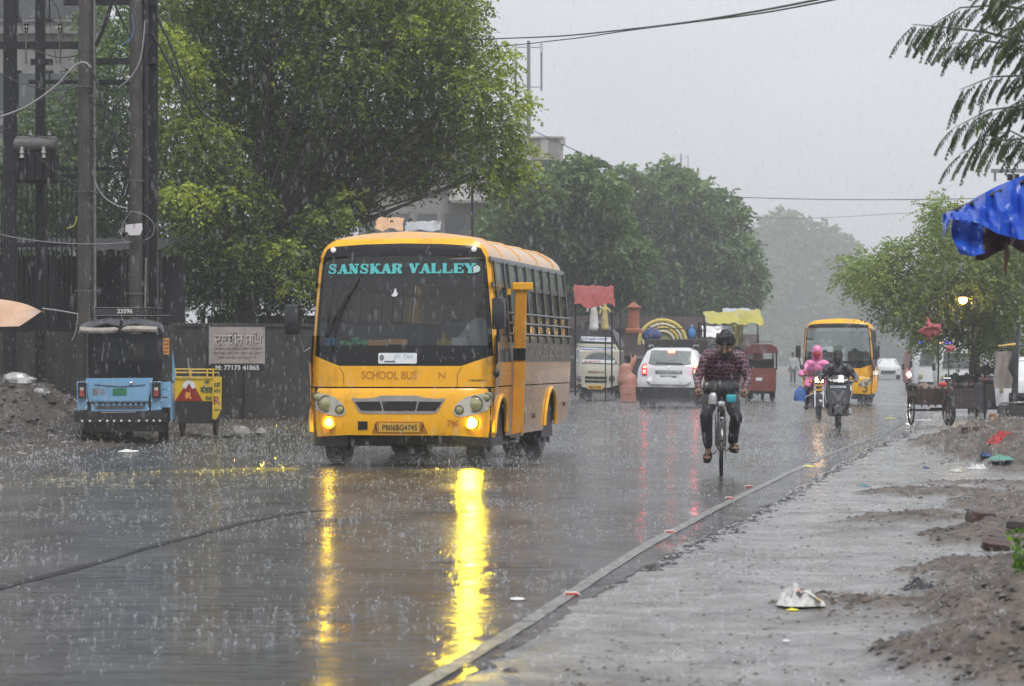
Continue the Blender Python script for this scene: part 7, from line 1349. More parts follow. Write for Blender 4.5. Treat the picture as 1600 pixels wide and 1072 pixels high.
def scooter():
    O = Vector((wx(1310, 53.8)[0], 53.8, 0)); rz = math.radians(-6); t = thing('scooter', 'black scooter with white number strip riding just ahead of the second bus', 'scooter', O, rz); r = .22; cf = lambda x, z, o: Vector((x, .14 + 1.1 * x * x * (1 if z > .3 else .6) + max(0, z - .5) * .28 - o, z))
    SB = M('scooter_black_paint', (.015, .015, .017), .15, var=.3, coat=.9)
    for y_ in (.02, 1.2): b = B(); b.lathe([(r*.6, -.05), (r*.95, -.055), (r, 0), (r*.95, .055), (r*.6, .05), (r*.3, .03), (.001, .03)], (0, y_, r), 'x', 24); b.build('wheel', TYRE, t)
    b = B(); b.grid([[(-.08, .02 - math.cos(a)*(r+.05), r + math.sin(a)*(r+.05) - .03), (0, .02 - math.cos(a)*(r+.07), r + math.sin(a)*(r+.07)), (.08, .02 - math.cos(a)*(r+.05), r + math.sin(a)*(r+.05) - .03)] for a in np.linspace(.3, 2.8, 9)]); b.build('mudguard', SB, t)
    b = B(); b.patch(rpoly([(-.10, .36), (.10, .36), (.20, .50), (.235, .74), (.17, .86), (-.17, .86), (-.235, .74), (-.20, .50)], .03), cf, .03, .06); ap = b.build('apron', SB, t)
    b = B(); b.patch([(-.13, .72), (0, .52), (.13, .72), (.10, .76), (0, .64), (-.10, .76)], cf, .045, .05); b.build('apron_crease', M('satin_grey', (.10, .10, .11), .3), ap)
    b = B(); b.patch(rect(-.15, .795, .15, .84, .008), cf, .05, .08); pl = b.build('number_strip', M('white_plate', (.55, .56, .56), .5), ap); lettering('PB10 EX 7421', -.13, .13, .803, .832, cf, .053, M('blue_print', (.05, .1, .4), .5), pl, .01)
    b = B(); b.patch([(-.055, .40), (.055, .40), (.05, .50), (-.05, .50)], cf, .04, .05); b.build('front_badge', STEEL, ap)
    b = B(); b.patch(rpoly([(-.21, .95), (-.12, .90), (.12, .90), (.21, .95), (.19, 1.0), (.09, 1.045), (-.09, 1.045), (-.19, 1.0)], .02), lambda x, z, o: Vector((x, .22 + 1.4 * x * x + (z - .9) * .6 - o, z)), .08, .06); hdc = b.build('handle_cowl', SB, t)
    b = B(); b.patch(rpoly([(-.10, .915), (.10, .915), (.12, .965), (-.12, .965)], .015), lambda x, z, o: Vector((x, .22 + 1.4 * x * x + (z - .9) * .6 - o, z)), .09, .05); b.build('headlight', M('pale_headlight', (.55, .55, .52), .1, coat=1), hdc)
    for s in (-1, 1):
        b = B(); b.patch([(s*.13, .92), (s*.19, .95), (s*.18, .975), (s*.125, .955)], lambda x, z, o: Vector((x, .22 + 1.4 * x * x + (z - .9) * .6 - o, z)), .088, 0); b.build('indicator', M('amber_white_lens', (.6, .55, .5), .15, coat=1), hdc)
        b = B(); b.tube([(s*.13, .27, .97), (s*.30, .33, .97), (s*.36, .42, .96)], .016); b.build('grip', BLACK, t)
        b = B(); b.tube([(s*.2, .3, .98), (s*.27, .27, 1.1)], .007); b.lathe([(.001, 0), (.045, 0), (.045, .02), (.001, .025)], (s*.28, .26, 1.12), 'y', 10); b.build('mirror', BLACK, t)
        b = B(); b.tube([(s*.24, .3, .86), (s*.26, .26, .7), (s*.22, .22, .5)], .012); b.build('guard_bar', CHROME, t)
    b = B(); b.box((0, .55, .28), (.36, .5, .08), bev=.02); b.box((0, 1.05, .5), (.34, .65, .42), bev=.08, seg=2); b.build('rear_body', SB, t); b = B(); b.box((0, 1.02, .75), (.28, .7, .1), bev=.04); b.build('seat', BLACK, t); b = B(); b.tube([(.15, .9, .25), (.24, 1.2, .28), (.25, 1.5, .34)], [.03, .045, .05]); b.build('silencer', STEEL, t)
    b = B(); b.cyl((0, .04, r), (0, .26, .9), .03); b.build('steering_column', BLACK, t)
    J = dict(head=(.0, .72, 1.39), neck=(.0, .80, 1.27), shL=(-.20, .82, 1.19), shR=(.20, .82, 1.19), elL=(-.35, .68, .99), elR=(.36, .68, .99), wrL=(-.35, .46, .97), wrR=(.35, .46, .97), hipL=(-.10, .98, .84), hipR=(.10, .98, .84), knL=(-.20, .58, .74), knR=(.20, .58, .74), anL=(-.16, .55, .36), anR=(.16, .55, .36), toL=(-.17, .42, .33), toR=(.17, .42, .33))
    make_person(J, 'scooter rider in black jacket with dark scarf across the face', O, rz, shirt=M('black_jacket', (.018, .018, .024), .35, var=.4, vs=7, coat=.3, bump=.6, bs=18), trousers=DKTR, head_look=Vector((0, -1, -.05)), vox=.014, headgear='cap', hgmat=M('dark_hair', (.012, .010, .009), .6), mask=M('black_scarf', (.02, .018, .02), .6), foot=BLACK, girth=1.12, skin=SKIN)
scooter()
# ---- tricycle cart ----
def tricycle():
    D = 56.5; S = F / D; O = Vector((wx(1458, D)[0], D, 0)); t = thing('tricycle_cart', 'rusty three wheeled cargo tricycle loaded with brown sacks under the roadside tree', 'tricycle', O, math.radians(4)); X = lambda u: (1400 + u / 5.36 - 1458) / S; Z = lambda v: CH - (500 + v / 5.36 - HZ) / S; RU = M('rusty_frame', (.06, .035, .028), .5, .3, var=.5, vs=8, bump=.4)
    for x, y_, r in ((X(150), .3, .31), (X(475), .3, .31), (X(375), -.75, .30)):
        b = B(); b.lathe([(r - .03, -.018), (r - .005, -.018), (r, 0), (r - .005, .018), (r - .03, .018), (r - .03, -.018)], (x, y_, r), 'x' if y_ > 0 else Vector((1, .2, 0)), 32); wh = b.build('wheel', TYRE, t)
        b = B(); b.lathe([(.001, -.06), (.03, -.06), (.03, .06), (.001, .06)], (x, y_, r), 'x', 8)
        for k in range(16): a = 2*math.pi*k/16; b.cyl((x, y_, r), (x, y_ + math.cos(a)*(r-.03), r + math.sin(a)*(r-.03)), .0035, n=3)
        tag(b.build('spokes', RU, wh), kind='stuff')
    b = B(); b.cyl((X(120), .3, .31), (X(500), .3, .31), .022); b.build('axle', RU, t); b = B(); b.tube([(0, .2, .34), (X(375), -.45, .36), (X(375), -.62, .75)], .022); b.build('frame_tube', RU, t)
    b = B(); b.tube([(X(375), -.75, .30), (X(372), -.66, .85), (X(372), -.62, .95)], .02); b.build('fork', RU, t); b = B(); b.tube([(X(330), -.5, .93), (X(345), -.6, .97), (X(400), -.6, .97), (X(420), -.5, .93)], .014); b.build('handlebar', STEEL, t); b = B(); b.ball((X(365), -.3, Z(540)), (.11, .13, .05)); b.build('saddle', M('red_saddle', (.5, .05, .04), .5), t)
    b = B(); b.box((X(310), .35, Z(640)), (X(465) - X(170), 1.0, .34), bev=.02); b.build('load_box', RU, t)
    for k in range(5): b = B(); b.box((X(200 + k*58), -.16, Z(640)), (.03, .03, .42)); b.build('box_slat', RU, t)
    b = B(); b.box((X(395), -.6, Z(835)), (.12, .2, .05)); b.build('pedal', BLACK, t)
    SK = M('muddy_sack', (.17, .115, .085), .5, var=.4, vs=6, bump=.8, bs=16)
    for i, (u, v, rx, rz_, lab) in enumerate(((170, 555, .15, .08, 'dark torn sack drooping off the left end of the tricycle load'), (245, 560, .17, .09, 'pale brown sack lying second from left on the tricycle'), (330, 575, .15, .07, 'brown sack in the middle of the tricycle load'), (430, 575, .17, .09, 'brown sack on the right end of the tricycle load'))):
        b = B(); b.ball((0, 0, 0), (rx, .35, rz_), 12, 8)
        for vtx in b.bm.verts: vtx.co += Vector((0, 0, .05 * noise.noise(vtx.co * 7 + Vector((i * 5, 0, 0)))))
        o = b.build('sack', SK if i else M('dark_torn_sack', (.05, .035, .03), .6, var=.5), None); at_(o, O + Vector((X(u), .3, Z(v) - .02))); tag(o, lab, 'sack', 'sacks on the tricycle')
    for u, v0, v1, y_ in ((372, 165, 560, .2), (487, 290, 590, .5), (503, 440, 640, .2)): b = B(); b.cyl((X(u), y_, Z(v1)), (X(u) + .01, y_, Z(v0)), .02); b.build('upright_pole', M('green_black_pole', (.03, .045, .03), .5), t)
    for u, v, s, lab in ((300, 75, .24, 'crumpled red plastic bag hanging high in the roadside tree above the tricycle'), (460, 238, .12, 'small red bag hanging on the tricycle pole')):
        b = B(); b.ball((0, 0, 0), (s, s * .6, s * .85), 12, 9)
        for vtx in b.bm.verts: vtx.co *= .85 + .9 * noise.noise(vtx.co * 13 + Vector((u, 0, 0))) - .25 * (vtx.co.z > s * .4)
        o = b.build('plastic_bag', M('red_plastic', (.40, .09, .09), .35, var=.25, coat=.3), None, ang=20); at_(o, O + Vector((X(u), .1, Z(v)))); tag(o, lab, 'bag')
tricycle()
# street lamp, lit, in the tree
def street_lamp():
    D = 70; c = W(1500, 468, D); t = thing('street_lamp', 'lit warm yellow lamp glowing among the roadside tree leaves', 'lamp', (c.x + .35, D + .1, 0)); b = B(); b.tube([(0, 0, 0), (0, 0, c.z + .1), (-.1, -.2, c.z + .25), (-.33, -.5, c.z + .18)], [.05, .04, .03, .025]); b.build('post', IRON, t); b = B(); b.lathe([(.001, .12), (.07, .11), (.13, .03), (.13, .02)], (-.35, -.55, c.z + .02), 'z', 14); b.build('shade', IRON, t); b = B(); b.ball((-.35, -.55, c.z - .02), (.11, .11, .10), 12, 8); b.build('bulb', Memit('lamp_bulb_glow', (1, .50, .08), 26), t)
    ld = bpy.data.lights.new('lamp_light', 'POINT'); ld.energy = 8; ld.color = (1, .65, .25); ld.shadow_soft_size = .12; lo = bpy.data.objects.new('lamp_light', ld); COL.objects.link(lo); lo.parent = t; lo.location = (-.35, -.75, c.z - .12)
street_lamp()
# dim stalls, cloth and people beneath the tree
def stall(px0, px1, py0, D, mat, label, dep=1.2):
    a = wx(px0, D)[0]; w_ = px2m(px1 - px0, D); h = CH - (py0 - HZ) / F * D; t = thing('roadside_stall', label, 'stall', (a, D, 0)); b = B(); b.box((w_/2, dep/2, h * .42), (w_, dep, h * .5), bev=.03); b.build('counter', mat, t)
    for x in (.04, w_ - .04):
        for y_ in (0, dep): b = B(); b.cyl((x, y_, 0), (x, y_, h), .025); b.build('post', IRON, t)
    b = B(); b.grid([[(w_ * k / 8 , -.15 + (dep + .3) * j / 4, h + .06 * math.sin(k * 2 + j) - .05 * j) for k in range(9)] for j in range(5)]); b.build('cover_sheet', M('maroon_dark_sheet', (.06, .03, .035), .5, var=.4, bump=.5), t, fix=False)
    for k in range(5): b = B(); b.ball((w_ * (k + .5) / 5, .1, h * .42 + h*.25 + .08), (.13, .15, .10), 8, 6); b.build('heaped_goods', M('dim_goods_%d' % (k % 3), ((.12, .04, .04), (.05, .05, .06), (.16, .13, .11))[k % 3], .5, var=.5), t)
    return t
stall(1488, 1530, 585, 66, M('dim_maroon_box', (.05, .03, .032), .6, var=.5), 'dark roadside stall left of the tree trunks behind the tricycle'); stall(1536, 1580, 572, 63, M('dim_black_box', (.03, .028, .03), .6, var=.5), 'darkest stall between the trunks and the beige sheet')
b = B(); b.grid([[(u * .5 + .03 * math.sin(v * 6), -.1 * math.sin(u * 7 + v), 1.0 - v * .95) for u in np.linspace(0, 1, 9)] for v in np.linspace(0, 1, 7)]); o = b.build('hanging_sheet', M('beige_wet_sheet', (.26, .23, .21), .5, var=.2, vs=4, bump=.4), None, ang=80, fix=False); o.location = W(1553, 548, 60) - Vector((0, 0, .85)); o.scale = (.85, 1, .85); tag(o, 'beige grey sheet draped beside the dark post near the right edge', 'sheet')
o.location = W(1553, 610, 60)

def hand_cart():
    D = 50; S = F / D; O = Vector((wx(1590, D)[0], D, .12)); t = thing('hand_cart', 'dark tray cart with a mossy leg cut off by the right edge', 'cart', O); X = lambda p: (p - 1590) / S; Z = lambda p: CH - .12 - (p - HZ) / S
    DK = M('wet_black_wood', (.03, .03, .032), .3, var=.4, coat=.4, bump=.5); b = B(); b.box((X(1612), .3, Z(643)), (X(1655) - X(1572), .8, Z(632) - Z(655)), bev=.02); b.build('tray', DK, t); b = B(); b.box((X(1612), .3, Z(630)), (X(1655) - X(1576), .75, .05), rot=(0, -.05, 0)); b.build('lid', M('wet_grey_lid', (.09, .09, .10), .2, coat=.8), t)
    b = B(); b.box((X(1589), .1, Z(666)), (.09, .09, .3)); b.build('leg', DK, t); b = B(); b.box((X(1598), -.3, Z(676)), (.11, .11, .42)); b.build('mossy_leg', M('mossy_green_post', (.16, .19, .03), .5, var=.5, vs=14), t)
    b = B(); b.tube([(X(1585), 0, Z(622)), (X(1587), 0, Z(590)), (X(1583), 0, Z(575)), (X(1589), 0, Z(540)), (X(1592), 0, Z(508))], [.07, .05, .10, .045, .03], 8); b.build('pump_post', DK, t); b = B(); b.tube([(X(1560), 0, Z(541)), (X(1575), 0, Z(539)), (X(1590), 0, Z(538))], [.015, .02, .04]); b.build('yellow_lever', M('orange_yellow_enamel', (.60, .36, .03), .4), t); b = B(); b.tube([(X(1590), .0, Z(539)), (X(1610), .1, Z(540))], .04); b.build('dark_arm', DK, t)
    b = B(); b.tube([(X(1553), 0, Z(552)), (X(1562), 0, Z(545)), (X(1572), 0, Z(542))], .007); b.build('wire', DK, t)
    for k in range(3): b = B(); b.box((X(1582 + 9*k), -.1, Z(624 - 2 * (k % 2))), (.12, .1, .09), rot=(.2*k, .4*k, .3)); b.build('folded_cover', BLACK, t)
hand_cart()
def arm_pole():
    D = 44; t = thing('street_pole', 'grey pole top with a short crossarm peeping behind the feathery branches', 'pole', (wx(1628, D)[0], D, 0)); a = W(1552, 267, D); b = B(); b.cyl((0, 0, 0), (0, 0, a.z + .4), .07); b.build('shaft', CONC2, t)
    b = B(); w_ = px2m(90, D); b.box((-.35, 0, a.z), (w_, .06, .06)); b.build('crossarm', STEEL, t)
    for x in (-.75, -.45): b = B(); b.cyl((x, 0, a.z - .17), (x, 0, a.z), .02); b.build('hanger', STEEL, t)
    b = B(); b.box((-.45, .05, a.z - .1), (.18, .08, .1)); b.build('junction', IRON, t)
arm_pole()
# ---- blue tarpaulin ----
def blue_tarp():
    D = 21.0; q = lambda u, v, d=0: W(1300 + u / 2.33, v / 2.33, D + d); O = q(700, 700); t = thing('tarpaulin_awning', 'bright blue tarpaulin corner sagging in from the right edge over the roadside', 'awning', O)
    BT = M('blue_tarpaulin', (.006, .07, .45), .38, var=.05, vs=3, coat=.15, bump=.35, bs=9)
    top = [(402, 778), (440, 766), (475, 752), (530, 715), (600, 678), (680, 645), (760, 615), (860, 590)]; hem = [(404, 872), (430, 800), (480, 800), (540, 815), (600, 850), (680, 872), (760, 880), (860, 890)]
    rows = []
    for j in range(10):
        v = j / 9; r_ = []
        for i in range(len(top) - 1):
            for k in range(5):
                f = k / 5; tp = (lerp(top[i][0], top[i+1][0], f), lerp(top[i][1], top[i+1][1], f)); hm = (lerp(hem[i][0], hem[i+1][0], f), lerp(hem[i][1], hem[i+1][1], f)); s = i + f
                fold = 9 * math.sin(s * 4.2 + v * 5) * (v * (1 - v) * 4) * .6; p = q(lerp(tp[0], hm[0], v) + fold * .4, lerp(tp[1], hm[1], v) + fold * .5, -.5 * v + .10 * math.sin(s * 5.1 + v * 3.5) + .06 * math.sin(s * 11 - v * 6)); r_.append(p - O)
        rows.append(r_)
    b = B(); b.grid(rows); b.build('sheet', BT, t, ang=80, fix=False)
    fl = [(402, 778), (404, 872), (415, 905), (428, 935), (470, 942), (520, 930), (510, 880), (500, 810), (470, 785), (430, 782)]; b = B(); b.patch([( (u - 700) / 2.33 * D / F, -(v - 700) / 2.33 * D / F) for u, v in fl], lambda x, z, o: Vector((x, -.45 - o + .05 * math.sin(z * 30 + x * 12) + .03 * math.sin(x * 50), z)), .012, .04); b.build('end_flap', BT, t, ang=60)
    un = [(500, 810), (510, 880), (500, 950), (530, 953), (560, 935), (600, 915), (640, 880), (650, 860), (600, 848), (540, 812)]; b = B(); b.patch([((u - 700) / 2.33 * D / F, -(v - 700) / 2.33 * D / F) for u, v in un], lambda x, z, o: Vector((x, -.25 - o + .04 * math.sin(x * 45), z)), .012, .04); b.build('lining', M('dark_maroon_lining', (.045, .008, .015), .6, var=.5, bump=.5), t, ang=60)
    b = B(); b.tube([q(632, 880, -.3) - O, q(638, 930, -.3) - O, q(630, 975, -.3) - O, q(634, 1005, -.3) - O], [.012, .022, .012, .006]); b.build('hanging_cord', M('brown_cord', (.10, .05, .03), .7), t)
    b = B(); b.tube([q(660, 875, -.1) - O, q(700, 900, -.1) - O, q(790, 905, 0) - O], .05); b.build('rolled_edge', M('dark_maroon_lining', (.045, .008, .015), .6), t)
    p0 = W(1690, 250, D) - O; b = B(); b.cyl((p0.x, 0, -O.z), (p0.x, 0, p0.z), .04); b.build('support_pole', IRON, t); b = B(); b.tube([q(440, 770) - O, q(860, 592) - O], .018); b.build('ridge_rope', IRON, t)
blue_tarp()
b = B(); b.box((0, 0, 0), (.5, .04, .03)); b.box((.02, 0, -.12), (.5, .04, .035)); o = b.build('shelf_edge', IRON); o.location = W(1690, 430, 30); tag(o, 'dark shelf edges poking in at the right edge below the blue tarpaulin', 'shelf')
# ---- litter, stones, bricks ----
def zsh(x, y): return sh_h(x, y) if x > re_(y) + edge_off(y) else road_h(x, y)
def Gs(px, py):
    z = 0
    for _ in range(5): p = G(px, py, z); z = zsh(p.x, p.y)
    return p
def crumple(name, px, py, rx, ry, h, mat, label, cat, seed=0, rz=0, amp=.5, parts=None):
    p = Gs(px, py); b = B(); b.grid([[(rx * r * math.cos(a) * (1 + amp * .5 * noise.noise(Vector((math.cos(a) * 1.7 + seed, math.sin(a) * 1.7, r)))), ry * r * math.sin(a), max(.003, h * (1 - r ** 5) * (.6 + amp * 1.5 * noise.noise(Vector((math.cos(a) * r * 2.4 + seed * 7, math.sin(a) * r * 2.4, seed))) + amp * .7 * noise.noise(Vector((math.cos(a) * r * 6 + seed * 7, math.sin(a) * r * 6, seed + 3)))))) for a in np.linspace(0, 2*math.pi, 25)[:-1]] for r in (.02, .12, .25, .38, .5, .62, .74, .85, .93, .98, 1.0)], close=True)
    o = b.build(name, mat, None, ang=18); o.location = (p.x, p.y, zsh(p.x, p.y) + .002); o.rotation_euler.z = rz; return tag(o, label, cat)
PLB = M('milky_plastic', (.55, .55, .54), .25, var=.2, vs=20, coat=.6, bump=.8, bs=40)
bagp = crumple('plastic_bag', 1248, 944, .14, .10, .085, PLB, 'crumpled white plastic bag with red and yellow print on the wet verge', 'bag', 3, amp=1.0)
for nm, col, u0, u1, v0, v1 in (('red_print', (.55, .04, .03), -.02, .045, .0, .05), ('white_print', (.7, .7, .68), .045, .085, -.01, .04), ('yellow_print', (.7, .5, .04), .085, .12, -.03, .02)):
    b = B(); b.grid([[(u, v - .035 , .092 - .35 * abs(u) - .9 * (v - .02) ** 2 - .2 * max(0, u - .05)) for u in np.linspace(u0, u1, 5)] for v in np.linspace(v0 - .04, v1, 4)]); b.build(nm, M(nm + '_film', col, .25, var=.1, coat=.5), bagp, fix=False)
crumple('wrapper', 1238, 948, .04, .03, .012, M('yellow_film', (.75, .70, .05), .3, var=.1), 'yellow scrap sticking out under the printed plastic bag', 'wrapper', 5)
crumple('black_cloth', 1440, 922, .12, .13, .05, M('wet_black_cloth_bundle', (.018, .018, .02), .3), 'crumpled black cloth lying on the muddy verge', 'cloth', 6, amp=.9)
crumple('wrapper', 1263, 729, .075, .22, .02, M('yellow_film', (.75, .70, .05), .3), 'flattened bright yellow wrapper on the road beyond the edge line', 'wrapper', 7)
crumple('wrapper', 1350, 760, .075, .2, .03, M('teal_film', (.04, .16, .17), .3), 'dull teal wrapper on the wet shoulder', 'wrapper', 8)
crumple('bag', 1566, 722, .21, .32, .18, M('red_cloth_bag', (.42, .03, .03), .4, var=.2, bump=.8), 'bright red cloth bag dumped on the right verge', 'bag', 9)
crumple('cloth', 1563, 733, .16, .2, .07, M('sea_green_cloth', (.10, .28, .22), .4, var=.2, bump=.8), 'sea green cloth lying in front of the red bag', 'cloth', 10)
crumple('plastic_bag', 1525, 733, .14, .2, .05, PLB, 'torn white plastic heap left of the sea green cloth', 'bag', 11, amp=.9); crumple('plastic_bag', 1493, 737, .09, .15, .035, PLB, 'smaller white plastic scrap, farthest left of the dumped rubbish', 'bag', 12, amp=.9)
crumple('cloth', 1540, 724, .08, .15, .06, M('navy_cloth', (.03, .06, .18), .6), 'dark navy cloth lump left of the red bag', 'cloth', 13); crumple('wrapper', 1447, 732, .05, .12, .025, M('navy_film', (.03, .05, .16), .3), 'dark blue wrapper on the shoulder left of the white plastic', 'wrapper', 14)
crumple('paper', 808, 937, .045, .07, .012, M('white_paper', (.75, .75, .73), .4, var=.05), 'white paper scrap on the road beside the edge line', 'paper', 15); crumple('paper', 797, 1050, .04, .03, .02, M('dark_scrap', (.05, .05, .05), .4, var=.8, vs=30), 'small dark leaf scrap near the bottom edge of the road', 'scrap', 16)
crumple('cloth', 200, 706, .15, .3, .03, M('white_paper', (.75, .75, .73), .4), 'white rag lying on the far side of the road below the blue rickshaw', 'cloth', 17)
crumple('wrapper', 1413, 990, .03, .025, .012, M('navy_film', (.03, .05, .16), .3), 'tiny blue wrapper in front of the near mud bank', 'wrapper', 18); crumple('wrapper', 1228, 1003, .02, .03, .01, WHITEP, 'tiny white bottle cap on the near shoulder', 'cap', 19)
crumple('wrapper', 1391, 654, .14, .3, .02, M('yellow_film', (.75, .70, .05), .3), 'pale yellow scrap on the road left of the tricycle', 'wrapper', 20); crumple('paper', 1445, 657, .25, .4, .02, WHITEP, 'scattered white papers beneath the tricycle', 'paper', 21)
for px, py, s in ((1047, 827, 1), (893, 923, 1), (1140, 775, 1), (1170, 757, .9)):
    p = G(px, py); b = B(); b.box((0, 0, .009), (.10, .10, .018), bev=.006, taper=(.75, .75)); o = b.build('road_stud', M('chipped_white_stud', (.55, .52, .5), .4, var=.2)); o.location = (p.x, p.y, road_h(p.x, p.y) + .003); tag(o, 'small raised marker on the edge line: %s' % {1047: 'second from the camera', 893: 'nearest to the camera', 1140: 'third from the camera, near the cyclist', 1170: 'farthest, behind the cyclist wheel'}[px], 'road stud', 'reflective studs along the edge line'); b = B(); b.box((0, -.046, .010), (.075, .006, .011)); b.build('reflector', M('stud_red', (.55, .06, .04), .3), o)
BRK = M('wet_broken_brick', (.085, .042, .033), .4, var=.6, vs=9, bump=.8, bs=30, dirt=(.05, .04, .035), dirts=8, dirtamt=.5)
def brick(px, py, rz, label, s=1, dz=0, tilt=0, mat=BRK):
    p = Gs(px, py); b = B(); b.box((0, 0, 0), (.22 * s, .11 * s, .08 * s), bev=.008)
    for v in b.bm.verts: v.co += Vector((1, 1, 1)) * .03 * noise.noise(v.co * 14 + Vector((px, py, 0)))
    o = b.build('brick', mat); o.location = (p.x, p.y, zsh(p.x, p.y) + .035 * s + dz); o.rotation_euler = (tilt, tilt * .6, rz); return tag(o, label, 'brick')
brick(1532, 838, .5, 'broken brick at the left end of the dark rubble row', 1.0, tilt=.2); brick(1556, 832, -.2, 'second dark brick in the rubble row', .9, tilt=.3); brick(1578, 826, .15, 'third brick in the rubble row', .8, tilt=.4); brick(1596, 820, .4, 'last red brick of the rubble row at the right edge', .8); brick(1515, 786, .8, 'single squarish stone block standing alone on the verge', .55, mat=M('grey_rubble', (.12, .115, .11), .5))
brick(1522, 677, .1, 'red brick at the left end of the distant pile', 1.6); brick(1537, 674, -.1, 'second red brick of the distant pile', 1.5, .02); brick(1548, 671, .2, 'third red brick of the distant pile', 1.4, .04); brick(1562, 662, -.1, 'mossy orange brick on top of the mud bank', 2.0, .08, mat=M('orange_moss_brick', (.25, .13, .05), .5, var=.6, vs=8)); brick(1590, 822, -.5, 'dark clod behind the rubble row', .7, .0, mat=M('dark_mud_clod', (.04, .032, .028), .5, var=.4))
# pebbles, clods and shredded rubbish: beyond counting
def scatter(name, mat, n, fn, szr, flat_=.6, seed=1, jag=.35):
    rg = np.random.default_rng(seed); vs = []; fs = []; base = [(0, 0, 1), (1, 0, 0), (.3, .95, 0), (-.8, .6, 0), (-.8, -.6, 0), (.3, -.95, 0)]; f0 = [(0, 1, 2), (0, 2, 3), (0, 3, 4), (0, 4, 5), (0, 5, 1)]; k = 0
    for _ in range(n):
        r = fn(rg)
        if r is None: continue
        x, y, z = r; s = szr[0] + (szr[1] - szr[0]) * rg.random() ** 3; a = rg.random() * 6.3; ca, sa = math.cos(a), math.sin(a); st = 1 + rg.random()
        for bx, by, bz in base:
            j = 1 + jag * (rg.random() * 2 - 1); vs.append((x + (bx * ca * st - by * sa) * s * j, y + (bx * sa * st + by * ca) * s * j, z + bz * s * flat_ * j - .002))
        fs += [tuple(k + i for i in f) for f in f0]; k += 6
    me = bpy.data.meshes.new(name); me.from_pydata(vs, [], fs); return tag(link(name, me, mat, None, False), kind='stuff')
def f_sh(rg):
    y = 11 + 45 * rg.random() ** 1.6; x = re_(y) + .5 + rg.random() * (1.0 + y * .11); m_ = mud_amt(x, y)
    if rg.random() > .25 + m_ * 25 + .8 * max(0, fb(x, y, .9, 3) + .2): return None
    return x, y, sh_h(x, y)
scatter('pebbles', M('wet_dark_pebble', (.045, .038, .033), .35, var=.5, vs=3), 16000, f_sh, (.003, .017), seed=3)
scatter('pale_grit', M('pale_grit', (.17, .15, .135), .4, var=.3, vs=3), 6000, f_sh, (.003, .014), seed=5)
def f_mud(rg):
    for _ in range(30):
        y = 11 + 30 * rg.random() ** 1.8; x = re_(y) + .5 + rg.random() * (1.2 + y * .12)
        if mud_amt(x, y) > .012: return x, y, sh_h(x, y)
    return None
scatter('mud_clods', M('wet_mud_clod', (.07, .055, .043), .3, var=.5, vs=4, bump=.5), 5000, f_mud, (.004, .030), .7, seed=21, jag=.6)
def f_near(rg):
    y = 11 + 14 * rg.random() ** 1.3; x = re_(y) + .3 + rg.random() * (.6 + y * .16); return x, y, sh_h(x, y)
scatter('dark_grit', M('black_tar_crumb', (.02, .019, .018), .45), 9000, f_near, (.002, .009), .5, seed=22)
def f_edge(rg):
    y = 18 + 37 * rg.random() ** 1.3; x = re_(y) + edge_off(y) + .03 + .06 * abs(rg.normal()); return (x, y, sh_h(x, y))
scatter('edge_rubble', M('black_tar_crumb', (.02, .019, .018), .45, var=.4, vs=3), 2600, f_edge, (.006, .030), .45, seed=7)
def f_trash(rg):
    u = rg.random(); p = G(1275 + 110 * u, 936 - 10 * u + 9 * rg.normal()); return (p.x, p.y, sh_h(p.x, p.y))
scatter('shredded_rubbish', M('rotting_rubbish', (.10, .065, .04), .4, var=.8, vs=22), 420, f_trash, (.005, .022), .5, seed=9, jag=.8); scatter('rubbish_flecks', M('pale_rubbish', (.45, .43, .38), .4, var=.3), 60, f_trash, (.006, .018), .3, seed=10, jag=.8)
def f_left(rg):
    y = 40 + 16 * rg.random(); x = le_(y) - .2 - 5 * rg.random() ** 1.2; 
    return (x, y, lv_h(x, y))
scatter('left_rubble', M('left_dark_rubble', (.06, .05, .045), .5, var=.5, vs=2), 5000, f_left, (.012, .07), .6, seed=12); scatter('left_litter', M('pale_litter', (.36, .35, .34), .4, var=.3, vs=2), 420, f_left, (.01, .06), .25, seed=13, jag=.9)
def f_road(rg):
    y = 14 + 30 * rg.random(); x = lerp(le_(y), re_(y), rg.random()); return (x, y, road_h(x, y))
scatter('road_grit', M('black_tar_crumb', (.02, .019, .018), .45), 260, f_road, (.005, .02), .4, seed=14)
for i, (px, py, s, lab) in enumerate(((30, 590, .28, 'pale plastic heap on top of the left rubbish mound'), (62, 595, .14, 'small pale stone on the crest of the left rubbish mound'), (35, 648, .12, 'white scrap low on the left rubbish mound'), (10, 592, .09, 'grey lump at the far left of the rubbish mound'))):
    D = 48.6; c = W(px, py, D); b = B(); b.ball((0, 0, 0), (s, s*.7, s*.55), 10, 7)
    for v in b.bm.verts: v.co *= 1 + .6 * noise.noise(v.co * 5 / s * .4 + Vector((i*4, 0, 0)))
    o = b.build('rubbish', M('grey_white_plastic', (.30, .30, .30), .3, var=.5, vs=9, coat=.4), None, ang=20); o.location = (c.x, D, lv_h(c.x, D) + .03); tag(o, lab, 'rubbish')
# ---------------- haze ----------------
def haze():
    b = B(); b.box((0, 500, 20.5), (1000, 1100, 44)); o = b.build('haze', None, smooth=False); m = bpy.data.materials.new('rain_haze'); m.use_nodes = True; t = m.node_tree; t.nodes.clear()
    oo = t.nodes.new('ShaderNodeOutputMaterial'); v = t.nodes.new('ShaderNodeVolumePrincipled'); v.inputs['Color'].default_value = (.84, .86, .88, 1); v.inputs['Density'].default_value = HAZE; v.inputs['Anisotropy'].default_value = .1
    t.links.new(v.outputs[0], oo.inputs['Volume']); o.data.materials.append(m); tag(o, kind='stuff'); return o
HAZE = .0012
haze()
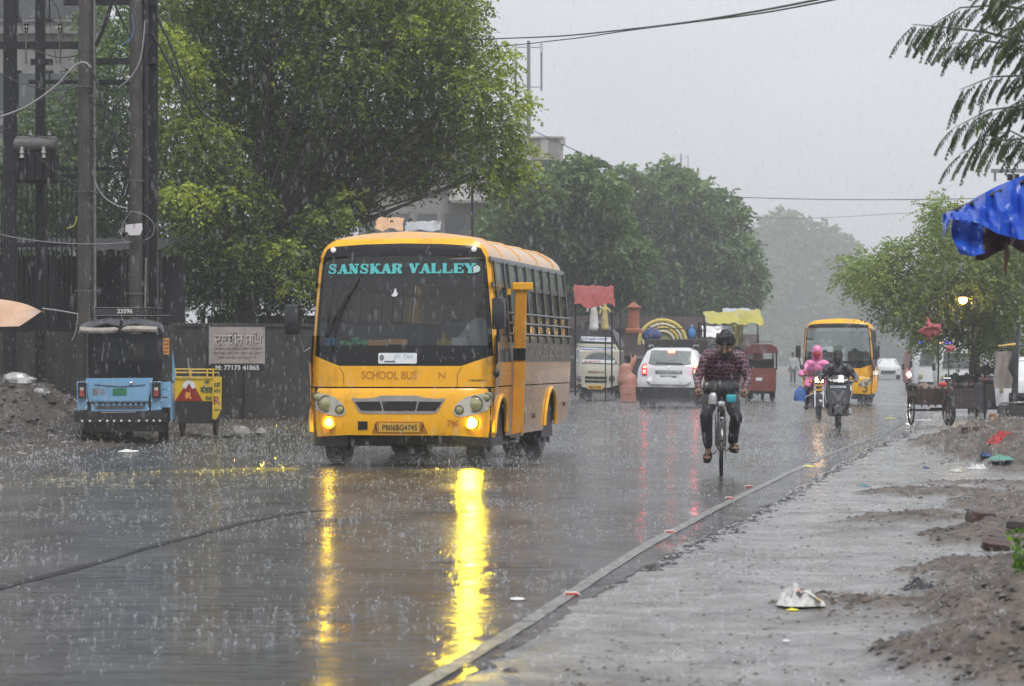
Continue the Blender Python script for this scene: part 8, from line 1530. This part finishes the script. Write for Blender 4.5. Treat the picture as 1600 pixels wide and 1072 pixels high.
# ---------------- falling rain and splashes ----------------
def water_mat(name, col, alpha, rough=.15):
    m = bpy.data.materials.new(name); m.use_nodes = True; t = m.node_tree; t.nodes.clear(); L = t.links.new; o = t.nodes.new('ShaderNodeOutputMaterial')
    d = t.nodes.new('ShaderNodeBsdfDiffuse'); d.inputs[0].default_value = (*col, 1); tl = t.nodes.new('ShaderNodeBsdfTranslucent'); tl.inputs[0].default_value = (*col, 1); tr = t.nodes.new('ShaderNodeBsdfTransparent')
    a = t.nodes.new('ShaderNodeMixShader'); a.inputs[0].default_value = .5; L(d.outputs[0], a.inputs[1]); L(tl.outputs[0], a.inputs[2]); b = t.nodes.new('ShaderNodeMixShader'); b.inputs[0].default_value = alpha; L(tr.outputs[0], b.inputs[1]); L(a.outputs[0], b.inputs[2]); L(b.outputs[0], o.inputs[0]); return m
def quadcloud(name, P, dirs, ln, wd, mat, cross=True):
    """thin spindle shaped drops: two crossed diamonds each"""
    N = len(P); dirs = dirs / np.linalg.norm(dirs, axis=1)[:, None]; s = np.cross(dirs, R.normal(size=(N, 3))); s /= np.linalg.norm(s, axis=1)[:, None] + 1e-9; s2 = np.cross(dirs, s)
    a = P - dirs * ln[:, None] / 2; c = P + dirs * ln[:, None] / 2; m_ = P - dirs * ln[:, None] * .2
    V = np.stack([a, m_ + s * wd[:, None], c, m_ - s * wd[:, None], a, m_ + s2 * wd[:, None], c, m_ - s2 * wd[:, None]], axis=1).reshape(-1, 3); Q = N * 2
    me = bpy.data.meshes.new(name); me.vertices.add(len(V)); me.vertices.foreach_set('co', V.astype(np.float32).ravel()); me.loops.add(Q*4); me.loops.foreach_set('vertex_index', np.arange(Q*4, dtype=np.int32)); me.polygons.add(Q); me.polygons.foreach_set('loop_start', np.arange(0, Q*4, 4, dtype=np.int32)); me.update(); me.validate()
    return tag(link(name, me, mat, None, False), kind='stuff')
N = 20000; D = 8 + 55 * R.random(N) ** .8; P = np.stack([(R.random(N) - .5) * .40 * D, D, CH + D * (R.random(N) * .26 - .115)], 1); P = P[P[:, 2] > .05]; N = len(P)
quadcloud('falling_rain', P, np.stack([.06 + .03 * R.normal(size=N), .03 * R.normal(size=N), -np.ones(N)], 1), .022 + .03 * R.random(N), .0013 + .0009 * R.random(N), water_mat('rain_drop', (.85, .87, .9), .38))
def splash_pts(n, d0, d1, pw):
    y = d0 + (d1 - d0) * R.random(n) ** pw; x = (R.random(n) - .5) * .40 * y; z = np.zeros(n)
    for i in range(n):
        yy = y[i]
        if x[i] > re_(yy) + edge_off(yy): z[i] = sh_h(x[i], yy) if yy < 60 else -.02
        elif x[i] < le_(yy): z[i] = lv_h(x[i], yy)
        else: z[i] = road_h(x[i], yy)
    keep = np.array([fb(a, b_ * .5, .9, 2) + .6 * fb(a, b_, 3.1, 5) + .25 > R.random() * .6 - .1 for a, b_ in zip(x, y)]); return np.stack([x, y, z], 1)[keep]
S0 = splash_pts(24000, 11, 48, .8); K = 4; PP = np.repeat(S0, K, 0); n = len(PP); hh = np.repeat(  .005 + .036 * R.random(len(S0)) ** 3.5, K); dd = R.normal(size=(n, 3)) * .45; dd[:, 2] = 1
quadcloud('rain_splashes', PP + dd * hh[:, None] * .5 * R.random(n)[:, None] * 1.6 + R.normal(size=(n, 3)) * np.array([.006, .006, .0]), dd, hh * (.4 + .6 * R.random(n)), .0014 + .0018 * R.random(n), water_mat('splash_water', (.9, .92, .95), .5))
S1 = splash_pts(60000, 34, 125, .8); n = len(S1); quadcloud('far_splashes', S1 + np.array([0, 0, .04]) * R.random(n)[:, None] * 3, np.stack([R.normal(size=n) * .3, R.normal(size=n) * .3, np.ones(n)], 1), .018 + .05 * R.random(n), .006 + .010 * R.random(n), water_mat('far_splash_water', (.88, .9, .93), .32))
# spray thrown up round the bus wheels
def plume(c, sx, sy, sz, n, name, mat, sz0=.004):
    q = R.normal(size=(n, 3)) * np.array([sx, sy, 0]); q[:, 2] = np.abs(R.normal(size=n)) * sz * np.exp(-np.abs(q[:, 0]) / sx * .4); P = np.array(c) + q; dr = R.normal(size=(n, 3)); quadcloud(name, P, dr, sz0 * 2 + .008 * R.random(n), sz0 * (.5 + R.random(n)), mat)
SPR = water_mat('spray_droplets', (.9, .92, .95), .22)
mb = Matrix.Rotation(BUSRZ, 4, 'Z')
for x, y, sx, sz, n in ((.95, .5, .5, .22, 5000), (-.9, .5, .45, .16, 3000), (1.05, 4.6, .55, .22, 5000), (0, .4, .9, .10, 4000)):
    c = BP + (mb @ Vector((x, y, 0))); plume((c.x, c.y - .2, .02), sx, .35, sz, n, 'wheel_spray', SPR)
p = G(1127, 745); plume((p.x, p.y, .02), .16, .1, .07, 900, 'wheel_spray', SPR, .003)
for px, D, n in ((1046, 77, 3500), (936, 92, 2500), (1309, 82, 3500), (1310, 54, 700), (1280, 61, 700)):
    plume((wx(px, D)[0], D - .2, .02), 1.0 if n > 2000 else .3, .6, .16, n, 'wheel_spray', SPR, .009)
